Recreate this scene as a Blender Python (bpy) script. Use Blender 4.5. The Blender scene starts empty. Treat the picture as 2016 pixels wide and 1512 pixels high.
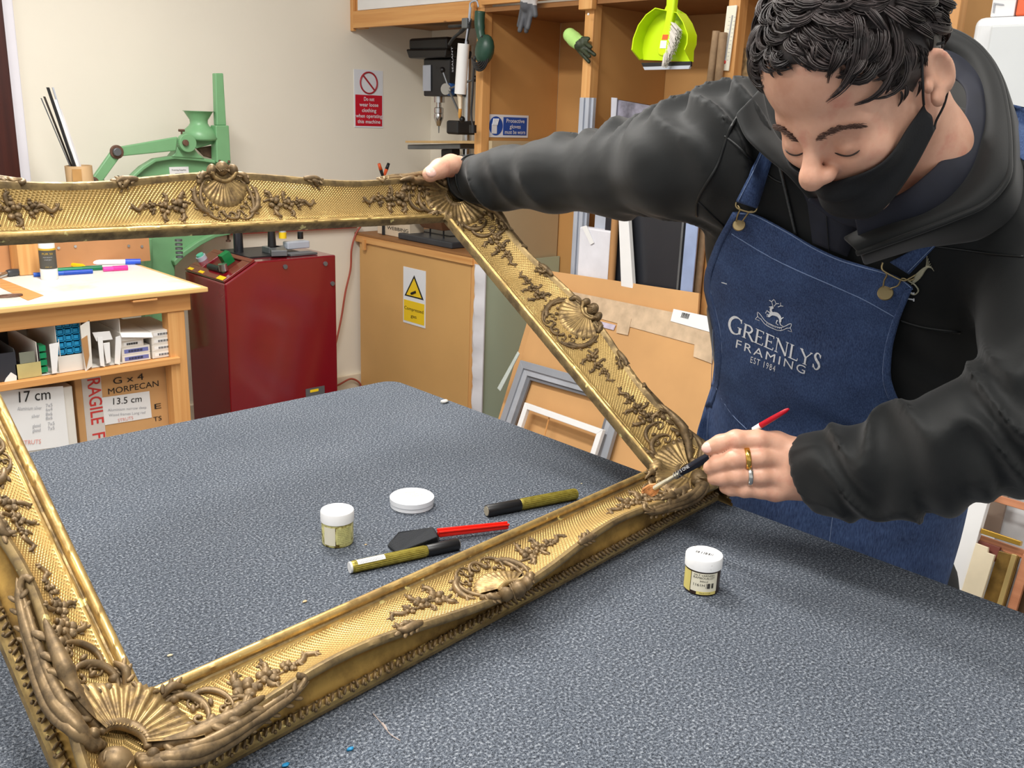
import bpy, bmesh, math, random
import numpy as np
from mathutils import Vector, Matrix
random.seed(4)
S=bpy.context.scene
COL=S.collection
# ------------------------------------------------------------------ camera
FPX=1836.; CXP,CYP=1008.,756.
_v1=np.array([3000-CXP,CYP-300,-FPX]);_v2=np.array([-822-CXP,CYP-157,-FPX])
_X=_v1/np.linalg.norm(_v1);_Y=_v2/np.linalg.norm(_v2);_Z=np.cross(_X,_Y);_Z/=np.linalg.norm(_Z);_Y=np.cross(_Z,_X)
RW=np.array([_X,_Y,_Z])
CAM=np.array([0,0,1.46])
cd=bpy.data.cameras.new('camera');cam=bpy.data.objects.new('camera',cd);COL.objects.link(cam)
m4=Matrix(RW.tolist()).to_4x4();m4.translation=Vector(CAM);cam.matrix_world=m4
cd.sensor_fit='HORIZONTAL';cd.sensor_width=36.;cd.lens=36.*FPX/2016.;cd.clip_start=.02
S.camera=cam
# ------------------------------------------------------------------ world, lights, exposure
S.view_settings.view_transform='Standard';S.view_settings.look='None';S.view_settings.gamma=1.
S.view_settings.exposure=0.38
try: S.view_settings.use_curve_mapping=False
except Exception: pass
w=bpy.data.worlds.new('world');S.world=w;w.use_nodes=True
w.node_tree.nodes['Background'].inputs[0].default_value=(1.0,.99,.97,1);w.node_tree.nodes['Background'].inputs[1].default_value=.58
def area(name,loc,size,power,col=(1,.97,.92),target=None):
    l=bpy.data.lights.new(name,'AREA');l.shape='RECTANGLE';l.size,l.size_y=size;l.energy=power;l.color=col
    o=bpy.data.objects.new(name,l);COL.objects.link(o);o.location=loc
    if target is not None: o.rotation_euler=(Vector(target)-Vector(loc)).to_track_quat('-Z','Y').to_euler()
    return o
area('ceiling_lamp_light',(.25,.35,2.62),(.3,1.3),26)
area('ceiling_lamp_light',(1.0,2.1,2.62),(.22,1.3),46)
area('ceiling_lamp_light',(-.9,1.6,2.62),(.3,1.3),22)
area('ceiling_lamp_light',(2.1,-.1,2.62),(.3,1.2),10)
# ------------------------------------------------------------------ unprojection on real planes
def ray(x,y): return RW@np.array([x-CXP,CYP-y,-FPX])
def on(axis,val,x,y):
    d=ray(x,y);return CAM+d*((val-CAM[axis])/d[axis])
def onp(x,y,p0,n):
    d=ray(x,y);n=np.array(n);return CAM+d*(((np.array(p0)-CAM)@n)/(d@n))
def pd(x,y,dep): return CAM+ray(x,y)*(dep/FPX)
# ------------------------------------------------------------------ materials
def sr(r,g=None,b=None):
    if g is None: r,g,b=r
    f=lambda c:(c/255/12.92) if c/255<=.04045 else ((c/255+.055)/1.055)**2.4
    return (f(r),f(g),f(b),1.)
MATS={}
class NT:
    def __init__(s,name):
        s.m=bpy.data.materials.new(name);s.m.use_nodes=True;s.t=s.m.node_tree;s.n=s.t.nodes;s.b=s.n['Principled BSDF']
    def N(s,t,**k):
        n=s.n.new(t)
        for a,b in k.items(): setattr(n,a,b)
        return n
    def L(s,a,b): s.t.links.new(a,b)
    def coord(s,kind='Object',scale=(1,1,1)):
        tc=s.N('ShaderNodeTexCoord');mp=s.N('ShaderNodeMapping');mp.inputs['Scale'].default_value=scale
        s.L(tc.outputs[kind],mp.inputs['Vector']);return mp.outputs['Vector']
    def noise(s,scale,detail=3,vec=None,rough=.5):
        n=s.N('ShaderNodeTexNoise');n.inputs['Scale'].default_value=scale;n.inputs['Detail'].default_value=detail;n.inputs['Roughness'].default_value=rough
        if vec is not None: s.L(vec,n.inputs['Vector'])
        return n.outputs['Fac']
    def ramp(s,fac,stops):
        r=s.N('ShaderNodeValToRGB');e=r.color_ramp.elements
        while len(e)<len(stops): e.new(.5)
        for i,(p,c) in enumerate(stops): e[i].position=p;e[i].color=c
        s.L(fac,r.inputs['Fac']);return r.outputs['Color']
    def mix(s,fac,a,b,mode='MIX'):
        x=s.N('ShaderNodeMix',data_type='RGBA',blend_type=mode)
        for v,i in ((fac,0),(a,6),(b,7)):
            if hasattr(v,'links'): s.L(v,x.inputs[i])
            else: x.inputs[i].default_value=v
        return x.outputs[2]
    def bump(s,h,st=.3,dist=.001,nrm=None):
        b=s.N('ShaderNodeBump');b.inputs['Strength'].default_value=st;b.inputs['Distance'].default_value=dist
        s.L(h,b.inputs['Height'])
        if nrm is not None: s.L(nrm,b.inputs['Normal'])
        s.L(b.outputs[0],s.b.inputs['Normal']);return b.outputs[0]
def mat(name,col,rough=.5,metal=0,var=.08,vs=12,bump=0,bs=60,trans=0,alpha=1,coat=0,spec=.5,stretch=(1,1,1)):
    if name in MATS: return MATS[name]
    q=NT(name);c=sr(col) if max(col[:3])>1.01 else tuple(col)+(1,)
    v=q.coord('Object',stretch)
    if var:
        f=q.noise(vs,4,v)
        lo=tuple(x*(1-var*1.6) for x in c[:3])+(1,);hi=tuple(min(1,x*(1+var*1.2)) for x in c[:3])+(1,)
        q.L(q.ramp(f,[(.3,lo),(.7,hi)]),q.b.inputs['Base Color'])
    else: q.b.inputs['Base Color'].default_value=c
    q.b.inputs['Roughness'].default_value=rough;q.b.inputs['Metallic'].default_value=metal
    q.b.inputs['Specular IOR Level'].default_value=spec
    if coat: q.b.inputs['Coat Weight'].default_value=coat;q.b.inputs['Coat Roughness'].default_value=.12
    if trans: q.b.inputs['Transmission Weight'].default_value=trans
    if alpha<1: q.b.inputs['Alpha'].default_value=alpha
    if bump: q.bump(q.noise(bs,4,v),bump,.002)
    MATS[name]=q.m;return q.m
def wood(name,c1,c2,scale=6,rough=.5,stretch=(1,1,8),knots=True):
    if name in MATS: return MATS[name]
    q=NT(name);st=tuple(1/s if s>1 else 6. for s in stretch)
    v=q.coord('Object',st)
    n=q.noise(scale*1.6,6,v,.6)
    col=q.ramp(n,[(.3,sr(c1)),(.5,sr([(a+b)/2 for a,b in zip(c1,c2)])),(.72,sr(c2))])
    if knots:
        vo=q.N('ShaderNodeTexVoronoi');vo.inputs['Scale'].default_value=4.5;q.L(q.coord('Object',tuple(1 if s>1 else 1.6 for s in stretch)),vo.inputs['Vector'])
        kf=q.ramp(vo.outputs['Distance'],[(.03,(1,1,1,1)),(.07,(0,0,0,1))])
        col=q.mix(kf,col,sr(120,72,36))
    q.L(col,q.b.inputs['Base Color']);q.b.inputs['Roughness'].default_value=rough
    q.bump(n,.15,.001)
    MATS[name]=q.m;return q.m
# ------------------------------------------------------------------ mesh builder
class MB:
    def __init__(s): s.v=[];s.f=[];s.uv=None
    def add(s,vs,fs):
        b=len(s.v);s.v+= [tuple(float(c) for c in v) for v in vs];s.f+=[tuple(b+i for i in f) for f in fs];return s
    def box(s,c,size,R=None):
        x,y,z=[k/2 for k in size];P=[(a*x,b*y,d*z) for a in(-1,1) for b in(-1,1) for d in(-1,1)]
        if R is not None: P=[tuple(R@Vector(p)) for p in P]
        return s.add([(p[0]+c[0],p[1]+c[1],p[2]+c[2]) for p in P],[(0,1,3,2),(4,6,7,5),(0,4,5,1),(2,3,7,6),(0,2,6,4),(1,5,7,3)])
    def bb(s,lo,hi): return s.box([(a+b)/2 for a,b in zip(lo,hi)],[abs(b-a) for a,b in zip(lo,hi)])
    def hexa(s,q1,q2):
        n=len(q1);return s.add(list(q1)+list(q2),[tuple(range(n))[::-1],tuple(range(n,2*n))]+[(i,(i+1)%n,n+(i+1)%n,n+i) for i in range(n)])
    def prism(s,poly,off):
        off=np.array(off,float);poly=[np.array(p,float) for p in poly]
        return s.hexa(poly,[p+off for p in poly])
    def tube(s,pts,r,n=8,cap=True,flat=None,up=None):
        pts=[Vector(p) for p in pts];m=len(pts)
        if not hasattr(r,'__len__'): r=[r]*m
        t0=(pts[1]-pts[0]).normalized();u=Vector(up) if up is not None else (Vector((0,0,1)) if abs(t0.z)<.9 else Vector((1,0,0)))
        a=t0.cross(u).normalized();vs=[];fs=[]
        for i in range(m):
            t=((pts[min(i+1,m-1)]-pts[max(i-1,0)])).normalized()
            if up is not None: a=t.cross(Vector(up)).normalized()
            a=(a-t*a.dot(t)).normalized();b=t.cross(a)
            fl=1 if flat is None else flat
            for k in range(n):
                an=2*math.pi*k/n;vs.append(pts[i]+a*(math.cos(an)*r[i])+b*(math.sin(an)*r[i]*fl))
        for i in range(m-1):
            for k in range(n): fs.append((i*n+k,i*n+(k+1)%n,(i+1)*n+(k+1)%n,(i+1)*n+k))
        if cap: fs.append(tuple(range(n))[::-1]);fs.append(tuple((m-1)*n+k for k in range(n)))
        return s.add(vs,fs)
    def cyl(s,a,b,r,r2=None,n=20): return s.tube([a,b],[r,r if r2 is None else r2],n)
    def lathe(s,prof,c=(0,0,0),n=32,R=None):
        vs=[];fs=[];m=len(prof)
        for r,z in prof:
            for k in range(n):
                a=2*math.pi*k/n;p=Vector((r*math.cos(a),r*math.sin(a),z))
                if R is not None: p=R@p
                vs.append(p+Vector(c))
        for i in range(m-1):
            for k in range(n): fs.append((i*n+k,i*n+(k+1)%n,(i+1)*n+(k+1)%n,(i+1)*n+k))
        fs.append(tuple(range(n))[::-1]);fs.append(tuple((m-1)*n+k for k in range(n)))
        return s.add(vs,fs)
    def ell(s,c,rad,R=None,n=12,m=8):
        vs=[];fs=[]
        for i in range(m+1):
            th=math.pi*i/m
            for k in range(n):
                a=2*math.pi*k/n;p=Vector((rad[0]*math.sin(th)*math.cos(a),rad[1]*math.sin(th)*math.sin(a),rad[2]*math.cos(th)))
                if R is not None: p=R@p
                vs.append(p+Vector(c))
        for i in range(m):
            for k in range(n): fs.append((i*n+k,(i+1)*n+k,(i+1)*n+(k+1)%n,i*n+(k+1)%n))
        return s.add(vs,fs)
    def build(s,name,m=None,parent=None,smooth=False,bevel=0,uv=None,seg=2,sub=0):
        me=bpy.data.meshes.new(name);me.from_pydata(s.v,[],s.f);me.validate();me.update()
        bm=bmesh.new();bm.from_mesh(me);bmesh.ops.remove_doubles(bm,verts=bm.verts,dist=1e-6)
        bmesh.ops.recalc_face_normals(bm,faces=bm.faces);bm.to_mesh(me);bm.free()
        o=bpy.data.objects.new(name,me);COL.objects.link(o)
        if m: me.materials.append(m)
        if smooth:
            me.polygons.foreach_set('use_smooth',[True]*len(me.polygons))
            if smooth!='all':
                try: me.set_sharp_from_angle(angle=math.radians(40))
                except Exception: pass
        if bevel:
            b=o.modifiers.new('b','BEVEL');b.width=bevel;b.segments=seg;b.limit_method='ANGLE';b.angle_limit=math.radians(40)
        if sub: sm=o.modifiers.new('s','SUBSURF');sm.levels=sub;sm.render_levels=sub
        if parent is not None: o.parent=parent
        return o
def raw(name,v,f,m=None,parent=None,smooth=True,uv=None):
    me=bpy.data.meshes.new(name);me.from_pydata([tuple(map(float,p)) for p in v],[],[tuple(map(int,q)) for q in f]);me.update()
    o=bpy.data.objects.new(name,me);COL.objects.link(o)
    if m: me.materials.append(m)
    if smooth: me.polygons.foreach_set('use_smooth',[True]*len(me.polygons))
    if uv is not None:
        l=me.uv_layers.new(name='UVMap');li=np.empty(len(me.loops),int);me.loops.foreach_get('vertex_index',li)
        l.data.foreach_set('uv',np.array(uv)[li].astype(np.float32).ravel())
    if parent is not None: o.parent=parent
    return o
def tag(o,label=None,cat=None,group=None,kind=None):
    for k,v in (('label',label),('category',cat),('group',group),('kind',kind)):
        if v: o[k]=v
    return o
def thing(name,label,cat,group=None):
    o=bpy.data.objects.new(name,None);COL.objects.link(o);o.empty_display_size=.05
    return tag(o,label,cat,group)
def settle(o):
    """put the empty at the base of its parts without moving them"""
    bpy.context.view_layer.update()
    vs=[]
    def walk(c):
        if c.type=='MESH': vs.extend([c.matrix_world@v.co for v in c.data.vertices][::max(1,len(c.data.vertices)//400)])
        for k in c.children: walk(k)
    walk(o)
    if not vs: return
    b=Vector((sum(v.x for v in vs)/len(vs),sum(v.y for v in vs)/len(vs),min(v.z for v in vs)))
    for c in o.children:
        c.matrix_basis=Matrix.Translation(-b)@c.matrix_basis
    o.location=b
def origin_fix():
    """every top-level mesh gets its origin at its base"""
    for o in list(COL.objects):
        if o.type=='MESH' and o.parent is None and o.get('label') and o.matrix_world==Matrix() :
            vs=[v.co for v in o.data.vertices]
            if not vs: continue
            b=Vector((sum(v.x for v in vs)/len(vs),sum(v.y for v in vs)/len(vs),min(v.z for v in vs)))
            o.data.transform(Matrix.Translation(-b));o.location=b
            for c in o.children: c.matrix_basis=Matrix.Translation(-b)@c.matrix_basis
def struct(o): o['kind']='structure';return o
def text(name,s,origin,ux,uy,h,m,parent=None,width=None,bold=0,lift=.0004,align='LEFT',sx=1.,depth=.0002,warp=None,space=1.):
    """lettering as thin mesh; origin=baseline start, ux/uy unit vectors, h=cap height"""
    cu=bpy.data.curves.new(name,'FONT');cu.body=s;cu.size=1;cu.offset=bold;cu.align_x=align;cu.space_character=space
    cu.extrude=0;cu.resolution_u=3
    o=bpy.data.objects.new(name,cu);COL.objects.link(o)
    bpy.context.view_layer.update()
    dg=bpy.context.evaluated_depsgraph_get();me=bpy.data.meshes.new_from_object(o.evaluated_get(dg))
    bpy.data.objects.remove(o);bpy.data.curves.remove(cu)
    co=np.array([v.co[:] for v in me.vertices])
    k=h/.7
    if width is not None:
        wx=co[:,0].max()-co[:,0].min();sx=width/(wx*k)
    ux=np.array(ux,float);ux/=np.linalg.norm(ux);uy=np.array(uy,float);uy=uy-ux*(uy@ux);uy/=np.linalg.norm(uy);n=np.cross(ux,uy)
    a=co[:,0]*k*sx;b=co[:,1]*k
    if warp: P=np.array([warp(x,y) for x,y in zip(a,b)])
    else: P=np.array(origin)+a[:,None]*ux+b[:,None]*uy+n*lift
    for v,p in zip(me.vertices,P): v.co=p
    me.materials.clear();me.materials.append(m);me.update()
    t=bpy.data.objects.new(name,me);COL.objects.link(t)
    if parent is not None: t.parent=parent
    return t
# ------------------------------------------------------------------ implicit surfaces
def surfnet(f,lo,hi,res):
    lo=np.array(lo,float);hi=np.array(hi,float);n=np.ceil((hi-lo)/res).astype(int)+1
    g=[(lo[i]+res*np.arange(n[i])).astype(np.float32) for i in range(3)]
    X,Y,Z=np.meshgrid(*g,indexing='ij')
    P=np.stack([X.ravel(),Y.ravel(),Z.ravel()],1);V=np.empty(len(P),np.float32)
    for i in range(0,len(P),400000): V[i:i+400000]=f(P[i:i+400000])
    V=V.reshape(n);ins=V<0
    c=[n[0]-1,n[1]-1,n[2]-1]
    acc=np.zeros(c+[3],np.float32);cnt=np.zeros(c,np.float32)
    ed=[((0,0,0),(1,0,0)),((0,1,0),(1,1,0)),((0,0,1),(1,0,1)),((0,1,1),(1,1,1)),((0,0,0),(0,1,0)),((1,0,0),(1,1,0)),((0,0,1),(0,1,1)),((1,0,1),(1,1,1)),((0,0,0),(0,0,1)),((1,0,0),(1,0,1)),((0,1,0),(0,1,1)),((1,1,0),(1,1,1))]
    sl=lambda A,o:A[o[0]:o[0]+c[0],o[1]:o[1]+c[1],o[2]:o[2]+c[2]]
    for a,b in ed:
        va,vb=sl(V,a),sl(V,b);mk=(va<0)!=(vb<0);t=np.where(mk,va/np.where(mk,va-vb,1),0)
        for k in range(3): acc[...,k]+=np.where(mk,a[k]+t*(b[k]-a[k]),0)
        cnt+=mk
    act=cnt>0;idx=-np.ones(c,int);idx[act]=np.arange(act.sum())
    I=np.argwhere(act);vs=lo+(I+acc[act]/cnt[act][:,None])*res
    F=[]
    for ax in range(3):
        o=[0,0,0];o[ax]=1
        A=V[:-1,:-1,:-1] if False else None
        s0=tuple(slice(0,n[k]-1) if k==ax else slice(1,n[k]-1) for k in range(3));s1=tuple(slice(1,n[k]) if k==ax else slice(1,n[k]-1) for k in range(3))
        a,b=V[s0]<0,V[s1]<0;E=np.argwhere(a!=b);sg=a[tuple(E.T)]
        b1,b2=[k for k in range(3) if k!=ax]
        base=E.copy();base[:,b1]+=1;base[:,b2]+=1
        def cell(d1,d2):
            q=base.copy();q[:,b1]-=d1;q[:,b2]-=d2;return idx[tuple(q.T)]
        q=np.stack([cell(1,1),cell(0,1),cell(0,0),cell(1,0)],1)
        fl=sg if ax!=1 else ~sg
        q=np.where(fl[:,None],q,q[:,::-1]);F.append(q)
    return vs,np.concatenate(F)
def sparsenet(f,lo,hi,res,B=32):
    lo=np.array(lo,float);hi=np.array(hi,float);n=np.ceil((hi-lo)/res).astype(int)+1;nb=np.ceil(n/B).astype(int)
    sd={} ;vid=[];vpos=[];Q=[]
    lin=lambda I:(I[...,0]*(n[1]+B+2)+I[...,1])*(n[2]+B+2)+I[...,2]
    half=res*(B+2)*.5*math.sqrt(3)
    Bi=np.stack(np.meshgrid(*[np.arange(k) for k in nb],indexing='ij'),-1).reshape(-1,3)
    cd_=f((lo+(Bi*B+B/2)*res).astype(np.float32));Bi=Bi[np.abs(cd_)<half*1.35]
    M=B+2;g=np.stack(np.meshgrid(*[np.arange(M)]*3,indexing='ij'),-1)
    for b in Bi:
        o=b*B-1          # lattice origin of this block, one cell of overlap below
        P=(lo+(g+o)*res).reshape(-1,3).astype(np.float32);V=f(P).reshape(M,M,M)
        if V.min()>0 or V.max()<0: continue
        c=M-1;acc=np.zeros((c,c,c,3),np.float32);cnt=np.zeros((c,c,c),np.float32)
        sl=lambda A,q:A[q[0]:q[0]+c,q[1]:q[1]+c,q[2]:q[2]+c]
        for ax in range(3):
            e=[0,0,0];e[ax]=1;o1,o2=[k for k in range(3) if k!=ax]
            for s1 in(0,1):
                for s2 in(0,1):
                    a=[0,0,0];a[o1]=s1;a[o2]=s2;b2=[a[k]+e[k] for k in range(3)]
                    va,vb=sl(V,a),sl(V,b2);mk=(va<0)!=(vb<0);t=np.where(mk,va/np.where(mk,va-vb,1),0)
                    for k in range(3): acc[...,k]+=np.where(mk,a[k]+t*(b2[k]-a[k]),0)
                    cnt+=mk
        I=np.argwhere(cnt>0)
        if not len(I): continue
        vid.append(lin(I+o+2));vpos.append(lo+(I+o+acc[cnt>0]/cnt[cnt>0][:,None])*res)
        for ax in range(3):
            s0=tuple(slice(1,M-1) for k in range(3));s1=tuple(slice(2,M) if k==ax else slice(1,M-1) for k in range(3))
            a,b2=V[s0]<0,V[s1]<0;E=np.argwhere(a!=b2)
            if not len(E): continue
            sg=a[tuple(E.T)];b1,b3=[k for k in range(3) if k!=ax];base=E+1
            def cell(d1,d2):
                q=base.copy();q[:,b1]-=d1;q[:,b3]-=d2;return lin(q+o+2)
            q=np.stack([cell(1,1),cell(0,1),cell(0,0),cell(1,0)],1);fl=sg if ax!=1 else ~sg
            Q.append(np.where(fl[:,None],q,q[:,::-1]))
    vid=np.concatenate(vid);vpos=np.concatenate(vpos);Q=np.concatenate(Q)
    u,first=np.unique(vid,return_index=True);fs=np.searchsorted(u,Q);ok=(u[np.minimum(fs,len(u)-1)]==Q).all(1)
    return vpos[first],fs[ok]
def smin(a,b,k):
    h=np.clip(.5+.5*(b-a)/k,0,1);return b*(1-h)+a*h-k*h*(1-h)
def caps(P,a,b,ra,rb):
    a=np.array(a,np.float32);b=np.array(b,np.float32);d=b-a;t=np.clip(((P-a)@d)/(d@d),0,1)
    return np.linalg.norm(P-a-t[:,None]*d,axis=1)-(ra+(rb-ra)*t)
def ellip(P,c,rad,R=None):
    q=P-np.array(c,np.float32)
    if R is not None: q=q@np.array(R,np.float32).T
    rad=np.array(rad,np.float32);k0=np.linalg.norm(q/rad,axis=1);k1=np.linalg.norm(q/rad**2,axis=1)
    return k0*(k0-1)/np.maximum(k1,1e-6)
def relax(v,f,it=1,lam=.5):
    v=v.copy();e=np.concatenate([f[:,[0,1]],f[:,[1,2]],f[:,[2,3]],f[:,[3,0]]]);
    for _ in range(it):
        s=np.zeros_like(v);c=np.zeros(len(v));np.add.at(s,e[:,0],v[e[:,1]]);np.add.at(s,e[:,1],v[e[:,0]]);np.add.at(c,e[:,0],1);np.add.at(c,e[:,1],1)
        v+=lam*(s/np.maximum(c,1)[:,None]-v)
    return v
def spline(pts,n=8):
    pts=[np.array(p,float) for p in pts];o=[];m=len(pts)
    for i in range(m-1):
        p0,p1,p2,p3=pts[max(i-1,0)],pts[i],pts[i+1],pts[min(i+2,m-1)]
        for k in range(n):
            t=k/n;o.append(.5*((2*p1)+(-p0+p2)*t+(2*p0-5*p1+4*p2-p3)*t*t+(-p0+3*p1-3*p2+p3)*t**3))
    o.append(pts[-1]);return o
# ================================================================== colours of the place
PI=math.pi
YW=3.985;XS=2.714;XW=3.194
m_wall=mat('wall_paint',(242,236,222),.85,var=.015,vs=2,bump=.05,bs=40)
m_white=mat('white_paint',(240,240,240),.5,var=.02)
m_pine=wood('pine',(228,176,112),(202,140,78),5,.5,(1,6,1))
m_pinev=wood('pine_upright',(230,178,114),(204,142,80),5,.5,(1,1,6))
m_pinex=wood('pine_long',(226,172,108),(198,136,76),5,.5,(6,1,1))
m_mdf=mat('brown_board',(200,150,90),.6,var=.05,vs=3)
m_mdf2=mat('cabinet_board',(214,168,106),.55,var=.04,vs=3)
m_card=mat('corrugated_card',(206,158,104),.8,var=.05,vs=5,bump=.05,bs=30)
m_card2=mat('brown_card',(178,132,84),.8,var=.06,vs=5)
m_black=mat('black_metal',(34,35,38),.45,var=.1)
m_blackp=mat('black_plastic',(24,24,26),.4,var=.05)
m_grey=mat('grey_metal',(120,124,128),.4,metal=.6,var=.1)
m_chrome=mat('bright_metal',(200,200,200),.22,metal=.95,var=.03)
m_red=mat('red_enamel',(122,16,28),.16,var=.03,coat=.6)
m_dred=mat('dark_red_enamel',(96,10,20),.3,var=.03)
m_green=mat('green_enamel',(122,174,126),.38,var=.05,vs=9)
m_rust=mat('rusty_steel',(112,84,70),.6,metal=.4,var=.2,vs=60)
m_paper=mat('white_paper',(236,236,236),.8,var=.015)
m_ink=mat('black_ink',(28,26,26),.7,var=0)
m_inkf=mat('faded_ink',(170,172,178),.8,var=0)
m_redink=mat('red_ink',(206,60,56),.7,var=0)
m_redf=mat('faded_red_ink',(224,150,140),.8,var=0)
m_yel=mat('yellow_print',(244,206,30),.5,var=0)
m_signr=mat('red_print',(202,14,44),.45,var=0)
m_signb=mat('blue_print',(20,78,172),.45,var=0)
m_signw=mat('white_sign_plastic',(232,236,244),.4,var=0)
m_silv=mat('silver_grey_paint',(176,182,194),.4,var=.04)
m_lbox=mat('light_card_box',(226,222,214),.7,var=.03)
m_lime=mat('lime_plastic',(196,228,12),.35,var=.02)
m_ply=mat('dark_plywood',(150,104,60),.6,var=.06)
def quadp(name,pix,p0,n,th,m,parent=None,bevel=0,smooth=False):
    n=np.array(n,float);n/=np.linalg.norm(n)
    P=[onp(x,y,p0,n) for x,y in pix];cdir=CAM-P[0]
    if n@cdir<0: n=-n
    b=MB();b.prism(P,-n*th);return b.build(name,m,parent,bevel=bevel,smooth=smooth)
def T(o,label,cat,group=None): return tag(o,label,cat,group)
# ================================================================== room shell
struct(MB().bb((-2.5,-2.5,-.05),(XW+.1,YW+.1,0)).build('floor',mat('floor_vinyl',(120,116,110),.5)))
struct(MB().bb((-2.5,-2.5,2.7),(XW+.1,YW+.1,2.75)).build('ceiling',m_white))
struct(MB().bb((-2.5,YW,0),(XW+.1,YW+.1,2.7)).build('wall_back',m_wall))
struct(MB().bb((XW,-2.5,0),(XW+.1,YW,2.7)).build('wall_right',m_wall))
struct(MB().bb((1.5,YW-.02,0),(XW,YW,.12)).build('baseboard_back',mat('cream_gloss',(236,226,204),.4,var=.01),bevel=.004))
xd=on(1,YW,20,230)[0]
struct(MB().bb((xd-.9,YW-.05,0),(xd,YW,2.1)).build('door_1',wood('dark_door_wood',(74,30,22),(50,18,14),5,.35,(1,1,6),False)))
struct(MB().bb((xd,YW-.03,0),(on(1,YW,44,230)[0],YW,2.4)).build('trim_1',mat('lilac_white_gloss',(236,234,244),.4,var=.01),bevel=.004))
# pipe along the back wall
z_p=on(1,YW,700,442)[2]
pp=MB();pp.tube([(1.2,YW-.025,z_p+.01),(2.70,YW-.025,z_p)],.014,12)
pp.build('trim_2',mat('red_pipe_paint',(188,62,50),.4));struct(bpy.data.objects['trim_2'])
# ================================================================== shelving (built-in racks)
zr=on(0,XS,690,57)[2]
rack=thing('storage_rack','tall built-in pine and board storage rack with open bays against the right wall','storage rack')
posts=[3.068,2.468,1.845,1.15]
for y in posts:
    MB().bb((XS,y-.022,0),(XS+.045,y+.022,2.69)).build('post',m_pinev,rack,bevel=.002)
    MB().bb((XS+.046,y-.008,0),(XW-.014,y+.008,zr+.03)).build('partition',m_mdf,rack)
MB().bb((XS,3.92,zr-.0),(XS+.045,YW-.001,2.69)).build('post',m_pinev,rack,bevel=.002)
MB().bb((XS-.022,3.09,zr+.0),(XS-.001,YW-.03,zr+.075)).build('front_rail',m_pine,rack,bevel=.002)
MB().bb((XS-.018,3.96,zr-.012),(XS-.001,YW-.001,zr+.35)).build('front_rail',m_pinev,rack,bevel=.002)
MB().bb((XS-.022,1.15,zr+.055),(XS-.001,3.045,zr+.14)).build('front_rail',m_pine,rack,bevel=.002)
MB().bb((XW-.012,1.15,0),(XW-.001,3.06,zr+.03)).build('back_panel',m_mdf,rack)
MB().bb((XS+.001,1.12,zr+.03),(XW-.002,YW-.002,zr+.048)).build('shelf_panel',m_ply,rack)
MB().bb((XS-.012,3.10,zr+.078),(XS,3.93,zr+.6)).build('cupboard_front',m_paper,rack)
b=MB().bb((XS-.03,2.468-.035,zr+.01),(XS-.001,2.468+.03,zr+.25));bl=b.build('block',m_pinev,rack,bevel=.003)
q=on(0,XS-.031,1159,28);MB().cyl(q,q+np.array([-.003,0,0]),.004).build('screw',m_paper,bl)
# ================================================================== cabinet with the gas sign
cab=thing('base_cabinet','orange board cabinet below the pillar drill with a yellow sign on its front','cabinet')
zc=.86;yc0=3.093
MB().bb((XS+.0,yc0,.0),(XS+.02,3.95,zc-.045)).build('door',m_mdf2,cab,bevel=.002)
MB().bb((XS+.022,yc0,0),(XW-.003,3.97,zc-.03)).build('body',m_mdf,cab)
MB().bb((XS-.012,3.072,zc-.045),(XS+.02,3.975,zc-.012)).build('edge_strip',m_pine,cab,bevel=.002)
MB().bb((XS-.012,3.072,zc-.012),(XW-.003,3.978,zc)).build('worktop',m_ply,cab,bevel=.002)
q=on(0,XS-.013,718,478);MB().box((q[0]-.004,q[1],q[2]-.01),(.012,.02,.05)).build('catch',m_pinev,cab)
# signs ------------------------------------------------------------
def sign_frame(pxs,axis,val):
    P=[on(axis,val,*p) for p in pxs];return P
# warning sign (compressed gas) : plane X
P=[on(0,XS-.001,*p) for p in((794,524),(838,534),(838,647),(795,634))]
y0=(P[0][1]+P[3][1])/2;y1=(P[1][1]+P[2][1])/2;zt=P[0][2];zb=P[3][2]
sg=thing('warning_sign','yellow and white compressed gas warning sign on the cabinet front','sign')
MB().bb((XS-.003,y1,zb),(XS-.0005,y0,zt)).build('plate',m_signw,sg)
hh=zt-zb;ww=y0-y1
MB().bb((XS-.004,y1+.006,zb+.012),(XS-.003,y0-.006,zb+hh*.42)).build('yellow_panel',m_yel,sg)
def tri(s,dx,c,mt,nm):
    return MB().prism([(XS-dx,c[0]+s*.5*ww*1.0,c[1]-s*hh*.0),(XS-dx,c[0]-s*.5*ww*1.0,c[1]),(XS-dx,c[0],c[1]+s*hh*.46)],(.001,0,0)).build(nm,mt,sg)
cy=(y0+y1)/2
tri(.86,.004,(cy,zb+hh*.49),m_ink,'triangle_border');tri(.68,.005,(cy,zb+hh*.515),m_yel,'triangle_fill')
MB().tube([(XS-.006,cy+.018,zb+hh*.555),(XS-.006,cy-.016,zb+hh*.605)],.006,8).build('cylinder_symbol',m_ink,sg)
for i,s in enumerate(('Compressed','gas')):
    text('lettering',s,(XS-.0045,cy,zb+hh*(.25-.12*i)),(0,-1,0),(0,0,1),.016,m_ink,sg,width=ww*(.86 if i==0 else .26),align='CENTER')
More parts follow.
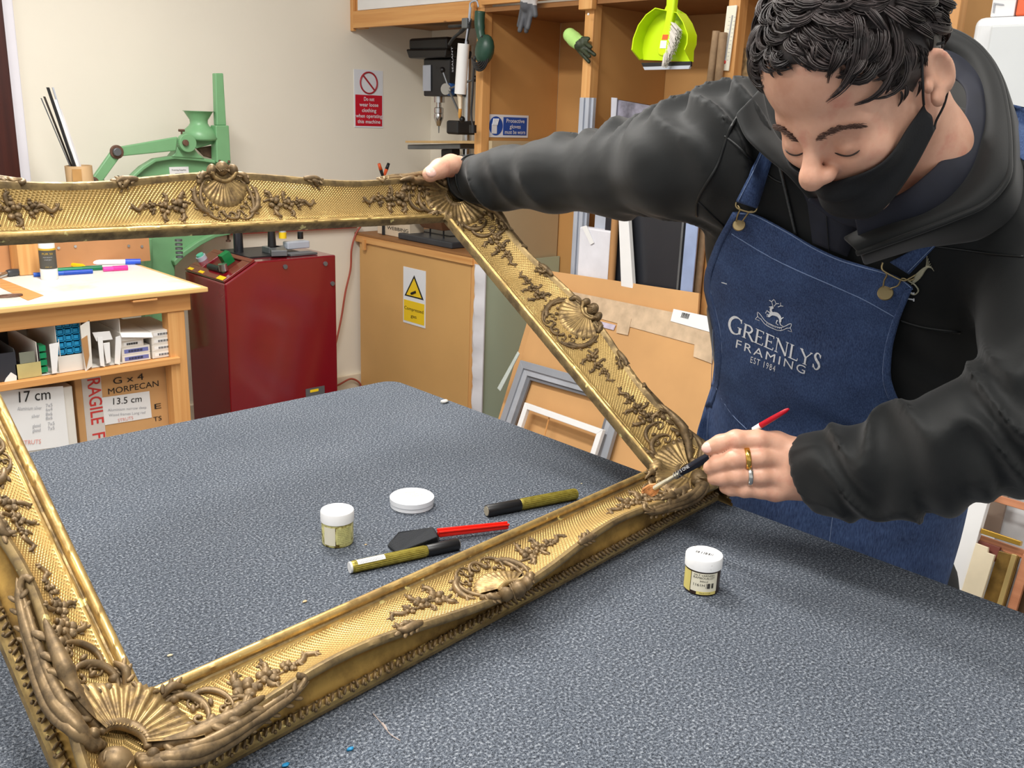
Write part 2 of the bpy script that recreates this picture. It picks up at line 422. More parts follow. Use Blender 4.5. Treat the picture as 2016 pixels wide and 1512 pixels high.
# do-not-wear sign : back wall
P=[on(1,YW-.001,*p) for p in((696,136),(754,140),(753,253),(698,250))]
x0=(P[0][0]+P[3][0])/2;x1=(P[1][0]+P[2][0])/2;zt=(P[0][2]+P[1][2])/2;zb=(P[2][2]+P[3][2])/2;hh=zt-zb;ww=x1-x0;cx=(x0+x1)/2
sg=thing('safety_sign','red and white sign forbidding loose clothing, on the cream wall','sign')
MB().bb((x0,YW-.003,zb),(x1,YW-.0005,zt)).build('plate',m_signw,sg)
MB().bb((x0+.006,YW-.004,zb+.008),(x1-.006,YW-.003,zb+hh*.57)).build('red_panel',m_signr,sg)
b=MB();rr=ww*.29;cz=zb+hh*.78
b.tube([(cx+rr*math.cos(a),YW-.005,cz+rr*1.0*math.sin(a)) for a in np.linspace(0,2*PI,33)],.004,6,cap=False)
b.tube([(cx-rr*.7,YW-.005,cz+rr*.7),(cx+rr*.7,YW-.005,cz-rr*.7)],.004,6)
b.build('prohibition_symbol',mat('red_ring',(170,30,44),.5,var=0),sg,smooth=True)
for i,(s,wf) in enumerate((('Do not',.36),('wear loose',.66),('clothing',.5),('when operating',.92),('this machine',.8))):
    text('lettering',s,(cx,YW-.0045,zb+hh*(.47-.098*i)),(1,0,0),(0,0,1),.0175,m_signw,sg,width=ww*wf,align='CENTER',bold=.012)
# gloves sign : on the partition face
yp=3.068-.0085
P=[on(1,yp,*p) for p in((951,222),(1040,230),(1038,273),(951,268))]
x0=P[0][0];x1=P[1][0];zt=(P[0][2]+P[1][2])/2;zb=(P[2][2]+P[3][2])/2;ww=x1-x0;hh=zt-zb
x0=max(x0,XS+.05);ww=x1-x0
sg=thing('safety_sign','blue and white protective gloves sign on the board partition','sign')
MB().bb((x0,yp-.002,zb),(x1,yp-.0003,zt)).build('plate',m_signw,sg)
MB().bb((x0+ww*.36,yp-.003,zb+hh*.1),(x1-ww*.04,yp-.002,zt-hh*.1)).build('blue_panel',m_signb,sg,bevel=.004)
cx=x0+ww*.18;cz=(zb+zt)/2
MB().cyl((cx,yp-.002,cz),(cx,yp-.003,cz),hh*.42,n=32).build('blue_disc',m_signb,sg)
b=MB();b.box((cx-.01,yp-.0035,cz-.012),(.03,.001,.04))
for k in range(4): b.tube([(cx-.02+.008*k,yp-.0035,cz+.004),(cx-.014+.009*k,yp-.0035,cz+.03)],.0035,6)
b.build('glove_symbol',m_signw,sg)
for i,(s,wf) in enumerate((('Protective',.46),('gloves',.28),('must be worn',.52))):
    text('lettering',s,(x0+ww*.66,yp-.0035,zb+hh*(.66-.25*i)),(1,0,0),(0,0,1),.0165,m_signw,sg,width=ww*wf,align='CENTER',bold=.01)
# ================================================================== bench on the left
YB=2.9;zt_=.875
bench=thing('work_bench','pine work bench with a white top and a shelf of small boxes','workbench')
xr=on(1,YB,410,566)[0]
MB().bb((-.6,YB,zt_-.017),(xr,3.62,zt_-.001)).build('top_core',wood('edge_pine',(236,200,140),(214,170,104),5,.5,(6,1,1),False),bench,bevel=.003)
mt=NT('worn_white_laminate');v=mt.coord();mt.L(mt.ramp(mt.noise(5,5,v,.65),[(.35,sr(226,214,190)),(.5,sr(240,238,230))]),mt.b.inputs['Base Color']);mt.b.inputs['Roughness'].default_value=.35;MATS['lam']=mt.m
MB().bb((-.6,YB+.012,zt_-.001),(xr-.02,3.60,zt_+.001)).build('top_sheet',mt.m,bench)
p1=on(2,zt_+.0015,0,548);p2=on(2,zt_+.0015,86,582);p3=on(2,zt_+.0015,55,592);p4=on(2,zt_+.0015,0,566)
MB().prism([p1,p2,p3,p4],(0,0,.001)).build('wood_strip',m_pinex,bench)
MB().bb((-.6,YB+.03,zt_-.077),(xr-.05,YB+.07,zt_-.018)).build('front_beam',m_pinex,bench,bevel=.002)
for s in ((.0,.05),): pass
lx0=on(1,YB+.03,333,640)[0];lx1=on(1,YB+.03,366,640)[0]
MB().bb((lx0,YB+.035,0),(lx1,YB+.085,zt_-.078)).build('leg',m_pinev,bench,bevel=.002)
MB().bb((lx0,3.5,0),(lx1,3.55,zt_-.018)).build('leg',m_pinev,bench,bevel=.002)
zs=on(1,YB+.02,358,703)[2]
MB().bb((-.6,YB+.02,zs-.022),(lx1-.03,YB+.045,zs)).build('shelf_edge',m_pinex,bench,bevel=.002)
MB().bb((-.6,YB+.046,zs-.02),(lx0-.003,3.55,zs-.001)).build('shelf',m_pinex,bench)
q=on(1,YB+.02,288,588);MB().bb((q[0]-.05,YB+.002,q[2]-.006),(q[0]+.03,YB+.028,q[2]+.002)).build('drawer_pull',m_pinex,bench,bevel=.003)
# things under and on the bench shelf; front faces read from the photo on the plane just behind the shelf edge
def fbox(name,x0,y0,x1,y1,m,label,cat,group=None,Y=YB+.05,dep=.28,base=None,kids=True,hollow=False,parts=None):
    a=on(1,Y,x0,y1);c=on(1,Y,x1,y0)
    zb=base if base is not None else a[2]
    P=[a,c];t=thing(name,label,cat,group)
    X0,X1,Z1=a[0],c[0],c[2]
    if hollow:
        w=.002;b=MB().bb((X0,Y,zb),(X1,Y+dep,zb+w)).bb((X0,Y,zb+w),(X0+w,Y+dep,Z1)).bb((X1-w,Y,zb+w),(X1,Y+dep,Z1)).bb((X0+w,Y+dep-w,zb+w),(X1-w,Y+dep,Z1));b.build('body',m,t)
    else: MB().bb((X0,Y,zb),(X1,Y+dep,Z1)).build('body',m,t,bevel=.0015)
    return t,X0,X1,zb,Z1,Y
z1=zs+.0005
# stacks of hinge boxes
m_lav=mat('violet_print',(108,116,178),.6,var=0)
def hinge(x0,y0,x1,y1,zb,zt,lab,blue=True):
    X0=on(1,YB+.05,x0,(y0+y1)/2)[0];X1=on(1,YB+.05,x1,(y0+y1)/2)[0]
    t=thing('hardware_box',lab,'box','flat hardware boxes on the bench shelf')
    MB().bb((X0,YB+.05,zb),(X1,YB+.28,zt)).build('body',m_lbox,t,bevel=.001)
    MB().bb((X0+.008,YB+.0493,zb+.006),(X1-.006,YB+.05,zt-.006)).build('printed_label',m_lav if blue else m_paper,t)
    b=MB()
    for k in range(14): b.box((X0+(X1-X0)*(.25+.5*k/14),YB+.0488,(zb+zt)/2),(.0016+.001*(k%3==0),.0004,(zt-zb)*.3))
    b.build('barcode',m_ink,t)
zz=z1
for i in range(2):
    hinge(241,0+705,297,715,zz,zz+.0245,('white flat box with violet label on the shelf, '+('lowest' if i==0 else 'second up')+' of the left stack'));zz+=.025
hinge(241,700,285,710,zz,zz+.022,'brown-grey shaded flat box on top of the two violet-labelled boxes',False);zz2=zz+.022
zz=z1
for i,nm in enumerate(('bottom','second','third','top')):
    hinge(300,690,354,700,zz,zz+.0225,'white flat box with grey barcode in the right stack, '+nm+' one',False);zz+=.023
# leaning open box across the stacks
a=on(1,YB+.04,236,642);t=thing('hardware_box','white open box lying across the violet-labelled stack with its flap up','box')
X0=a[0];X1=on(1,YB+.04,298,645)[0]
MB().hexa([(X0,YB+.045,zz2+.0005),(X1,YB+.045,zz2+.0005),(X1,YB+.3,zz2+.0005),(X0,YB+.3,zz2+.0005)],[(X0,YB+.045,zz2+.03),(X1,YB+.045,zz2+.018),(X1,YB+.3,zz2+.022),(X0,YB+.3,zz2+.035)]).build('body',m_lbox,t,bevel=.001)
MB().hexa([(X0,YB+.035,zz2+.018),(X1,YB+.035,zz2+.004),(X1,YB+.044,zz2+.018),(X0,YB+.044,zz2+.03)],[(X0,YB+.033,zz2+.018),(X1,YB+.033,zz2+.004),(X1,YB+.043,zz2+.0195),(X0,YB+.043,zz2+.0315)]).build('flap',m_paper,t)
# open tall cartons
def carton(x0,x1,ytop,lab,inner,mt_=None):
    t,X0,X1,zb,Z1,Y=fbox('parts_carton',x0,ytop,x1,730,mt_ or m_lbox,lab,'box',None,base=z1,hollow=True)
    Z1=on(1,Y,x0,ytop)[2]
    return t,X0,X1,zb,Z1,Y
t,X0,X1,zb,Z1,Y=carton(116,158,632,'carton of bright blue plastic corner pieces on the bench shelf',1)
b=MB();m_b=mat('sky_blue_plastic',(38,150,200),.4,var=.02)
for r in range(5):
    for c in range(3):
        x=X0+.004+(X1-X0-.008)*(c+.5)/3;z=zb+.055+r*.0205
        w=(X1-X0-.012)/3
        b.bb((x-w/2,Y+.002,z),(x-w/2+.002,Y+.2,z+.019)).bb((x+w/2-.002,Y+.002,z),(x+w/2,Y+.2,z+.019)).bb((x-w/2,Y+.002,z),(x+w/2,Y+.2,z+.002)).bb((x-w/2+.004,Y+.004,z+.004),(x+w/2-.004,Y+.19,z+.015))
b.build('blue_corner_piece',m_b,t)['kind']='stuff'
MB().bb((X0,Y-.002,zb),(X1,Y,zb+.052)).build('front_panel',m_lbox,t)
q=[on(1,YB+.03,*p) for p in((158,642),(176,630),(182,720),(168,732))];MB().prism(q,(0,.002,0)).build('flap',m_lbox,t)
q=[on(1,YB+.028,*p) for p in((160,668),(172,660),(176,700),(170,726))];MB().prism(q,(0,.001,0)).build('torn_patch',m_card2,t)
t,X0,X1,zb,Z1,Y=carton(181,235,628,'tall open carton stuffed with folded white card flaps',1,m_lbox)
for k,(qa) in enumerate((((192,664),(202,664),(206,722),(198,720)),((203,676),(216,674),(218,712),(210,716)),((228,664),(240,660),(236,718),(226,716)),((182,655),(216,652),(222,668),(190,672)))):
    q=[on(1,YB+.035+.004*k,*p) for p in qa];MB().prism(q,(0,.003,.0)).build('flap',m_paper,t)
t,X0,X1,zb,Z1,Y=carton(76,116,668,'low carton with green plastic clips showing at its end',1)
b=MB();m_g=mat('green_plastic',(20,140,90),.4,var=.02)
for r in range(4): b.bb((X0+.006,Y+.004,zb+.008+r*.022),(X0+.028,Y+.05,zb+.024+r*.022))
b.build('green_clip',m_g,t)['kind']='stuff'
q=[on(1,YB+.035,*p) for p in((97,678),(116,674),(112,734),(103,736))];MB().prism(q,(0,.002,0)).build('flap',m_paper,t)
t,X0,X1,zb,Z1,Y=carton(31,76,680,'small dark carton with a torn yellow label',1,mat('dark_grey_card',(64,66,68),.7,var=.1))
MB().bb((X0,Y-.002,zb),(X1,Y,zb+.045)).build('torn_label',mat('old_yellow_paper',(190,178,120),.8,var=.1),t)
MB().bb((X0+.014,Y-.001,zb+.046),(X1-.014,Y,zb+.08)).build('window_tear',mat('grey_green_card',(120,124,110),.8,var=.1),t)
t,X0,X1,zb,Z1,Y=carton(-14,29,690,'black plastic tub with a white scrap at the left end of the shelf',1,mat('charcoal_plastic',(44,46,54),.5))
MB().bb((X0,Y-.002,zb),(X1,Y,zb+.085)).build('front_panel',MATS['charcoal_plastic'],t)
q=[on(1,YB+.045,*p) for p in((12,745),(22,733),(33,740),(33,752),(8,754))];MB().prism(q,(0,.002,0)).build('white_scrap',m_paper,t)
# back carton behind the low ones
a=on(1,3.2,70,640);c=on(1,3.2,118,700)
T(MB().bb((a[0],3.24,z1),(c[0],3.5,a[2])).build('storage_box',m_lbox,None,bevel=.002),'pale box standing at the back of the shelf between the cartons','box')
# big cardboard boxes under the shelf
Y2=YB+.09
bx=thing('cardboard_box','large brown cardboard box with red and white tape under the bench','cardboard box')
X0=on(1,Y2,151,800)[0];X1=on(1,Y2,352,760)[0];Zt=zs-.03
MB().bb((X0,Y2,.0),(X1,3.5,Zt)).build('body',m_card,bx,bevel=.003)
xa=on(1,Y2,165,800)[0];xb=on(1,Y2,203,800)[0]
MB().bb((xa,Y2-.0012,.001),(xb,Y2-.0002,Zt)).build('printed_tape',mat('white_tape',(214,206,200),.35,var=.03),bx)
zz=on(1,Y2,190,742)[2]
text('lettering','RAGILE  FRAGILE',(xa+.018,Y2-.0016,zz),(0,0,-1),(1,0,0),.04,m_redink,bx,bold=.012,width=.36)
for s,px,py,wd,h in (('G x 4',222,757,60,.022),('MORPECAN',212,777,100,.02),('E',302,806,13,.018),('TS',302,830,16,.016)):
    a=on(1,Y2-.0015,px,py);b_=on(1,Y2-.0015,px+wd,py-4);text('handwriting',s,a,(1,0,0),(0,0,1),h,m_ink,bx,width=(b_-a)[0])
cdt=thing('note_card','small white card marked 13.5 cm taped to the cardboard box','note card')
P=[on(1,Y2-.002,*p) for p in((200,783),(294,770),(299,822),(207,837))]
MB().prism(P,(0,.0012,0)).build('card',m_paper,cdt)
def hw(s,px,py,wd,h,m,par,Y=Y2-.003,dy=-6):
    a=on(1,Y,px,py);c=on(1,Y,px+wd,py+dy);text('handwriting',s,a,c-a,(0,0,1),h,m,par,width=np.linalg.norm(c-a))
hw('13.5 cm',219,797,56,.022,m_ink,cdt)
for k,(s,px,py,wd) in enumerate((('Aluminium narrow deep',212,806,76),('Wood frames Long red',214,816,72))): hw(s,px,py+4,wd,.009,m_inkf,cdt)
hw('STRUTS',232,831,30,.011,m_redf,cdt)
bx2=thing('cardboard_box','cardboard box with a large handwritten sheet under the left of the bench','cardboard box')
X0=-.5;X1=on(1,Y2-.03,148,800)[0]
MB().bb((X0,Y2-.03,.0),(X1-.003,3.45,Zt-.02)).build('body',m_lbox,bx2,bevel=.003)
sh=thing('note_sheet','large white sheet headed 17 cm on the box under the bench','note sheet')
P=[on(1,Y2-.033,*p) for p in((-30,772),(124,760),(136,877),(-30,900))]
MB().prism(P,(0,.0012,0)).build('sheet',m_paper,sh)
Yq=Y2-.0345
hw('17 cm',32,793,62,.034,m_ink,sh,Yq,-7)
for k,(s,px,py,wd) in enumerate((('Aluminium silver',34,808,48),('7x5',90,802,13),('6x4',90,810,13),('silver',62,823,16),('8x6',90,819,13),('8x6',90,827,13),('glazed',64,842,16),('glazed',64,851,16),('7x5',94,838,13),('7x5',94,847,13))): hw(s,px,py,wd,.011,m_inkf,sh,Yq,-2)
hw('STRUTS',42,876,38,.014,m_redf,sh,Yq,-3)
# MDF upstand at the back of the bench
ub=thing('upstand_board','brown board with screw heads standing at the back of the bench','board')
P=[on(1,3.5,*p) for p in((0,448),(293,452),(297,522),(0,545))];zb=zt_+.002
MB().bb((P[0][0]-.2,3.5,zb),(P[2][0],3.515,P[1][2])).build('panel',mat('upstand_brown',(192,138,92),.6,var=.04),ub)
for px,py in ((115,488),(148,485),(253,484),(279,485),(255,514)):
    q=on(1,3.499,px,py);MB().cyl(q,q+np.array([0,-.003,0]),.005).build('screw',m_chrome,ub)
a=on(1,3.42,48,480)
T(MB().bb((a[0]-.03,3.40,zb),(a[0]+.06,3.49,a[2]+.08)).build('wood_block',m_pinev,None,bevel=.003),'pine block standing against the upstand board','wood block')
# ---------------- things on the bench top
zt2=zt_+.0013
def ontop(px,py,h=0): return on(2,zt2+h,px,py)
gb=thing('glue_bottle','white squeeze bottle with a dark grey label on the bench','bottle')
q=ontop(98,549);k=1/ (FPX/2.78)
MB().lathe([(.0255,0),(.027,.003),(.027,.036),(.0262,.036)],q,32).build('body',mat('white_plastic',(236,236,232),.35,var=.01),gb,smooth=True)
MB().lathe([(.0263,.036),(.0263,.098)],q,32).build('label',mat('charcoal_label',(74,72,66),.5,var=.05),gb,smooth=True)
MB().lathe([(.0266,.098),(.0266,.102),(.026,.104)],q,32).build('gold_band',mat('gold_band',(196,160,40),.4,var=0),gb,smooth=True)
MB().lathe([(.025,.104),(.0252,.14),(.023,.145)],q,32).build('cap',MATS['white_plastic'],gb,smooth=True)
def wrapcyl(c,r,ang,z0):
    return lambda x,y:(c[0]+r*math.cos(ang+x/r),c[1]+r*math.sin(ang+x/r),c[2]+z0+y)
av=math.atan2(-q[1],-q[0])
for s,z_,w_,h_,mm in (('PUR 50',.084,.034,.006,MATS['gold_band']),('ADHESIVE',.074,.03,.003,m_inkf),('wood glue',.066,.022,.0035,m_inkf),('250 ml',.042,.02,.003,MATS['gold_band'])):
    text('lettering',s,(0,0,0),(1,0,0),(0,1,0),h_,mm,gb,width=w_,align='CENTER',warp=wrapcyl(q,.0267,av,z_))
def stick(name,p,q_,r,m,lab,cat,cap=None,capm=None,grp=None,tip=0):
    t=thing(name,lab,cat,grp);a=ontop(*p,r);b_=ontop(*q_,r);d=b_-a;L=np.linalg.norm(d);d/=L
    if cap:
        MB().tube([a,a+d*L*cap],[r,r],12).build('barrel',m,t,smooth=True)
        MB().tube([a+d*L*cap,b_],[r*1.12,r*1.12],12).build('cap',capm or m,t,smooth=True)
    else: MB().tube([a,a+d*L*.1,b_],[r*tip if tip else r,r,r],12).build('barrel',m,t,smooth=True)
    return t
def pm(n,c): return mat(n,c,.35,var=.01)
stick('marker_pen',(66,541),(182,534),.0075,pm('blue_pen',(30,90,196)),'long blue marker pen lying behind the glue bottle','pen',.5,pm('dark_blue_cap',(22,72,180)))
stick('marker_pen',(112,532),(201,527),.008,pm('green_pen',(0,132,84)),'green marker pen between the blue and pink pens','pen',.55,pm('green_cap',(0,112,70)))
stick('marker_pen',(203,530),(251,527),.0085,pm('pink_pen',(236,70,170)),'bright pink pen with a clipped cap at the pen pile','pen',.4,pm('pink_cap',(226,50,150)))
stick('marker_pen',(150,517),(277,515),.0095,pm('white_barrel',(232,228,238)),'white marker pen with a bright blue cap','pen',.76,pm('blue_cap',(40,86,214)))
stick('marker_pen',(176,510),(212,508),.006,pm('magenta_pen',(222,60,160)),'thin magenta pen furthest back on the bench','pen',.6,pm('pink_cap',(226,50,150)))
stick('scraper',(168,524),(113,518),.0075,pm('yellow_plastic',(232,196,20)),'yellow tapering plastic scraper beside the glue bottle','tool',tip=.3)
kn=thing('craft_knife','craft knife with a dark grey ribbed handle on the bench','knife')
a=ontop(14,538,.012);b_=ontop(82,530,.012);MB().tube(spline([a,a*.7+b_*.3,a*.3+b_*.7,b_]),list(.011+.002*np.sin(np.linspace(0,9,25))),14).build('handle',pm('dark_rubber',(58,60,64)),kn,smooth=True)
c=ontop(-10,547,.008);MB().tube([c,a],[.006,.008],10).build('ferrule',m_chrome,kn,smooth=True)
a=ontop(34,524);c=ontop(78,521)
t=T(MB().bb((a[0],a[1],zt2),(c[0],a[1]+.11,zt2+.05)).bb((a[0]+.006,a[1]-.001,zt2+.028),(c[0]-.003,a[1],zt2+.032)).build('parts_box',pm('green_box',(10,158,84)),None,bevel=.004),'green plastic parts box beside the glue bottle','box')
a=ontop(-10,528);c=ontop(36,527)
T(MB().bb((a[0],a[1]+.01,zt2),(c[0]-.004,a[1]+.16,zt2+.055)).build('white_box',m_lbox,None,bevel=.003),'small white card box left of the green box','box')
rng=np.random.RandomState(3)
def crumple(name,c,rad,m,lab,cat,seed=1,amp=.3,n=24,mm=16):
    r=np.random.RandomState(seed);dirs=r.randn(14,3);ph=r.rand(14)*6
    b=MB().ell((0,0,0),(1,1,1),n=n,m=mm);vs=[]
    for v in b.v:
        v=np.array(v);d=1+amp*sum(np.sin(3.2*(v@dirs[i])+ph[i]) for i in range(14))/6;vs.append(tuple(np.array(c)+v*d*np.array(rad)))
    b.v=vs;return T(b.build(name,m,None,smooth='all'),lab,cat)
m_bag=mat('clear_bag_plastic',(226,220,214),.25,var=.08,vs=30)
a=ontop(20,505);crumple('plastic_bag',(a[0],a[1]+.08,zt2+.085),(.10,.07,.03),m_bag,'crumpled clear plastic bag heaped on the white box','plastic bag',2)
a=on(1,3.55,245,455);crumple('plastic_bag',(a[0],3.56,zt2+.11),(.13,.03,.03),m_bag,'crumpled clear bag peeping over the upstand board','plastic bag',5)
t=thing('scissors','dark scissor handle loop lying on the bench front edge','scissors');a=ontop(20,582,.004)
MB().tube([(a[0]+.033*math.cos(k),a[1]+.016*math.sin(k),a[2]) for k in np.linspace(0,2*PI,25)],.003,6,cap=False).build('handle',m_rust,t,smooth=True)
MB().tube([(a[0]-.033,a[1],a[2]),(a[0]-.15,a[1]+.02,a[2])],[.003,.001],6).build('blade',m_chrome,t)
# ================================================================== red underpinning machine
YM=3.25
um=thing('underpinner','dark red pneumatic frame joining machine with a sloping control panel, against the wall','machine')
A=[on(1,YM,*p) for p in((443,560),(506,513),(661,504),(664,772))]
xl,zl=A[0][0],A[0][2];xm,zm=A[1][0],(A[1][2]+A[2][2])/2;xr_=A[2][0]
YD=YM+.34
pr=[(xl,.03),(xr_,.03),(xr_,zm),(xm,zm),(xl,zl)]
MB().prism([(x,YM,z) for x,z in pr],(0,YD-YM,0)).build('body',m_red,um,bevel=.006,seg=3)
# sloping panel frame in its own plane
ax=np.array([xm-xl,0,zm-zl]);La=np.linalg.norm(ax);ax/=La;ay=np.array([0,1,0.]);an=np.array([-ax[2],0,ax[0]])
PO=np.array([xl,YM,zl])
def pan(u,v,h=0): return PO+ax*u*La+ay*v*(YD-YM)+an*h
def pbox(u0,u1,v0,v1,h0,h1): return [pan(u0,v0,h0),pan(u1,v0,h0),pan(u1,v1,h0),pan(u0,v1,h0)],an*(h1-h0)
b=MB()
for (u0,u1,v0,v1) in ((.02,.25,.02,.98),(.85,.98,.02,.98),(.25,.85,.02,.2),(.25,.85,.72,.98)):
    q,d=pbox(u0,u1,v0,v1,.002,.012);b.prism(q,d)
b.build('panel_rim',m_red,um,bevel=.002)
q,d=pbox(.25,.85,.2,.72,.001,.004);MB().prism(q,d).build('panel_recess',m_dred,um)
q,d=pbox(.03,.16,.05,.2,.012,.0135);MB().prism(q,d).build('yellow_sticker',m_yel,um)
q,d=pbox(.05,.13,.55,.66,.012,.0135);MB().prism(q,d).build('yellow_sticker',m_yel,um)
q,d=pbox(.05,.13,.82,.93,.012,.0135);MB().prism(q,d).build('yellow_sticker',m_yel,um)
MB().cyl(pan(.5,.9,.012),pan(.5,.9,.03),.02,n=24).build('bezel',m_silv,um);MB().cyl(pan(.5,.9,.03),pan(.5,.9,.038),.015,n=24).build('green_button',mat('mint_button',(96,190,160),.3),um)
b=MB();b.tube([pan(.3,.28,.02),pan(.3,.55,.02)],.012,12);b.build('valve_body',m_black,um,smooth=True)
MB().tube([pan(.3,.2,.02),pan(.36,.2,.045)],.017,16).build('chrome_knob',m_chrome,um,smooth=True)
q,d=pbox(.55,.8,.35,.45,.005,.05);MB().prism(q,d).build('green_switch',mat('bottle_green_plastic',(10,110,56),.35),um)
for px,py in((561,525),(640,519),(654,558)):
    c=on(1,YM,px,py);MB().cyl(c,c+np.array([0,-.006,0]),.009,n=16).build('bolt',m_grey,um)
# top plate, column, clamps and fence
b=MB().bb((xm+.01,YM+.08,zm),(xm+.26,YD-.02,zm+.006));b.build('black_plate',m_black,um)
c=on(1,YM+.22,470,498);MB().cyl((c[0],c[1],zm+.006),(c[0],c[1],zm+.30),.019,n=24).build('column',mat('dark_steel_rod',(66,68,74),.25,metal=.7),um,smooth=True)
c=on(1,YM+.15,536,500)
MB().bb((c[0]-.03,c[1]-.03,zm+.006),(c[0]+.03,c[1]+.03,zm+.03)).build('clamp_base',m_grey,um,bevel=.002)
MB().tube([(c[0],c[1],zm+.03),(c[0],c[1],zm+.11)],[.017,.014],16).build('clamp_post',m_blackp,um,smooth=True)
MB().box((c[0]+.01,c[1],zm+.115),(.07,.03,.028)).build('clamp_arm',m_blackp,um,bevel=.005)
MB().cyl((c[0]+.05,c[1],zm+.085),(c[0]+.05,c[1],zm+.16),.014).build('clamp_pin',m_silv,um,smooth=True);MB().cyl((c[0]+.05,c[1],zm+.06),(c[0]+.05,c[1],zm+.085),.0155).build('yellow_tip',m_yel,um,smooth=True)
MB().hexa([(c[0]-.06,YM+.05,zm+.006),(c[0]+.0,YM+.03,zm+.006),(c[0]+.06,YM+.16,zm+.006),(c[0],YM+.18,zm+.006)],[(c[0]-.06,YM+.05,zm+.03),(c[0]+.0,YM+.03,zm+.03),(c[0]+.06,YM+.16,zm+.03),(c[0],YM+.18,zm+.03)]).build('fence_block',m_grey,um,bevel=.003)
MB().bb((c[0]+.06,YM+.13,zm+.015),(xr_-.04,YM+.17,zm+.045)).build('fence_rail',m_silv,um,bevel=.004)
MB().bb((c[0]+.02,YM+.04,zm+.001),(xr_-.06,YM+.10,zm+.01)).build('slide_plate',m_grey,um,bevel=.002)
c=on(1,YM+.2,592,490);MB().cyl((c[0],c[1],zm+.045),(c[0],c[1],zm+.075),.012).build('black_knob',m_blackp,um)
c=on(1,YM-.002,602,770);MB().bb((c[0]-.0,YM-.003,c[2]-.06),(c[0]+.09,YM-.0005,c[2]+.008)).build('grey_label',m_grey,um)
MB().bb((c[0]+.02,YM-.004,c[2]-.01),(c[0]+.06,YM-.003,c[2]+.001)).build('yellow_sticker',m_yel,um)
# air hoses
def hose(pts,lab,r=.005):
    t=T(MB().tube(spline(pts,8),r,8).build('air_hose',mat('terracotta_hose',(172,82,66),.45),None,smooth='all'),lab,'hose');return t
hose([on(1,YW-.03,*p) for p in((712,443),(700,462),(692,492),(690,530),(680,575),(672,625),(663,668),(655,700))],'thin red-brown air hose hanging from the red pipe beside the machine')
hose([on(1,YW-.04,*p) for p in((650,765),(668,757),(690,746),(706,752),(711,764),(708,780))],'loop of red-brown hose lying low along the baseboard')
# ================================================================== green mitre guillotine
YG=3.73
gp=thing('mitre_guillotine','tall pale green cast iron guillotine with lever linkage standing behind the bench','machine')
def gq(name,pix,m=m_green,Y=YG,th=.04,bev=.004,par=gp):
    P=[on(1,Y,*p) for p in pix];return MB().prism(P,(0,th,0)).build(name,m,par,bevel=bev)
body=[(243,374),(252,357),(262,345),(280,328),(305,313),(345,307),(372,308),(400,312),(427,318),(453,322),(455,462),(430,466),(400,480),(365,502),(345,524),(343,700),(286,700),(284,470),(262,440),(248,405)]
gq('frame_casting',body)
gq('throat_rib',[(455,452),(455,462),(425,468),(398,482),(366,504),(346,524),(342,514),(360,496),(392,474),(422,460)],th=.03,Y=YG-.03)
gq('arch_rim',[(245,372),(262,345),(280,328),(305,312),(345,306),(400,311),(453,321),(453,327),(400,318),(345,313),(308,319),(285,334),(268,349),(255,374)],Y=YG-.03,th=.03)
gq('arch_rim',[(270,347),(278,347),(276,374),(270,374)],Y=YG-.02,th=.02)
gq('pivot_bracket',[(338,309),(345,300),(351,284),(356,272),(372,272),(380,288),(390,302),(404,313)],Y=YG-.035,th=.05)
gq('column_plate',[(286,700),(286,470),(300,470),(300,700)],Y=YG-.03,th=.03)
def disc(name,px,py,rpx,m,Y,th,par=gp):
    c=on(1,Y,px,py);r=rpx*c[1]/c[1]*abs(np.linalg.norm(c-CAM))/FPX*1.0
    return MB().cyl(c,c+np.array([0,-th,0]),r,n=28).build(name,m,par,bevel=.002)
disc('pivot_boss',364,281,16,m_green,YG-.035,.03);disc('pivot_bolt',364,281,5.5,m_rust,YG-.065,.012)
gq('lever_arm',[(231,290),(350,269),(347,297),(238,308)],Y=YG-.05,th=.018)
gq('lever_arm',[(221,296),(239,307),(199,362),(180,354)],Y=YG-.06,th=.018)
gq('lever_arm',[(190,350),(200,350),(232,372),(190,374)],Y=YG-.045,th=.018)
disc('joint_washer',229,299,12,m_rust,YG-.06,.008);disc('joint_bolt',229,299,7,m_grey,YG-.07,.014)
disc('joint_washer',182,360,11,m_rust,YG-.075,.008);disc('joint_bolt',182,360,6.5,mat('dark_steel',(60,58,58),.4),YG-.085,.014)
gq('cross_arm',[(378,268),(424,264),(425,282),(386,293)],Y=YG-.02,th=.03)
gq('opening_backing',[(386,292),(427,285),(427,315),(402,308)],m_rust,Y=YG+.01,th=.01)
c=on(1,YG-.01,397,262);c2=on(1,YG-.01,397,219);k=abs(np.linalg.norm(c-CAM))/FPX;H=c2[2]-c[2]
MB().lathe([(28*k,H),(25*k,H*.97),(21*k,H*.8),(16*k,H*.6),(15.5*k,H*.45),(18*k,H*.33),(27*k,H*.12),(34*k,-.02),(30*k,-.03)],(c[0],YG+.01,c[2]),32).build('cup_casting',m_green,gp,smooth='all')
gq('guide_column',[(425,247),(451,247),(455,322),(427,320)],Y=YG-.05,th=.05)
gq('guide_bar',[(424,144),(440,144),(446,247),(427,247)],Y=YG-.035,th=.03)
for p in((432,317),(450,318),(449,326)):disc('small_bolt',*p,2.4,m_rust,YG-.05,.006)
a=on(1,YG,250,352);MB().tube([a,a+np.array([-.03,0,0])],.006,8).tube([a+np.array([-.03,0,0]),a+np.array([-.036,0,0])],.013,8).build('wing_screw',m_rust,gp)
a=on(1,YG-.02,358,268);MB().tube([a,a+np.array([0,0,.02])],.004,8).tube([a+np.array([-.012,0,.022]),a+np.array([.012,0,.022])],.005,8).build('wing_screw',m_rust,gp)
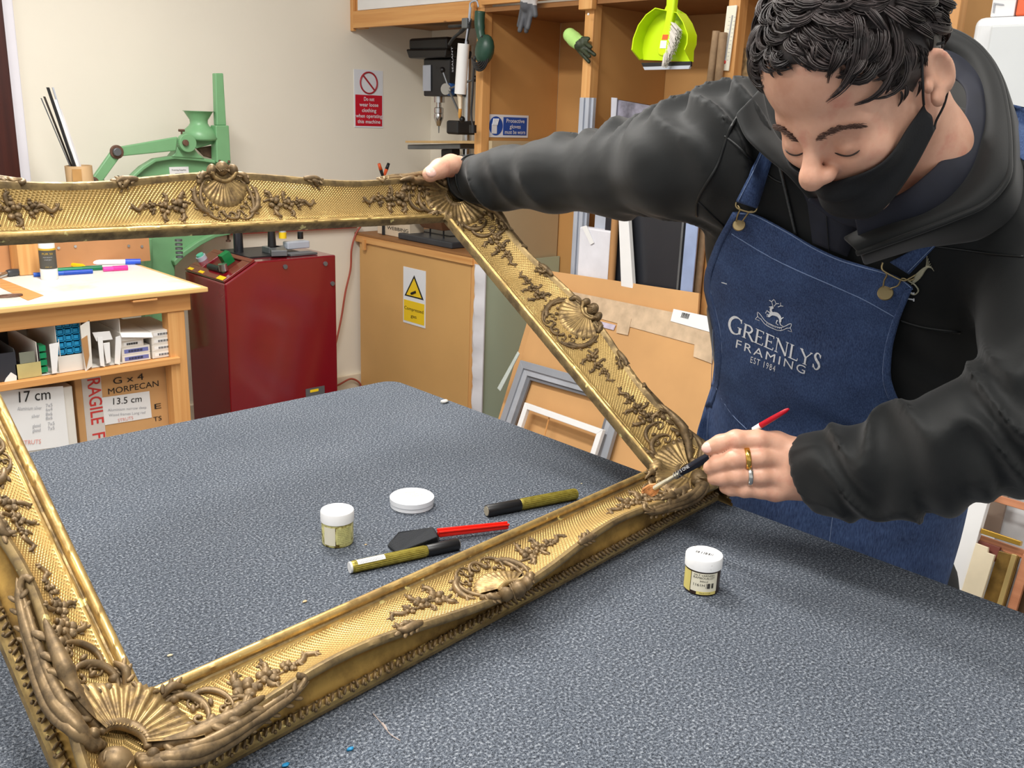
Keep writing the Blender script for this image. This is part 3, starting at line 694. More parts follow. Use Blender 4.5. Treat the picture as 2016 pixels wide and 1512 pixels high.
a=on(1,YG,449,463);MB().tube([a,a+np.array([0,0,-.025])],.005,8).tube([a+np.array([0,0,-.02]),a+np.array([0,0,-.028])],.011,8).build('wing_screw',m_rust,gp)
lb=gq('maker_label',[(333,329),(371,328),(373,352),(336,356)],m_paper,Y=YG-.004,th=.003,bev=0)
P=[on(1,YG-.006,*p) for p in((345,341),(361,340),(362,350),(347,351))];MB().prism(P,(0,.001,0)).build('grey_picture',m_inkf,gp)
a=on(1,YG-.006,338,336);text('lettering','Framing Supplies',a,(1,0,.0),(0,0,1),.006,m_ink,gp,width=.06)
a=on(1,3.5,352,482);
b=MB()
for k in range(5): b.cyl((a[0],3.5,a[2]-.05+k*.016),(a[0],3.5,a[2]-.042+k*.016),.014,n=14)
MB().add(b.v,b.f).build('spring',m_grey,gp)
# ================================================================== card tube with moulding strips
ct=thing('card_tube','short brown cardboard tube leaning behind the frame, holding thin strips','tube')
YT=3.575
a=on(1,YT,160,374);c=on(1,YT,154,326);d=(c-a);d/=np.linalg.norm(d);L=np.linalg.norm(c-a);r=.046
a=a-d*((a[2]-.876)/d[2])
def ring(p,d,r,n=28):
    u=np.cross(d,[0,1,0]);u/=np.linalg.norm(u);w_=np.cross(d,u);return [p+u*r*math.cos(t)+w_*r*math.sin(t) for t in np.linspace(0,2*PI,n,endpoint=False)]
R1,R2,R3,R4=ring(a,d,r),ring(c,d,r),ring(c,d,r-.004),ring(a,d,r-.004)
n=28;vs=R1+R2+R3+R4;fs=[]
for k in range(3):
    for i in range(n): fs.append((k*n+i,k*n+(i+1)%n,(k+1)*n+(i+1)%n,(k+1)*n+i))
fs.append(tuple(3*n+i for i in range(n)))
b=MB();b.add(vs,fs);b.build('tube',mat('kraft_tube',(206,172,128),.7,var=.04),ct,smooth=True)
a2=c*.55+a*.45
b=MB();s_=on(1,YT-r-.001,148,340);b.bb((s_[0]-.01,s_[1],s_[2]-.03),(s_[0]+.022,s_[1]+.002,s_[2]+.012));b.build('torn_tape',mat('brown_tape',(186,142,86),.4),ct)
strips=[((147,330),(94,172),5,'black_strip','black flat moulding strip, tallest in the cardboard tube',m_blackp),((151,330),(104,172),3,'grey_strip','silver grey moulding strip behind the tallest black one',m_silv),((142,330),(87,190),3.4,'dark_strip','dark brown strip just left of the tallest in the tube',mat('dark_brown_strip',(62,54,48),.4)),((154,330),(108,196),5,'white_strip','white strip at the right of the bundle in the tube',m_white),((139,330),(81,193),1.6,'thin_strip','thinnest leftmost strip in the cardboard tube',m_grey),((158,330),(118,215),5,'clear_strip','translucent white strip at the far right of the bundle',m_lav if 0 else mat('frosted_strip',(224,222,224),.3))]
for i,(p,q_,w_,nm,lab,mm) in enumerate(strips):
    Yk=YT+.015*((i%3)-1);A_=on(1,Yk,*p);B_=on(1,Yk,*q_);A_=A_-(B_-A_)*.16;h=w_*.0019/2
    MB().hexa([A_+np.array([-h,-.002,0]),A_+np.array([h,-.002,0]),A_+np.array([h,.002,0]),A_+np.array([-h,.002,0])],[B_+np.array([-h,-.002,0]),B_+np.array([h,-.002,0]),B_+np.array([h,.002,0]),B_+np.array([-h,.002,0])]).build(nm,mm,None)
    o=COL.objects[-1];T(o,lab,'moulding strip','strips standing in the cardboard tube')
# ================================================================== pillar drill on the cabinet
XD=2.97
dr=thing('pillar_drill','small black and silver pillar drill standing on the cabinet in the corner','drill')
def dq(name,pix,th,m,X=XD,bev=.004,off=0):
    P=[on(0,X,*p) for p in pix];return MB().prism([p+np.array([-th/2+off,0,0]) for p in P],(th,0,0)).build(name,m,dr,bevel=bev)
dq('belt_cover',[(827,78),(903,74),(903,100),(827,101)],.14,m_black,bev=.012)
dq('cover_lip',[(824,99),(905,98),(903,115),(830,117)],.16,m_blackp,bev=.008)
dq('head',[(848,117),(900,117),(899,190),(848,190)],.09,m_black,bev=.006)
dq('badge',[(849,130),(864,129),(864,180),(849,180)],.004,m_silv,off=-.05,bev=.001)
a=on(0,XD-.055,858,138);text('lettering','P',a,(0,-1,0),(0,0,1),.016,m_ink,dr)
def rpx(px,X=XD): return px*(np.linalg.norm(on(0,X,865,200)-CAM))/FPX
def vcyl(name,px,y0,y1,r0,r1,m,X=XD):
    a=on(0,X,px,y0);b_=on(0,X,px,y1);MB().cyl((a[0],a[1],a[2]),(a[0],a[1],b_[2]),rpx(r0),rpx(r1),24).build(name,m,dr,smooth=True)
vcyl('quill',865,190,202,10,10,m_chrome);vcyl('chuck_neck',864,202,212,5,5,m_chrome)
a=on(0,XD,864,211);z0,z1_=a[2],on(0,XD,864,248)[2];H=z1_-z0;k=rpx(1)
MB().lathe([(6*k,0),(9*k,H*.05),(9*k,H*.3),(8*k,H*.32),(9*k,H*.36),(9*k,H*.6),(7*k,H*.72),(4*k,H*.98),(3*k,H)],(a[0],a[1],z0),24).build('chuck',m_chrome,dr,smooth=True)
vcyl('drill_bit',864,247,262,1.4,.8,m_grey)
a=on(0,XD-.06,884,176);MB().cyl(a,a+np.array([.02,.0,0]),rpx(11),n=24).build('blue_dial',mat('blue_dial',(40,96,170),.4),dr)
MB().cyl(a+np.array([-.03,-.01,0]),a,rpx(10),rpx(8),24).build('feed_hub',m_chrome,dr,smooth=True)
for p,q_ in(((884,174),(871,138)),((884,178),(910,235)),((886,174),(936,155))):
    A_=on(0,XD-.08,*p);B_=on(0,XD-.09,*q_);f=MB().tube([A_,B_],.005,8).build('feed_lever',m_grey,dr,smooth=True);MB().ell(B_,(.014,.014,.014)).build('lever_ball',m_blackp,f,smooth='all')
X2=XD+.08
a=on(0,X2,921,195);zt_d=on(0,X2,921,90)[2]
MB().cyl((X2,a[1],zc+.03),(X2,a[1],zt_d),.022,n=24).build('column',m_chrome,dr,smooth=True)
MB().bb((XD-.02,a[1]-.05,on(0,X2,921,265)[2]),(X2+.04,a[1]+.04,on(0,X2,921,238)[2])).build('column_bracket',m_black,dr,bevel=.01)
dq('drill_table',[(832,285),(936,283),(936,293),(832,294)],.19,m_grey,bev=.004)
dq('table_neck',[(876,294),(898,293),(898,318),(876,318)],.05,m_black)
MB().bb((XD-.10,a[1]-.1,zc+.001),(X2+.06,a[1]+.16,zc+.035)).build('base_plate',mat('charcoal_cast',(56,60,66),.45),dr,bevel=.006)
P=[on(0,XD-.09,*p) for p in((810,466),(908,463),(914,474),(806,474))]
t=T(MB().prism([on(0,XD-.12,*p) for p in((798,277),(937,277),(937,283),(798,281))],(.26,0,0)).build('sacrificial_board',mat('pale_board',(204,170,118),.6),None,bevel=.001),'thin pale board lying on the drill table','board')
bb_=thing('black_stand','black stand with a rusty brown tray on top, on the cabinet beside the box','stand')
Q=[on(0,XS+.1,*p) for p in((806,457),(906,457),(912,477),(804,470))]
y1_,y2_=Q[0][1],Q[2][1]
MB().bb((XS+.03,y2_,zc+.001),(XS+.2,y1_,zc+.03)).build('base',mat('charcoal_cast',(56,60,66),.45),bb_,bevel=.005)
ym=(y1_+y2_)/2
for yy in(ym+.04,ym-.06): MB().cyl((XS+.1,yy,zc+.03),(XS+.1,yy,zc+.07),.004).build('leg',m_black,bb_)
MB().hexa([(XS+.06,ym-.1,zc+.07),(XS+.16,ym-.1,zc+.07),(XS+.16,ym+.05,zc+.07),(XS+.06,ym+.05,zc+.07)],[(XS+.03,ym-.12,zc+.13),(XS+.19,ym-.12,zc+.13),(XS+.19,ym+.11,zc+.13),(XS+.03,ym+.11,zc+.13)]).build('tray',mat('rusty_brown',(104,70,46),.6,var=.2),bb_,bevel=.003)
P=[on(0,XS+.05,*p) for p in((741,449),(860,462))]
P=[on(0,XS+.06,*p) for p in((743,449),(806,462))]
wb=thing('card_carton','low white cardboard carton with brown lettering on the cabinet behind the stand','carton')
MB().bb((XS+.06,P[1][1],zc+.001),(XS+.15,P[0][1],zc+.13)).build('body',mat('cream_carton',(216,200,176),.7),wb,bevel=.003)
a=on(0,XS+.059,762,449);c=on(0,XS+.059,804,455);text('lettering','WEBBING',(XS+.0588,a[1],a[2]-.004),(0,-1,0),(0,0,1),.016,m_ink,wb,width=a[1]-c[1])
# spring clamps on the wall edge of the cabinet
m_or=mat('orange_grip',(240,96,40),.4)
for k,(p0,p1,lab) in enumerate((((757,352),(746,322),'orange-gripped spring clamp, left handle of the pair standing on the cabinet'),((757,352),(770,322),'orange and dark grey clamp handle leaning right on the cabinet'))):
    t=thing('spring_clamp',lab,'clamp','spring clamps on the cabinet')
    A_=on(1,3.82,*p0);B_=on(1,3.82,*p1);dx=.006*(1 if k else -1);A_=A_+np.array([dx,0,0])
    MB().tube([(A_[0],3.82+.02*k,zc+.001),A_*1+np.array([0,.02*k,0]),],[.008,.006],8).build('jaw',m_black,t)
    M_=A_*.4+B_*.6+np.array([0,.02*k,0]);B_=B_+np.array([0,.02*k,0]);A3=A_+np.array([0,.02*k,0])
    MB().tube([A3,M_],[.006,.009],8).build('handle',m_black if k==0 else m_or,t);MB().tube([M_,B_],[.009,.0075],8).build('grip',m_or if k==0 else m_black,t,smooth='all')
# ================================================================== things hung on the first post
XP=XS-.05
cg=thing('caulking_gun','black caulking gun holding a white cartridge, hanging on the first post','caulking gun')
def onX(p,X=XP): return on(0,X,*p)
rp=lambda px,X=XP:px*np.linalg.norm(on(0,X,915,150)-CAM)/FPX
MB().tube([onX((913,86)),onX((906,185))],rp(11),24).build('cartridge',m_paper,cg,smooth=True)
MB().tube([onX((906,185)),onX((905,190)),onX((906,212)),onX((905,226))],[rp(8),rp(4.5),rp(3.2),rp(1.8)],12).build('nozzle',mat('nozzle_white',(228,214,190),.4),cg,smooth=True)
MB().tube([onX((906,214)),onX((905,228)),onX((904,233))],[rp(3.4),rp(3),rp(1)],8).build('dried_sealant',mat('orange_sealant',(206,150,70),.6),cg,smooth=True)
b=MB();b.tube([onX((927,40)),onX((918,86)),onX((912,190))],rp(1.8),6);b.build('frame_rod',m_black,cg)
MB().tube([onX((926,14)),onX((923,48)),onX((917,90))],rp(2.6),8).build('plunger_rod',m_silv,cg,smooth=True)
MB().tube(spline([onX((926,22)),onX((926,6)),onX((938,2)),onX((942,14))],5),rp(1.6),6).build('hook',m_silv,cg,smooth='all')
MB().tube(spline([onX((925,44)),onX((908,62)),onX((893,75)),onX((884,88))],5),[rp(4)]*6+[rp(3)]*10,8).build('trigger',m_black,cg,smooth='all')
MB().tube([onX((884,52)),onX((920,50))],rp(3),8).build('grip_lever',m_black,cg,smooth='all')
MB().box(onX((919,46)),(.03,.035,.04)).build('gun_body',m_grey,cg,bevel=.004)
q=onX((906,118),XP);text('lettering','SEALANT',(XP-rp(11)-.0005,q[1]+.012,q[2]-.05),(0,.08,1),(0,1,0),.009,m_inkf,cg,width=.1)
hg=thing('heat_gun','dark green hot air gun with a coiled cable hanging on the first post','heat gun')
m_dg=mat('bottle_green',(38,72,58),.4)
H_=XP-.0
MB().tube(spline([onX((945,22)),onX((944,45)),onX((947,70)),onX((952,86))],5),[rp(9.5)]*8+[rp(8)]*8,14).build('handle',m_dg,hg,smooth='all')
MB().ell(onX((954,98)),(rp(16),rp(20),rp(27)),Matrix.Rotation(.3,3,'X')).build('motor_housing',m_dg,hg,smooth='all')
for k in range(5):
    c=onX((950,96));b=MB();rr=rp(20+k*1.3);b.tube([c+np.array([-.02+.004*k,rr*math.cos(t)*.95+.01,rr*1.25*math.sin(t)-.012*k*.3]) for t in np.linspace(2.2,5.6,18)],rp(1.8),6);b.build('cable_loop',m_black,hg,smooth='all')
MB().tube(spline([onX((935,110)),onX((932,150)),onX((930,190)),onX((928,225)),onX((931,250))],5),rp(2),6).build('hanging_cable',m_black,hg,smooth='all')
MB().tube([onX((931,246)),onX((931,262))],rp(7),10).build('plug',m_blackp,hg,smooth=True)
# gloves
def glove(p,scale,m_palm,m_f,lab,ang,cuffm,X):
    t=thing('work_glove',lab,'glove');c=on(0,X,*p);k=scale
    R=Matrix.Rotation(ang,3,'X')
    def L(y,z,x=0): return np.array(c)+np.array(R@Vector((x,-y*k,z*k)))
    f=lambda P:smin(smin(caps(P,L(0,.0),L(0,.045),.032*k,.034*k),caps(P,L(0,.045),L(0,.085),.03*k,.034*k),.02*k),caps(P,L(.028,.01),L(.05,-.03),.011*k,.010*k),.012*k)
    def g(P):
        d=f(P)
        for i,(y,l) in enumerate(((-.026,.055),(-.009,.068),(.009,.066),(.025,.05))): d=smin(d,caps(P,L(y,-.015),L(y*1.5+.01*math.sin(i*2),-.03-l,-.012*((i%2)*2-1)),.0105*k,.0095*k),.008*k)
        return d
    v,fc=surfnet(g,np.array(c)-.14*k,np.array(c)+.14*k,.004)
    up=np.array(R@Vector((0,0,1)))
    hgt=(v-np.array(c))@up;fz=hgt[fc].mean(1);sel=fz>.005*k
    def sub(mask,nm,mm):
        ff=fc[mask];u,inv=np.unique(ff,return_inverse=True);raw(nm,v[u],inv.reshape(ff.shape),mm,t)
    sub(sel,'cuff',cuffm);sub(~sel,'fingers',m_f);return t
glove((1040,8),1.0,None,mat('dark_grey_rubber',(84,86,92),.6,var=.1,vs=40),'dark grey dipped work glove hanging over the top rail',.25,mat('pale_knit',(190,188,188),.9,bump=.4,bs=300),XS-.06)
glove((1142,88),.75,None,mat('black_green_rubber',(52,60,40),.6,var=.3,vs=60),'bright green and black glove poking out beside the second post',-1.0,mat('pale_lime_knit',(178,222,128),.8,bump=.4,bs=300),XS-.03)
# ================================================================== dustpan and brush
XDp=XS-.28
dp=thing('dustpan','lime green plastic dustpan hanging from the top rail','dustpan')
sh_=[(1264,118),(1262,100),(1265,78),(1275,52),(1290,32),(1308,19),(1312,10),(1313,-30),(1330,-30),(1331,10),(1334,18),(1350,28),(1362,46),(1371,70),(1370,88),(1365,100),(1364,122)]
P=[on(0,XDp,*p) for p in sh_]
b=MB();b.prism(P,(.004,0,0));b.build('pan',m_lime,dp,bevel=.001)
cw=sum(P[:6]+P[10:])/len(P[:6]+P[10:])
wl=[P[i] for i in (0,1,2,3,4,5)]+[P[i] for i in(11,12,13,14,15,16)]
b=MB();v_=[];f_=[]
for i,p in enumerate(wl):
    q=p+(cw-p)*.0;q2=p+(cw-p)*-.02+np.array([-.045 if i not in(0,11) else -.012,0,0]);q3=q2+(cw-q2)*.035*np.array([0,1,1])
    v_+= [q,q2,q3,p+(cw-p)*.05*np.array([0,1,1])]
for i in range(len(wl)-1):
    for k in range(4): f_.append((i*4+k,i*4+(k+1)%4,(i+1)*4+(k+1)%4,(i+1)*4+k))
f_+=[(0,1,2,3),tuple(len(v_)-4+k for k in range(4))[::-1]]
b.add(v_,f_);b.build('rim',m_lime,dp,smooth=True)
q=[on(0,XDp-.006,*p) for p in((1265,124),(1363,121),(1363,131),(1270,134))];MB().prism(q,(-.008,0,0)).build('rubber_lip',m_blackp,dp,bevel=.001)
q=[on(0,XDp-.008,*p) for p in((1269,132),(1362,129),(1359,136),(1272,138))];MB().prism(q,(-.008,0,0)).build('lip_edge',m_silv,dp)
hb=thing('hand_brush','lime green hand brush with white bristles clipped inside the dustpan','brush')
Xb=XDp-.05
hp=[on(0,Xb,*p) for p in((1313,-30),(1331,-30),(1325,25),(1320,50),(1318,80),(1312,106),(1303,112),(1294,108),(1293,96),(1300,70),(1308,40),(1312,15))]
MB().prism(hp,(.022,0,0)).build('handle',m_lime,hb,bevel=.006,seg=3)
b=MB();rr=np.random.RandomState(1)
for i in range(420):
    t=rr.rand();s=rr.rand()
    A_=on(0,Xb+.012,1324-13*t,42+62*t);B_=on(0,Xb+.012,1338-31*t**1.6,58+76*t);B_=A_+(B_-A_)*(.85+.25*rr.rand());dx=np.array([(s-.5)*.02,0,0]);b.tube([A_+dx,B_+dx*1.4],[.0013,.0009],4)
b.build('bristles',mat('white_bristle',(214,208,200),.7),hb)['kind']='stuff'
q=[on(0,Xb-.0005,*p) for p in((1305,68),(1316,68),(1314,78),(1303,78))];MB().prism(q,(-.0006,0,0)).build('sticker',m_or,hb)
q=[on(0,Xb-.0005,*p) for p in((1301,80),(1313,80),(1311,95),(1299,95))];MB().prism(q,(-.0006,0,0)).build('sticker',m_paper,hb)
# ================================================================== thermometer on the third post
XTh=XS-.004
P=[on(0,XTh,*p) for p in((1433,12),(1453,10),(1436,140),(1418,139))]
th=thing('thermometer','long white wall thermometer hanging on the third post','thermometer')
MB().prism([p-np.array([.006,0,0]) for p in P],(.006,0,0)).build('plate',mat('ivory_plastic',(244,240,222),.4,var=0),th,bevel=.008,seg=4)
a,c=on(0,XTh-.007,1442,30),on(0,XTh-.007,1427,122);MB().tube([a,c],.0022,8).build('tube',m_inkf,th,smooth=True)
MB().ell(c,(.004,.004,.006)).build('bulb',m_redink,th,smooth='all')
b=MB()
for k in range(12):
    p=a+(c-a)*(k+.5)/12
    for s in(-1,1): b.box(p+np.array([.0005,s*.009,0]),(.0006,.006,.001))
b.build('scale_marks',m_inkf,th)
# ================================================================== uprights and sheets in the rack bays
def upr(name,top,lab,cat,m,X,th=.012,lean=.0,group=None,parent=None,z0=.01,bev=.001):
    """vertical board whose upper corners are read from the photograph on the plane X; it runs down to the floor"""
    A_,B_=[on(0,X,*p) for p in top]
    P=[A_,B_,np.array([X-lean,B_[1],z0]),np.array([X-lean,A_[1],z0])]
    o=MB().prism(P,(th,0,0)).build(name,m,parent,bevel=bev)
    if lab: T(o,lab,cat,group)
    return o
b=MB()
A_,B_=on(0,XS-.03,1140,192),on(0,XS-.03,1168,192);y0,y1=A_[1],B_[1]
for (u0,u1,d) in((0,.2,.0),(.2,.45,.012),(.45,.6,.004),(.6,.85,.014),(.85,1,.002)):
    b.bb((XS-.026-d,y0+(y1-y0)*u1,.01),(XS-.012,y0+(y1-y0)*u0,A_[2]))
T(b.build('aluminium_moulding',m_silv,None,bevel=.001),'silver white ribbed moulding length standing against the second post','moulding')
wp=thing('wrapped_panel','tall black panel in clear plastic wrap standing in the third bay','panel')
Xq=XS-.06
upr('panel',((1207,195),(1372,224)),None,None,mat('black_panel',(40,42,48),.35,var=.04),Xq,.03,parent=wp)
q=[on(0,Xq-.003,*p) for p in((1209,195),(1372,224),(1372,262),(1205,252))];MB().prism(q,(-.004,0,0)).build('plastic_wrap',mat('grey_film',(128,126,140),.2,var=.4,vs=22,spec=.8),wp)
q=[on(0,Xq-.008,*p) for p in((1269,219),(1372,225),(1372,262),(1296,262))];MB().prism(q,(-.003,0,0)).build('pale_card',mat('pale_warm_card',(214,206,198),.6),wp)
q=[on(0,Xq-.012,*p) for p in((1205,192),(1216,193),(1211,262),(1203,262))];MB().prism(q,(-.004,0,0)).build('edge_tape',m_lav if 0 else mat('milky_tape',(196,198,210),.3),wp)
A_=on(0,Xq-.002,1345,425);MB().bb((Xq-.006,A_[1]-.008,.01),(Xq-.001,A_[1]+.0,A_[2]+.35)).build('edge_trim',m_grey,wp)
upr('glass_strip',((1354,400),(1378,402)),'narrow bluish glass pane beside the black wrapped panel','glass pane',mat('bluish_pane',(150,168,206),.15,spec=.8),XS-.07,.006)
pk=thing('paper_package','white paper-wrapped package standing beside the silver moulding','package')
A_,B_=on(0,XS-.07,1141,446),on(0,XS-.07,1203,441)
MB().bb((XS-.07,B_[1],.02),(XS-.03,A_[1],A_[2])).build('wrap',mat('tissue_white',(228,228,236),.6,var=.05),pk,bevel=.006)
q=[on(0,XS-.073,*p) for p in((1146,446),(1155,444),(1170,478),(1163,482))];MB().prism(q,(-.002,0,0)).build('tape_strip',m_paper,pk)
q=on(0,XS-.08,1211,440);T(MB().cyl((q[0],q[1],.01),(q[0],q[1],q[2]+.2),.014).build('card_roll',m_card2,None,smooth=True),'thin brown card roll between the white package and the white board','roll')
A_,B_=on(0,XS-.10,1217,415),on(0,XS-.10,1236,418);C_,D_=on(0,XS-.10,1245,556),on(0,XS-.10,1222,552)
e1=(D_-A_)*1.9;e2=(C_-B_)*1.9
T(MB().prism([A_,B_,B_+e2,A_+e1],(.02,0,0)).build('white_board',m_white,None,bevel=.002),'narrow white board leaning in front of the black panel','board')
upr('metal_strip',((1172,415),(1200,414)),'silver strip standing behind the paper package','strip',m_silv,XS-.03,.006)
for k,(a_,b_,lab) in enumerate((((1411,61),(1395,190),'left brown fabric roll standing beside the thermometer post'),((1424,64),(1412,182),'right brown fabric roll next to the thermometer'))):
    A_,B_=on(0,XS-.02,*a_),on(0,XS-.02,*b_);B2=A_+(B_-A_)*6.
    T(MB().tube([A_,B_,B2],.013,10).build('fabric_roll',mat('taupe_cloth',(166,138,108),.8,var=.1,vs=50),None,smooth=True),lab,'roll','fabric rolls by the third post')
q=[on(0,XS+.06,*p) for p in((1456,95),(1490,90),(1482,230),(1440,230))];T(MB().prism(q,(.03,0,0)).build('bubble_wrap',mat('bubble_film',(176,150,110),.2,var=.3,vs=50,bump=.6,bs=120),None,bevel=.008),'crinkled clear bubble wrap roll behind the thermometer post','bubble wrap')
# glass sheet and beige sheet in the bay right of the cabinet
YS=2.99
A_=on(1,YS,957,521);B_=on(1,YS,1128,500)
gl=NT('green_glass');gl.b.inputs['Base Color'].default_value=sr(186,204,182);gl.b.inputs['Roughness'].default_value=.12;gl.b.inputs['Alpha'].default_value=1.
T(MB().bb((XS+.002,YS,.01),(XW-.02,YS+.006,(A_[2]+B_[2])/2)).build('glass_sheet',gl.m,None),'large sheet of green tinted glass standing beside the cabinet','glass sheet')
T(MB().bb((XS+.03,YS+.02,.01),(XW-.02,YS+.04,1.35)).build('beige_sheet',mat('beige_glossy_sheet',(192,176,144),.3,var=.03,vs=3),None),'tall glossy beige sheet standing behind the green glass','sheet')
b=MB();A_=on(0,XS-.02,936,522);vs=[];fs=[];N_=40;rs=np.random.RandomState(7)
z_t=A_[2];yl=3.04
for i in range(N_+1):
    z=z_t*(1-i/N_);wv=.018+.016*math.exp(-((z-.52)/.1)**2)+.004*rs.randn()
    yr=on(0,XS-.02,954,520)[1]
    for y,x in((yl+wv*.5,XS-.015),(yl-.01,XS-.028-.006*math.sin(i*.9)),(yr,XS-.014),(yr,XS-.008),(yl+wv*.5,XS-.008)): vs.append((x,y,z+.002))
for i in range(N_):
    for k in range(5): fs.append((i*5+k,i*5+(k+1)%5,(i+1)*5+(k+1)%5,(i+1)*5+k))
b.add(vs,fs);T(b.build('plastic_sheet',mat('white_poly',(226,226,232),.3,var=.03),None,smooth=True),'torn strip of white plastic hanging down the first post','plastic')
# ================================================================== leaning card sheets and frames
PL=np.array([2.50,2.2,.6]);K_=.30;NL=np.array([-1,0,K_]);NL=NL/np.linalg.norm(NL)
def lean(name,pix,th,m,off=0,parent=None,bevel=.0015):
    o=quadp(name,pix,PL+NL*off,NL,th,m,parent,bevel)
    if name in('sheet','card_sheet'):
        for v in o.data.vertices:
            if v.co.z<.5:
                k=v.co.z-.008;v.co.x-=K_*k;v.co.z-=k
    return o
cs=lean('card_sheet',((1068,531),(1376,577),(1376,1000),(930,1000)),.012,m_card,-.03)
T(cs,'tall plain cardboard sheet leaning at the back of the stack','cardboard')
cf=thing('taped_card_pack','large brown cardboard pack sealed with clear tape, leaning behind the grey frame','cardboard')
lean('sheet',((1066,572),(1412,628),(1470,1000),(940,1000)),.014,m_card,0,cf)
m_tape=mat('clear_parcel_tape',(206,180,150),.2,var=.12,vs=25)
lean('tape',((1085,566),(1410,632),(1410,690),(1082,600)),.001,m_tape,.003,cf,0)
lean('tape_tail',((1218,620),(1243,627),(1236,660),(1213,655)),.001,m_tape,.0045,cf,0)
lean('tape_tail',((1370,650),(1410,660),(1402,716),(1365,702)),.001,m_tape,.0045,cf,0)
lean('violet_tape',((1100,612),(1212,640),(1208,650),(1096,622)),.001,mat('lilac_tape',(196,186,204),.3,var=.1,vs=60),.0045,cf,0)
lean('shipping_label',((1326,608),(1404,625),(1402,655),(1320,632)),.001,m_paper,.0055,cf,0)
b=MB()
for k in range(9):
    q=[onp(1343+k*1.7,615+k*.4,PL+NL*.0062,NL),onp(1344+k*1.7+(k%3)*.3,615+k*.4,PL+NL*.0062,NL),onp(1341+k*1.7,625+k*.4,PL+NL*.0062,NL),onp(1340+k*1.7,625+k*.4,PL+NL*.0062,NL)];b.add(q,[(0,1,2,3)])
b.build('barcode',m_ink,cf)
def vport(name,pix,lab,cat,off,m,wpx,th=.02,grp=None,par=None,bars=4):
    """frame whose four outer corners are known; members of width wm"""
    P=[onp(x,y,PL+NL*off,NL) for x,y in pix];t=thing(name,lab,cat,grp)
    c=sum(P)/4
    In=[]
    for i in range(4):
        a=P[i-1]-P[i];b_=P[(i+1)%4]-P[i];a/=np.linalg.norm(a);b_/=np.linalg.norm(b_);In.append(P[i]+(a+b_)*wpx/max(.2,np.linalg.norm(np.cross(a,b_))))
    for i in range(4):
        MB().prism([P[i],P[(i+1)%4],In[(i+1)%4],In[i]],NL*th).build('rail',m,t,bevel=.0015)
    return t
m_gfr=mat('grey_frame_paint',(150,154,162),.4,var=.04)
fr0=((1031,710),(1240,768),(1170,1010),(945,960))
def shift(p,k): c=(sum(x for x,_ in p)/4,sum(y for _,y in p)/4);return tuple((x+(c[0]-x)*k,y+(c[1]-y)*k) for x,y in p)
vport('grey_picture_frame',fr0,'outer grey picture frame leaning on the taped cardboard','frame',.016,m_gfr,.028,.02,'nested grey frames leaning on cardboard')
vport('grey_picture_frame',shift(fr0,.10),'middle grey frame nested inside the outer grey one','frame',.012,mat('light_grey_frame',(172,176,184),.35),.026,.016,'nested grey frames leaning on cardboard')
vport('grey_picture_frame',shift(fr0,.195),'innermost grey frame around brown backing','frame',.008,mat('dark_grey_frame',(118,120,126),.4),.016,.012,'nested grey frames leaning on cardboard')
vport('white_picture_frame',((1039,793),(1193,847),(1135,1025),(970,1003)),'small plain white picture frame standing in front of the grey frames','frame',.045,m_white,.022,.018)
a,c=onp(1084,812,PL+NL*.05,NL),onp(1068,872,PL+NL*.05,NL);T(MB().tube([a,a+(c-a)*2.5],.003,6).build('thin_batten',m_pinev,None),'thin wooden stick standing inside the white frame','stick')
q=[onp(x,y,PL+NL*.07,NL) for x,y in((1191,846),(1216,852),(1204,850),(1192,852))]
quadp('glass_strip',((1019,692),(1022,697),(985,770),(979,764)),(2.45,2.5,.6),(-1,0,.2),.004,mat('milky_film',(200,210,204),.25),None);T(COL.objects[-1],'clear strip of film leaning on the green glass','film')
# ================================================================== right hand side behind the man
wc=thing('white_appliance','white rounded metal cabinet behind the man at the right edge','appliance')
c=pd(1955,200,2.25);XA=c[0]
P=[on(0,XA,*p) for p in((1918,34),(2100,60),(2100,600),(1890,600))]
zt_a=P[0][2];ya=on(0,XA,1914,60)[1]
MB().bb((XA,ya-.9,.02),(XA+.4,ya,zt_a)).build('body',mat('appliance_white',(226,228,230),.3,var=.01),wc,bevel=.02,seg=4)
a=on(0,XA-.001,1952,60);MB().bb((XA-.012,ya-.9,.1),(XA-.001,a[1],zt_a-.02)).build('door',mat('appliance_door',(212,216,218),.3,var=.01),wc,bevel=.006)
a=on(0,XA,1942,35);c=on(0,XA,1988,35)
t=thing('white_carton','white carton with a thin printed bracket mark on top of the white appliance','carton')
MB().bb((XA+.02,c[1],zt_a+.001),(XA+.3,a[1],zt_a+.2)).build('body',m_paper,t,bevel=.002)
q=[on(0,XA+.018,*p) for p in((1954,25),(1956,5),(1976,8),(1976,11),(1959,9),(1957,26))];MB().prism(q,(.001,0,0)).build('printed_mark',m_inkf,t)
T(MB().bb((XA+.02,c[1]-.2,zt_a+.001),(XA+.3,c[1]-.003,zt_a+.045)).build('orange_box',mat('orange_box',(224,96,50),.4),None,bevel=.004),'flat orange box beside the white carton','box')
T(MB().bb((XA+.02,c[1]-.2,zt_a+.048),(XA+.3,c[1]-.003,zt_a+.09)).build('orange_box',mat('salmon_box',(236,150,110),.4),None,bevel=.004),'paler salmon box stacked on the flat orange one','box')
P2=np.array(pd(1930,1060,2.0));N2=np.array([-1,0,.32]);N2=N2/np.linalg.norm(N2)
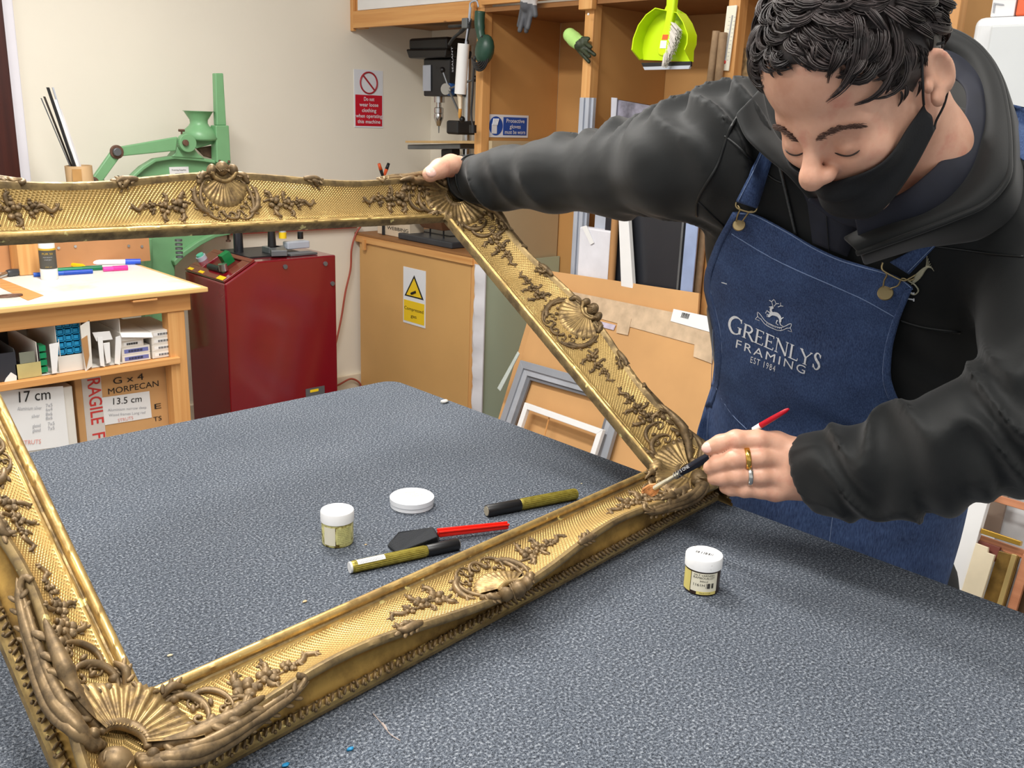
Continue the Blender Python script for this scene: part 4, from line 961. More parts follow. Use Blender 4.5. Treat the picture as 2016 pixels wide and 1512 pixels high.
def dropped(name,pix,p0,n,th,m,par,bev):
    """leaning board whose two lowest corners reach the floor in its own plane"""
    n=np.array(n,float);n/=np.linalg.norm(n);P=[onp(x,y,p0,n) for x,y in pix];dn=np.array([n[2]/n[0],0,-1.]) 
    for i in sorted(range(len(P)),key=lambda i:P[i][2])[:2]: P[i]=P[i]+dn*(P[i][2]-.012)
    if n@(CAM-P[0])<0: n=-n
    b=MB();b.prism(P,-n*th);return b.build(name,m,par,bevel=bev)
def rl(name,pix,m,off=0,th=.012,par=None,bev=.001): return (quadp if name in('rail','gold_moulding','dark_red_board','taupe_board') else dropped)(name,pix,P2+N2*off,N2,th,m,par,bev)
T(rl('white_board',((1884,955),(1953,960),(1894,1165),(1870,1260),(1840,1250),(1862,1150)),m_white,0,.02),'white panel leaning behind the man, next to the apron edge','panel')
T(rl('grey_board',((1990,930),(2120,960),(2060,1300),(1925,1260)),mat('pale_grey_board',(196,198,200),.5),-.09,.01),'pale grey board at the back of the frame rack','board')
T(rl('taupe_board',((1946,960),(1996,930),(1966,1052),(1930,1045)),mat('taupe_board',(134,116,102),.6),-.07,.01),'taupe board behind the upper rack bars','board')
fk=thing('frame_rack','pinkish wooden rack of stacked frames at the right edge','rack')
m_pk=wood('pink_wood',(214,150,112),(184,118,82),5,.5,(1,6,1),False)
rl('rail',((1996,950),(2080,975),(2080,990),(1995,960)),m_pk,-.02,.02,fk)
rl('rail',((1952,971),(2080,1008),(2080,1024),(1949,985)),m_pk,-.02,.02,fk)
rl('rail',((1925,1052),(2080,1105),(2080,1125),(1922,1066)),m_pk,-.02,.02,fk)
rl('post',((2014,1090),(2034,1090),(2000,1210),(1982,1205)),m_pk,-.01,.02,fk)
T(rl('gold_moulding',((1932,1040),(2010,1066),(2008,1075),(1930,1050)),mat('gold_leaf_bright',(206,164,70),.3,metal=.7),.0,.015),'bright gold moulding lying along the lower rack bar','moulding')
T(rl('dark_red_board',((1922,1062),(1970,1078),(1958,1106),(1918,1092)),mat('oxblood_board',(122,62,50),.5,var=.1),-.012,.01),'dark red-brown board above the cream one','board')
T(rl('cream_board',((1921,1069),(1945,1078),(1944,1088),(1958,1093),(1925,1190),(1886,1180)),mat('cream_board',(238,224,194),.5),.004,.01),'cream coloured board leaning in the frame rack','board')
gf=thing('old_gold_frame','old gold framed panel standing in the frame rack','frame')
rl('panel',((1966,1084),(2008,1096),(1970,1210),(1922,1195)),mat('tarnished_gold',(150,118,60),.4,metal=.5,var=.3,vs=30),-.012,.01,gf)
rl('edge_strip',((1992,1090),(2002,1093),(1968,1210),(1958,1207)),mat('pale_gold',(196,170,110),.4,metal=.4,var=.1),.0,.012,gf)
T(rl('walnut_board',((2034,1100),(2090,1110),(2060,1250),(2003,1220)),mat('dark_walnut',(86,62,38),.5,var=.2),-.02,.01),'dark walnut panel at the far right of the rack','board')
# ================================================================== carpeted work table
ZT=.9
q=NT('grey_carpet');v=q.coord()
n1=q.noise(330,2,v,.6);n2=q.noise(800,2,v,.5);n3=q.noise(6,3,v,.5)
c=q.ramp(n1,[(.34,sr(24,28,35)),(.46,sr(70,76,87)),(.56,sr(100,107,118)),(.68,sr(170,175,182))])
c=q.mix(.35,c,q.ramp(n2,[(.4,sr(30,34,41)),(.62,sr(140,146,154))]))
c=q.mix(.5,c,q.ramp(n3,[(.35,(.80,.82,.84,1)),(.65,(1,1,1,1))]),'MULTIPLY')
q.L(c,q.b.inputs['Base Color']);q.b.inputs['Roughness'].default_value=.95;q.b.inputs['Specular IOR Level'].default_value=.1
q.bump(n1,.9,.002);m_carp=q.m
XE=on(2,ZT,1640,1066)[0];YE=on(2,ZT,340,833)[1]
tb=thing('work_table','large work table topped with blue-grey speckled carpet','table')
rc=.035
poly=[(-.9,-.9),(XE,-.9)]+[(XE-rc+rc*math.cos(a),YE-rc+rc*math.sin(a)) for a in np.linspace(0,PI/2,8)]+[(-.9,YE)]
MB().prism([(x,y,ZT-.035) for x,y in poly],(0,0,.035)).build('carpet_top',m_carp,tb,bevel=.005,seg=3)
MB().bb((-.88,-.88,ZT-.06),(XE-.02,YE-.02,ZT-.0355)).build('board',m_mdf,tb)
for x in(-.8,XE-.12):
    for y in(-.8,YE-.12): MB().bb((x,y,0),(x+.07,y+.07,ZT-.0605)).build('leg',m_pinev,tb)
# ================================================================== antique gilt frame
FA=np.array([0.26993,0.727904,0.965258]);FZ=math.radians(3.263);FT=math.radians(34.94);FW,FH=.79612,.568987
#PARAMS
fu=np.array([math.cos(FZ),math.sin(FZ),0]);fb=np.array([-math.sin(FZ),math.cos(FZ),0])
fv=math.cos(FT)*fb+math.sin(FT)*np.array([0,0,1]);fn=np.cross(fu,fv)
# the old frame is a little out of square: its four inner corners as measured
def _inv(x,y):
    d=ray(x,y);t=((FA-CAM)@fn)/(d@fn);P=CAM+d*t-FA;return np.array([P@fu,P@fv])
QC=[_inv(283,1360),_inv(1287,919),_inv(880,428),_inv(-143,476)]
def fpos(s,q_,m):
    a=s/FW;b_=q_/FH
    c2=(1-a)*(1-b_)*QC[0]+a*(1-b_)*QC[1]+a*b_*QC[2]+(1-a)*b_*QC[3]
    return FA+fu*c2[0]+fv*c2[1]+fn*m
DC0,DC1=.058,.078
WID=[1.,1.22,1.0,1.0]  # bottom,right,top,left
def crest(t): return DC0+(DC1-DC0)*.5*(1+math.cos(4*PI*t))
def prof(k,t):
    dc=crest(t)*WID[k];w_=WID[k]
    P=[(.002,-.0135,1),(0,-.004,1),(.0006,.001,0),(.003,.0036,0),(.007,.0036,0),(.0098,.0005,0),(.0105,-.0028,1),(.0125,-.0032,0),(.0145,-.0014,0),(.0165,-.003,2)]
    for i in range(1,9):
        x=i/8;P.append((.0165+(dc-.006-.0165)*x,-.003+.029*x**1.7,2))
    P+= [(dc-.0045,.0305,1),(dc-.001,.0332,1),(dc+.003,.0318,1),(dc+.0048,.0275,1)]
    e=.0765*w_
    for i in range(0,8):
        x=i/7;P.append(((dc+.0035)*(1-x)+e*x-.007*math.sin(PI*x),.0235*(1-x**1.15)+.0005*x,3))
    P+= [(e+.001,-.001,1),(e+.002,.0006,0),(e+.0075,-.0018,0),(e+.0085,-.005,0),(.0865*w_,-.0075,0),(.088*w_,-.0125,1)]
    return P
def sidepos(k,t,d):
    if k==0: return (-d+t*(FW+2*d),-d)
    if k==1: return (FW+d,-d+t*(FH+2*d))
    if k==2: return (FW+d-t*(FW+2*d),FH+d)
    return (-d,FH+d-t*(FH+2*d))
def surf(s,q_):
    d=[-q_,s-FW,q_-FH,-s];k=int(np.argmax(d));D=d[k]
    t=[s,q_,FW-s,FH-q_][k];L=[FW,FH][k%2];t=(t+D)/(L+2*D) if D>0 else t/L
    t=min(max(t,0),1);dc=crest(t)*WID[k]
    if D<=0: return .003
    if D<=dc-.006:
        if D<.0165: return float(np.interp(D,[0,.003,.007,.0105,.0165],[0,.0036,.0036,-.002,-.003]))
        x=(D-.0165)/max(dc-.0225,.01);return -.003+.029*x**1.7
    if D<=dc+.004: return .031
    return max(.031-(D-dc-.004)*1.0,0)
def goldmat(name,base,dark,rough,metal,hatch=False,lo=.42,hi=.62,chips=0,ns=28):
    q=NT(name);v=q.coord('Object');n=q.noise(ns,6,v,.65)
    c=q.ramp(n,[(lo,sr(base)),(hi,sr(dark))])
    if chips:
        n5=q.noise(55,3,v,.5);c=q.mix(q.ramp(n5,[(.68,(0,0,0,1)),(.71,(1,1,1,1))]),c,sr(238,222,150))
    q.L(c,q.b.inputs['Base Color']);q.b.inputs['Metallic'].default_value=metal
    q.L(q.ramp(n,[(lo,(rough,)*3+(1,)),(hi,(rough+.18,)*3+(1,))]),q.b.inputs['Roughness'])
    if hatch:
        uv=q.N('ShaderNodeTexCoord').outputs['UV'];hs=None
        for ang in(.9,-.9):
            mp=q.N('ShaderNodeMapping');mp.inputs['Rotation'].default_value=(0,0,ang);q.L(uv,mp.inputs['Vector'])
            wv=q.N('ShaderNodeTexWave');wv.inputs['Scale'].default_value=110;wv.inputs['Distortion'].default_value=0;q.L(mp.outputs['Vector'],wv.inputs['Vector'])
            if hs is None: hs=wv.outputs['Fac']
            else:
                mx=q.N('ShaderNodeMath',operation='MAXIMUM');q.L(hs,mx.inputs[0]);q.L(wv.outputs['Fac'],mx.inputs[1]);hs=mx.outputs[0]
        b1=q.bump(hs,.75,.0012)
    else: q.bump(n,.25,.001)
    return q.m
m_gold=goldmat('gilding_plain',(214,182,116),(160,132,84),.33,.75,chips=1)
m_gedge=goldmat('gilding_worn_edge',(158,134,90),(112,94,66),.42,.55,chips=1,ns=40)
m_gcove=goldmat('gilding_hatched',(214,182,118),(186,154,94),.36,.7,hatch=True,lo=.4,hi=.75)
m_gscoop=goldmat('gilding_scoop',(186,148,78),(122,94,50),.36,.75,ns=14)
m_orn=goldmat('gilded_ornament',(176,148,98),(116,95,66),.4,.6,ns=60)
m_orn2=goldmat('bronze_ornament',(136,113,80),(98,81,58),.45,.45,ns=70)
frame=thing('gilt_frame','large antique gilded picture frame with carved shell corners, held tilted over the table','picture frame')
rails=[]
for k in range(4):
    NS=150 if k%2==0 else 120
    vs=[];uv=[];tags=None;Lk=[FW,FH][k%2]
    for i in range(NS+1):
        t=i/NS;P=prof(k,t);rs_=random.Random(i*7+k)
        for j,(d,m,g) in enumerate(P):
            jit=(rs_.random()-.5)*.0005 if g in(0,1) else 0
            s,q_=sidepos(k,t,d);vs.append(fpos(s,q_,m+jit));uv.append((t*Lk,d))
        tags=[g for _,_,g in P]
    n=len(tags);fs=[];mi=[]
    for i in range(NS):
        for j in range(n):
            j2=(j+1)%n;fs.append((i*n+j,i*n+j2,(i+1)*n+j2,(i+1)*n+j))
            a,b_=tags[j],tags[j2];mi.append(2 if a==2 and b_==2 else 3 if a==3 and b_==3 else (1 if a==1 or b_==1 else 0))
    o=raw('rail',vs,fs,m_gold,frame,True,uv)
    for mm in(m_gedge,m_gcove,m_gscoop): o.data.materials.append(mm)
    for p_,x in zip(o.data.polygons,mi): p_.material_index=x
    try:o.data.set_sharp_from_angle(angle=math.radians(50))
    except Exception: pass
    rails.append(o)
def FB(s,q_,h=0): return fpos(s,q_,surf(s,q_)+h)
class Orn:
    """ornament modelled on the frame's own surface; local x,y axes lie in the frame plane"""
    def __init__(s,o,ex,ey): s.o=np.array(o,float);s.ex=np.array(ex,float);s.ey=np.array(ey,float);s.b=MB()
    def P(s,x,y,h): p=s.o+s.ex*x+s.ey*y;return FB(p[0],p[1],h)
    def tube(s,pts,r,h=0,n=6,sm=4,flat=None):
        p3=spline([(x,y,0) for x,y in pts],sm) if sm>1 else [np.array((x,y,0.)) for x,y in pts]
        if not hasattr(r,'__len__'): r=[r]*len(pts)
        rr=np.interp(np.linspace(0,1,len(p3)),np.linspace(0,1,len(r)),r)
        s.b.tube([s.P(p[0],p[1],h+a*.45) for p,a in zip(p3,rr)],list(rr),n)
    def blob(s,x,y,rx,ry,rz,ang=0,h=0,n=8,m=6):
        c=s.P(x,y,h+rz*.3);X=s.ex*math.cos(ang)+s.ey*math.sin(ang);Y=-s.ex*math.sin(ang)+s.ey*math.cos(ang)
        R=Matrix([fu*X[0]+fv*X[1],fu*Y[0]+fv*Y[1],fn]).transposed();s.b.ell(c,(rx,ry,rz),R,n,m)
    def petal(s,x,y,L,w,ang,h=0,r=.5): s.blob(x+L*.5*math.cos(ang),y+L*.5*math.sin(ang),L*.55,w,w*.62,ang,h)
    def flower(s,x,y,R,a0=0,n=5,h=.001):
        for i in range(n):
            a=a0+i*2*PI/n;s.petal(x+R*.15*math.cos(a),y+R*.15*math.sin(a),R*.8,R*.42,a,h)
            s.blob(x+R*.78*math.cos(a),y+R*.78*math.sin(a),R*.22,R*.26,R*.25,a,h+.001)
        s.blob(x,y,R*.3,R*.3,R*.36,0,h+R*.28)
    def leaf(s,pts,r0,h=0,lobes=4,side=0):
        p3=spline([(x,y,0) for x,y in pts],5);m=len(p3)
        rr=[r0*(math.sin(PI*min(1,(i/(m-1))*.85+.15))**.8+.12) for i in range(m)]
        s.b.tube([s.P(p[0],p[1],h+a*.5) for p,a in zip(p3,rr)],rr,7)
        for i in range(lobes):
            f=int((i+.7)/(lobes+.5)*(m-2));d=p3[f+1]-p3[f];a=math.atan2(d[1],d[0])
            for sd in ((-1,1) if side==0 else (side,)):
                s.petal(p3[f][0],p3[f][1],r0*2.6,r0*.62,a+sd*.75,h)
    def cscroll(s,cx,cy,R,a0,a1,r,h=.001,curl=1,n=18,taper=.4):
        pts=[];rad=[]
        for i in range(n+1):
            t=i/n;a=a0+(a1-a0)*t;pts.append((cx+R*math.cos(a),cy+R*math.sin(a)));rad.append(r*(taper+(1-taper)*math.sin(PI*t)))
        sg=1 if a1>a0 else -1
        def sp(a,c_,rd):
            out=[];R0=R*.34;ox,oy=c_[0]-R0*math.cos(a),c_[1]-R0*math.sin(a)
            for i in range(1,11):
                th=a+rd*i*.52;k=R0*(1-i/12.5);out.append((ox+k*math.cos(th),oy+k*math.sin(th)))
            return out
        if curl:
            e=sp(a1,pts[-1],sg);pts+=e;rad+=list(np.linspace(rad[n],r*.55,len(e)))
            b_=sp(a0,pts[0],-sg);pts=b_[::-1]+pts;rad=list(np.linspace(r*.55,rad[0],len(b_)))+rad
        s.tube(pts,rad,h,6,1)
    def shell(s,cx,cy,dirn,r0,r1,spread,nr,rr=.0015,arch=.006,sx=1.25):
        """fan shell: ribs radiating round direction dirn, over a domed plate"""
        vs=[];K=nr*4;J=7
        for j in range(J):
            t=j/(J-1)
            for k in range(K+1):
                a=dirn+spread*(2*k/K-1);rad=r0+(r1*(1-.06*abs(math.cos(PI*k/4)))-r0)*t
                x=rad*math.cos(a-dirn);y=rad*math.sin(a-dirn)*sx
                X=cx+x*math.cos(dirn)-y*math.sin(dirn);Y=cy+x*math.sin(dirn)+y*math.cos(dirn)
                hh=.002+arch*(1-t)**.7*.8+.0016*t*t+rr*1.1*math.cos(PI*k/2)*(.35+.65*t)
                vs.append(s.P(X,Y,hh))
        fs=[(j*(K+1)+k,j*(K+1)+k+1,(j+1)*(K+1)+k+1,(j+1)*(K+1)+k) for j in range(J-1) for k in range(K)]
        # underside skirt
        b0=len(vs)
        for k in range(K+1):
            a=dirn+spread*(2*k/K-1);x=(r1+.0005)*math.cos(a-dirn);y=(r1+.0005)*math.sin(a-dirn)*sx
            vs.append(s.P(cx+x*math.cos(dirn)-y*math.sin(dirn),cy+x*math.sin(dirn)+y*math.cos(dirn),-.006))
        fs+=[((J-1)*(K+1)+k,(J-1)*(K+1)+k+1,b0+k+1,b0+k) for k in range(K)]
        s.b.add(vs,fs)
    def done(s,name,m,par): return s.b.build(name,m,par,smooth='all')
axes=[((0,0),(1,0),(0,-1)),((FW,0),(0,1),(1,0)),((FW,FH),(-1,0),(0,1)),((0,FH),(0,-1),(-1,0))]
def spray(k,s0,dr,par,scl=1.,seed=0):
    """three blossoms and a curling tail, running from s0 in direction dr"""
    o,ex,ey=axes[k];o=np.array(o)+np.array(ex)*s0;w_=WID[k];rs_=random.Random(seed)
    A=Orn(o,np.array(ex)*dr,ey);k_=scl
    y0=.040*w_
    A.tube([(-.004,y0+.004),(.012*k_,y0+.006),(.03*k_,y0-.001),(.052*k_,y0+.002),(.074*k_,y0-.004)],[.0016,.0022,.0018,.0015,.001])
    A.flower(.016*k_,y0+.0,.0135*k_,rs_.random()*2);A.leaf([(.012*k_,y0-.006),(.014*k_,y0-.016),(.021*k_,y0-.021)],.0032*k_,lobes=2)
    A.leaf([(.012*k_,y0+.006),(.008*k_,y0+.014),(.0*k_,y0+.015)],.0032*k_,lobes=2)
    A.flower(.040*k_,y0-.002,.0112*k_,rs_.random()*2);A.leaf([(.040*k_,y0-.006),(.046*k_,y0-.015),(.042*k_,y0-.020)],.0028*k_,lobes=2)
    A.leaf([(.036*k_,y0+.002),(.034*k_,y0+.011),(.040*k_,y0+.014)],.0026*k_,lobes=2)
    A.flower(.061*k_,y0-.001,.0082*k_,rs_.random()*2);A.leaf([(.058*k_,y0-.004),(.063*k_,y0-.011)],.002*k_,lobes=1)
    A.leaf([(.064*k_,y0-.001),(.073*k_,y0+.001),(.082*k_,y0-.005),(.090*k_,y0-.001),(.093*k_,y0+.003)],.0028*k_,lobes=3)
    A.done('flower_spray',m_orn2,par)
def centre(k,par):
    o,ex,ey=axes[k];L=[FW,FH][k%2];w_=WID[k];o=np.array(o)+np.array(ex)*L*.5
    A=Orn(o,ex,ey);yc=crest(.5)*w_
    A.shell(0,yc-.006,-PI/2,.008,.034*w_,1.25,13,.0014,.006,1.15)
    A.tube([(-.02,yc-.004),(-.012,yc-.009),(0,yc-.012),(.012,yc-.009),(.02,yc-.004)],.0034,.005)
    B=Orn(o,ex,ey)
    for sd in(-1,1):
        B.cscroll(sd*.012,yc-.032*w_,.029*w_,-PI/2+sd*.25,-PI/2+sd*2.6,.003,.0005)
        B.cscroll(sd*.021,yc-.046*w_,.013,-PI/2+sd*.1,-PI/2+sd*2.2,.0022,.001)
        B.leaf([(sd*.030,yc-.05*w_),(sd*.044,yc-.042*w_),(sd*.05,yc-.026*w_),(sd*.044,yc-.013)],.0040,lobes=4)
        B.leaf([(sd*.04,yc-.012),(sd*.032,yc-.004),(sd*.02,yc+.001)],.0038,lobes=3)
        B.blob(sd*.017,yc+.001,.0065,.0085,.010,sd*.4,.002,12,8)
        for i in range(4): B.blob(sd*(.012+.008*i),yc-(.047-.006*i)*w_,.003,.003,.0025,0,.0015)
    B.cscroll(0,yc-.053*w_,.0055,PI*.2,PI*2.0,.0019,.001)
    B.tube([(-.013,yc-.048*w_),(-.006,yc-.058*w_),(.006,yc-.058*w_),(.013,yc-.048*w_)],.0022,.001)
    B.blob(0,yc+.003,.0098,.0095,.0125,0,.002,14,10)
    for i in range(-3,4): B.tube([(i*.0024,yc-.006),(i*.003,yc+.003),(i*.0024,yc+.011)],.0012,.0115-.0012*abs(i))
    A.done('centre_shell',m_orn,par);B.done('centre_scrollwork',m_orn2,par)
def leafband(k,par):
    L=[FW,FH][k%2];w_=WID[k];b=MB();N_=int(L/.0062);rs_=random.Random(k)
    for i in range(N_):
        t=(i+.5)/N_;e=.0765*w_;s,q_=sidepos(k,t,e+.0045)
        c=fpos(s,q_,.0012);ex=axes[k][1];ey=axes[k][2]
        X=fu*ex[0]+fv*ex[1];Y=fu*ey[0]+fv*ey[1];a=(.5 if t<.5 else -.5)+(rs_.random()-.5)*.5
        Xr=X*math.cos(a)+Y*math.sin(a);Yr=-X*math.sin(a)+Y*math.cos(a)
        b.ell(c,(.0017,.0050,.0028),Matrix([Xr,Yr,fn]).transposed(),7,5)
        if i%2==0:
            s,q_=sidepos(k,t+.5/N_,e+.0075);b.ell(fpos(s,q_,-.0015),(.0019,.0019,.0022),None,6,4)
            s,q_=sidepos(k,t+.5/N_,e+.0015);b.ell(fpos(s,q_,.0015),(.0015,.0015,.0018),None,6,4)
    b.build('leaf_band',m_orn2,par,smooth='all')
def crestleaves(k,par):
    L=[FW,FH][k%2]
    for t0 in(.32,.68):
        o,ex,ey=axes[k];s0=L*t0;dr=-1 if t0<.5 else 1;A=Orn(np.array(o)+np.array(ex)*s0,np.array(ex)*dr,ey);yc=lambda x:crest((s0+dr*x)/L)*WID[k]
        A.leaf([(-.012,yc(-.012)+.001),(.0,yc(0)+.002),(.012,yc(.012)+.003),(.018,yc(.018)-.001)],.0042,.001,lobes=4)
        A.leaf([(0,yc(0)),(.008,yc(.008)-.004),(.015,yc(.015)-.004)],.003,.001,lobes=2)
        A.done('crest_leaf',m_orn2,par)
for k in range(4):
    L=[FW,FH][k%2];centre(k,rails[k]);leafband(k,rails[k]);crestleaves(k,rails[k])
    f=.9 if k%2==0 else .72
    spray(k,L*.5+.062,1,rails[k],f,k);spray(k,L*.5-.062,-1,rails[k],f,k+9)
    spray(k,.062,1,rails[k],1.05 if k%2==0 else .85,k+20);spray(k,L-.062,-1,rails[k],1.05 if k%2==0 else .85,k+30)
def corner(idx):
    c=[(0,0),(FW,0),(FW,FH),(0,FH)][idx];sx_=[-1,1,1,-1][idx];sy_=[-1,-1,1,1][idx]
    e1=np.array([sx_,sy_])/math.sqrt(2);e2=np.array([-sy_,sx_])/math.sqrt(2)
    if idx in(1,): pass
    par=rails[[0,0,2,2][idx]]
    G=Orn(c,e1,e2);g=1.0
    G.shell(.056,0,PI,.017,.061,1.25,15,.0025,.014,1.08)
    G.done('corner_shell',m_orn,par)
    B=Orn(c,e1,e2);r2=.70711
    B.tube([(.055+.019*math.cos(a),.020*math.sin(a)) for a in np.linspace(PI-1.5,PI+1.5,9)],[.003,.0045,.005,.0055,.0055,.0055,.005,.0045,.003],.006,8)
    B.blob(.072,0,.0130,.0150,.013,0,.004,14,10)
    for i in range(-2,3): B.leaf([(.062,i*.002),(.070,i*.005),(.078,i*.0045)],.0018,.010,lobes=0)
    for sd in(-1,1):
        kk_=0 if (idx in(0,2))==(sd>0) else 1
        side=[[0,3],[1,0],[2,1],[3,2]][idx][0 if sd>0 else 1]
        wk=WID[side];M=lambda a,d:(r2*(d*wk-a),sd*r2*(d*wk+a))
        al=lambda p:[M(*q_) for q_ in p]
        B.cscroll(*M(.020,.036),.020,PI-sd*1.7,PI+sd*1.3,.0040,.001)
        B.cscroll(*M(.042,.040),.019,PI-sd*1.5,PI+sd*1.5,.0032,.001)
        B.cscroll(*M(.004,.016),.010,-sd*.4,-sd*3.2,.0024,.001)
        B.cscroll(*M(.060,.052),.011,PI*.5*sd,PI*.5*sd+sd*2.6,.0026,.001)
        # acanthus scroll following the crest of each member
        B.leaf(al([(-.020,.050),(.005,.060),(.030,.062),(.055,.062),(.080,.060)]),.0066,.001,lobes=5)
        for o_,rr in((-.0045,.62),(0,.72),(.0045,.62)):
            B.tube(al([(-.034,.058+o_),(-.020,.070+o_),(.005,.077+o_),(.035,.077+o_*.9),(.065,.074+o_*.7),(.095,.070+o_*.5),(.112,.068+o_*.3),(.122,.062),(.116,.057)]),[k_*rr for k_ in(.0078,.0085,.0080,.0070,.0058,.0048,.0042,.0040,.0050)],.0008 if o_==0 else 0,8)
        B.leaf(al([(.050,.076),(.075,.074),(.100,.071),(.125,.066)]),.0042,.002,lobes=5)
        B.blob(.060,sd*.025,.0055,.0055,.007,0,.006,10,8)
        # lobed cartouche rim beside the shell
        for i in range(8):
            a=-.4+i*.45;x,y=M(.040+.027*math.cos(a*1.0+1.2),.036+.026*math.sin(a+1.2));B.blob(x,y,.0058,.0046,.0040,a,.0005)
        for i in range(3): B.blob(*M(.030+.008*i,.034+.001*i),.0045,.0026,.003,.5*sd,.001)
        B.leaf(al([(.010,.012),(.022,.008),(.036,.012)]),.0036,.001,lobes=3)
    for j in range(4):
        for sd in(-1,1): B.blob(.088+.006*j,sd*(.006+.004*j),.0045,.0032,.004,sd*.6,.002)
    B.done('corner_scrollwork',m_orn2,par)
for i in range(4): corner(i)
# ================================================================== things on the carpet
def ont(px,py,h=0): return on(2,ZT+h,px,py)
def colh(b,py):
    """height above base b where the vertical line crosses image row py"""
    lo,hi=0,.3
    for _ in range(40):
        m=(lo+hi)/2;P=np.array(b)+np.array([0,0,m])-CAM;c=RW.T@P;y=CYP-FPX*c[1]/-c[2]
        if y>py: lo=m
        else: hi=m
    return lo
mg=NT('jar_glass_print');v=mg.coord();n=mg.noise(90,4,v,.6)
mg.L(mg.ramp(n,[(.5,sr(214,208,140)),(.6,sr(150,140,70)),(.66,sr(90,70,30))]),mg.b.inputs['Base Color']);mg.b.inputs['Roughness'].default_value=.2
ml=NT('white_lid_spotted');n=ml.noise(75,3,ml.coord(),.5);ml.L(ml.ramp(n,[(.66,sr(246,246,246)),(.70,sr(120,90,60))]),ml.b.inputs['Base Color']);ml.b.inputs['Roughness'].default_value=.35
m_dwax=mat('dark_brown_wax',(52,34,22),.3,var=.1)
m_labw=mat('label_cream_white',(234,228,206),.5,var=.02);m_laby=mat('label_yellow',(222,206,120),.5,var=.04)
def jar(base,r,H,lab,body,kind):
    t=thing('wax_jar',lab,'jar');k=r/.0228;hl=H*.72
    MB().lathe([(r*.86,0),(r*.93,.0012),(r*.95,.004),(r*.95,hl*.92),(r*.9,hl*.97),(r*.88,hl)],base,40).build('body',body,t,smooth=True)
    MB().lathe([(r,hl-.001),(r,H-.0016),(r*.97,H)],base,48).build('lid',ml.m,t,smooth=True)
    return t,k,hl
b1=ont(665,1067);b1z=colh(b1,1003)
t,k,hl=jar(b1,.0222,b1z,'gilding wax jar with a yellowish label, left of the white tin',mg.m,0)
av=math.atan2(-b1[1],-b1[0])
def labpatch(base,r,z0,z1,a0,a1,m,par,nm='label'):
    b=MB();N_=14;vs=[]
    for i in range(N_+1):
        a=a0+(a1-a0)*i/N_
        for z in(z0,z1): vs.append((base[0]+r*math.cos(a),base[1]+r*math.sin(a),base[2]+z))
    b.add(vs,[(2*i,2*i+2,2*i+3,2*i+1) for i in range(N_)]);return b.build(nm,m,par,smooth='all')
labpatch(b1,.0222*.955,.004,hl*.86,av-.95,av-.15,m_labw,t)
labpatch(b1,.0222*.955,.006,hl*.84,av-.1,av+.95,mat('label_lime_yellow',(214,210,140),.5,var=.1,vs=120),t)
for i in range(9): text('lettering',('For wood metal','stone & plaster','Directions apply','with soft cloth','allow to dry','buff to shine','keep lid closed','harmful vapour','water free')[i],(0,0,0),(1,0,0),(0,1,0),.0012,mat('label_brown_ink',(110,96,50),.6,var=0),t,width=.017,warp=wrapcyl(b1,.0222*.96,av-.02,hl*.78-i*.0026))
b2=ont(1380,1158);b2z=colh(b2,1090)
t,k,hl=jar(b2,.0230,b2z,'wax jar with barcode lid and 1161H label standing alone in front',m_dwax,1)
av=math.atan2(-b2[1],-b2[0]);r=.0230*.957
labpatch(b2,r,.006,hl*.9,av-.62,av+.95,m_labw,t);labpatch(b2,r+.0001,.0035,hl*.9,av-1.35,av-.66,m_laby,t);labpatch(b2,r+.0001,.0025,.0065,av-.25,av+.9,m_laby,t)
for s,z_,a_,w_,h_ in(('GILT VARNISH',.0,.12,.026,.0022),('RAMBOUILLET',.0,.12,.027,.0028),('30ml',.0,.12,.010,.0022),('1161H',.0,-.5,.014,.0034),('Made in UK',.0,.25,.014,.0012)):
    z=dict(zip(('GILT VARNISH','RAMBOUILLET','30ml','1161H','Made in UK'),(.80,.69,.57,.40,.12)))[s]*hl
    text('lettering',s,(0,0,0),(1,0,0),(0,1,0),h_,m_ink,t,width=w_,align='CENTER' if s!='1161H' else 'LEFT',warp=wrapcyl(b2,r+.0003,av+a_,z))
b=MB();rr=random.Random(2)
for i in range(16):
    a=av+.2+i*.035
    if rr.random()<.75: b.tube([(b2[0]+(r+.0002)*math.cos(a),b2[1]+(r+.0002)*math.sin(a),b2[2]+z) for z in(hl*.33,hl*.52)],.0002+.0003*rr.random(),4)
b.build('barcode',m_ink,t)
b=MB();vx=np.array([-b2[1],b2[0],0.])/np.linalg.norm(b2[:2]);vx=vx*-1;vy=np.array([b2[0],b2[1],0])/np.linalg.norm(b2[:2])
rot=lambda x,y:b2+vx*(x*.97+y*.2)+vy*(y*.97-x*.2)+np.array([0,0,b2z+.0002])
for i in range(22):
    x=-.011+i*.001
    if rr.random()<.75: w_=.0004+.0004*rr.random();b.add([rot(x,-.002),rot(x+w_,-.002),rot(x+w_,.004),rot(x,.004)],[(0,1,2,3)])
b.build('lid_barcode',m_ink,t)
b3=ont(811,995);H3=colh(b3,976)
tn=thing('wax_tin','low round white tin with faint orange print on its lid','tin')
MB().lathe([(.0305,0),(.0318,.001),(.0318,H3*.5)],b3,56).build('body',mat('tin_white',(238,240,244),.3,var=0),tn,smooth=True)
MB().lathe([(.0326,H3*.48),(.0326,H3*.93),(.0312,H3),(.0300,H3)],b3,56).build('lid',MATS['tin_white'],tn,smooth=True)
m_po=mat('faded_orange_ink',(236,200,160),.6,var=0)
for i,s in enumerate(('Paste','Wax','HG 3')): text('lettering',s,b3+np.array([-.002,.012-.008*i,H3]),(.95,-.3,0),(.3,.95,0),.005,m_po,tn,lift=.0003)
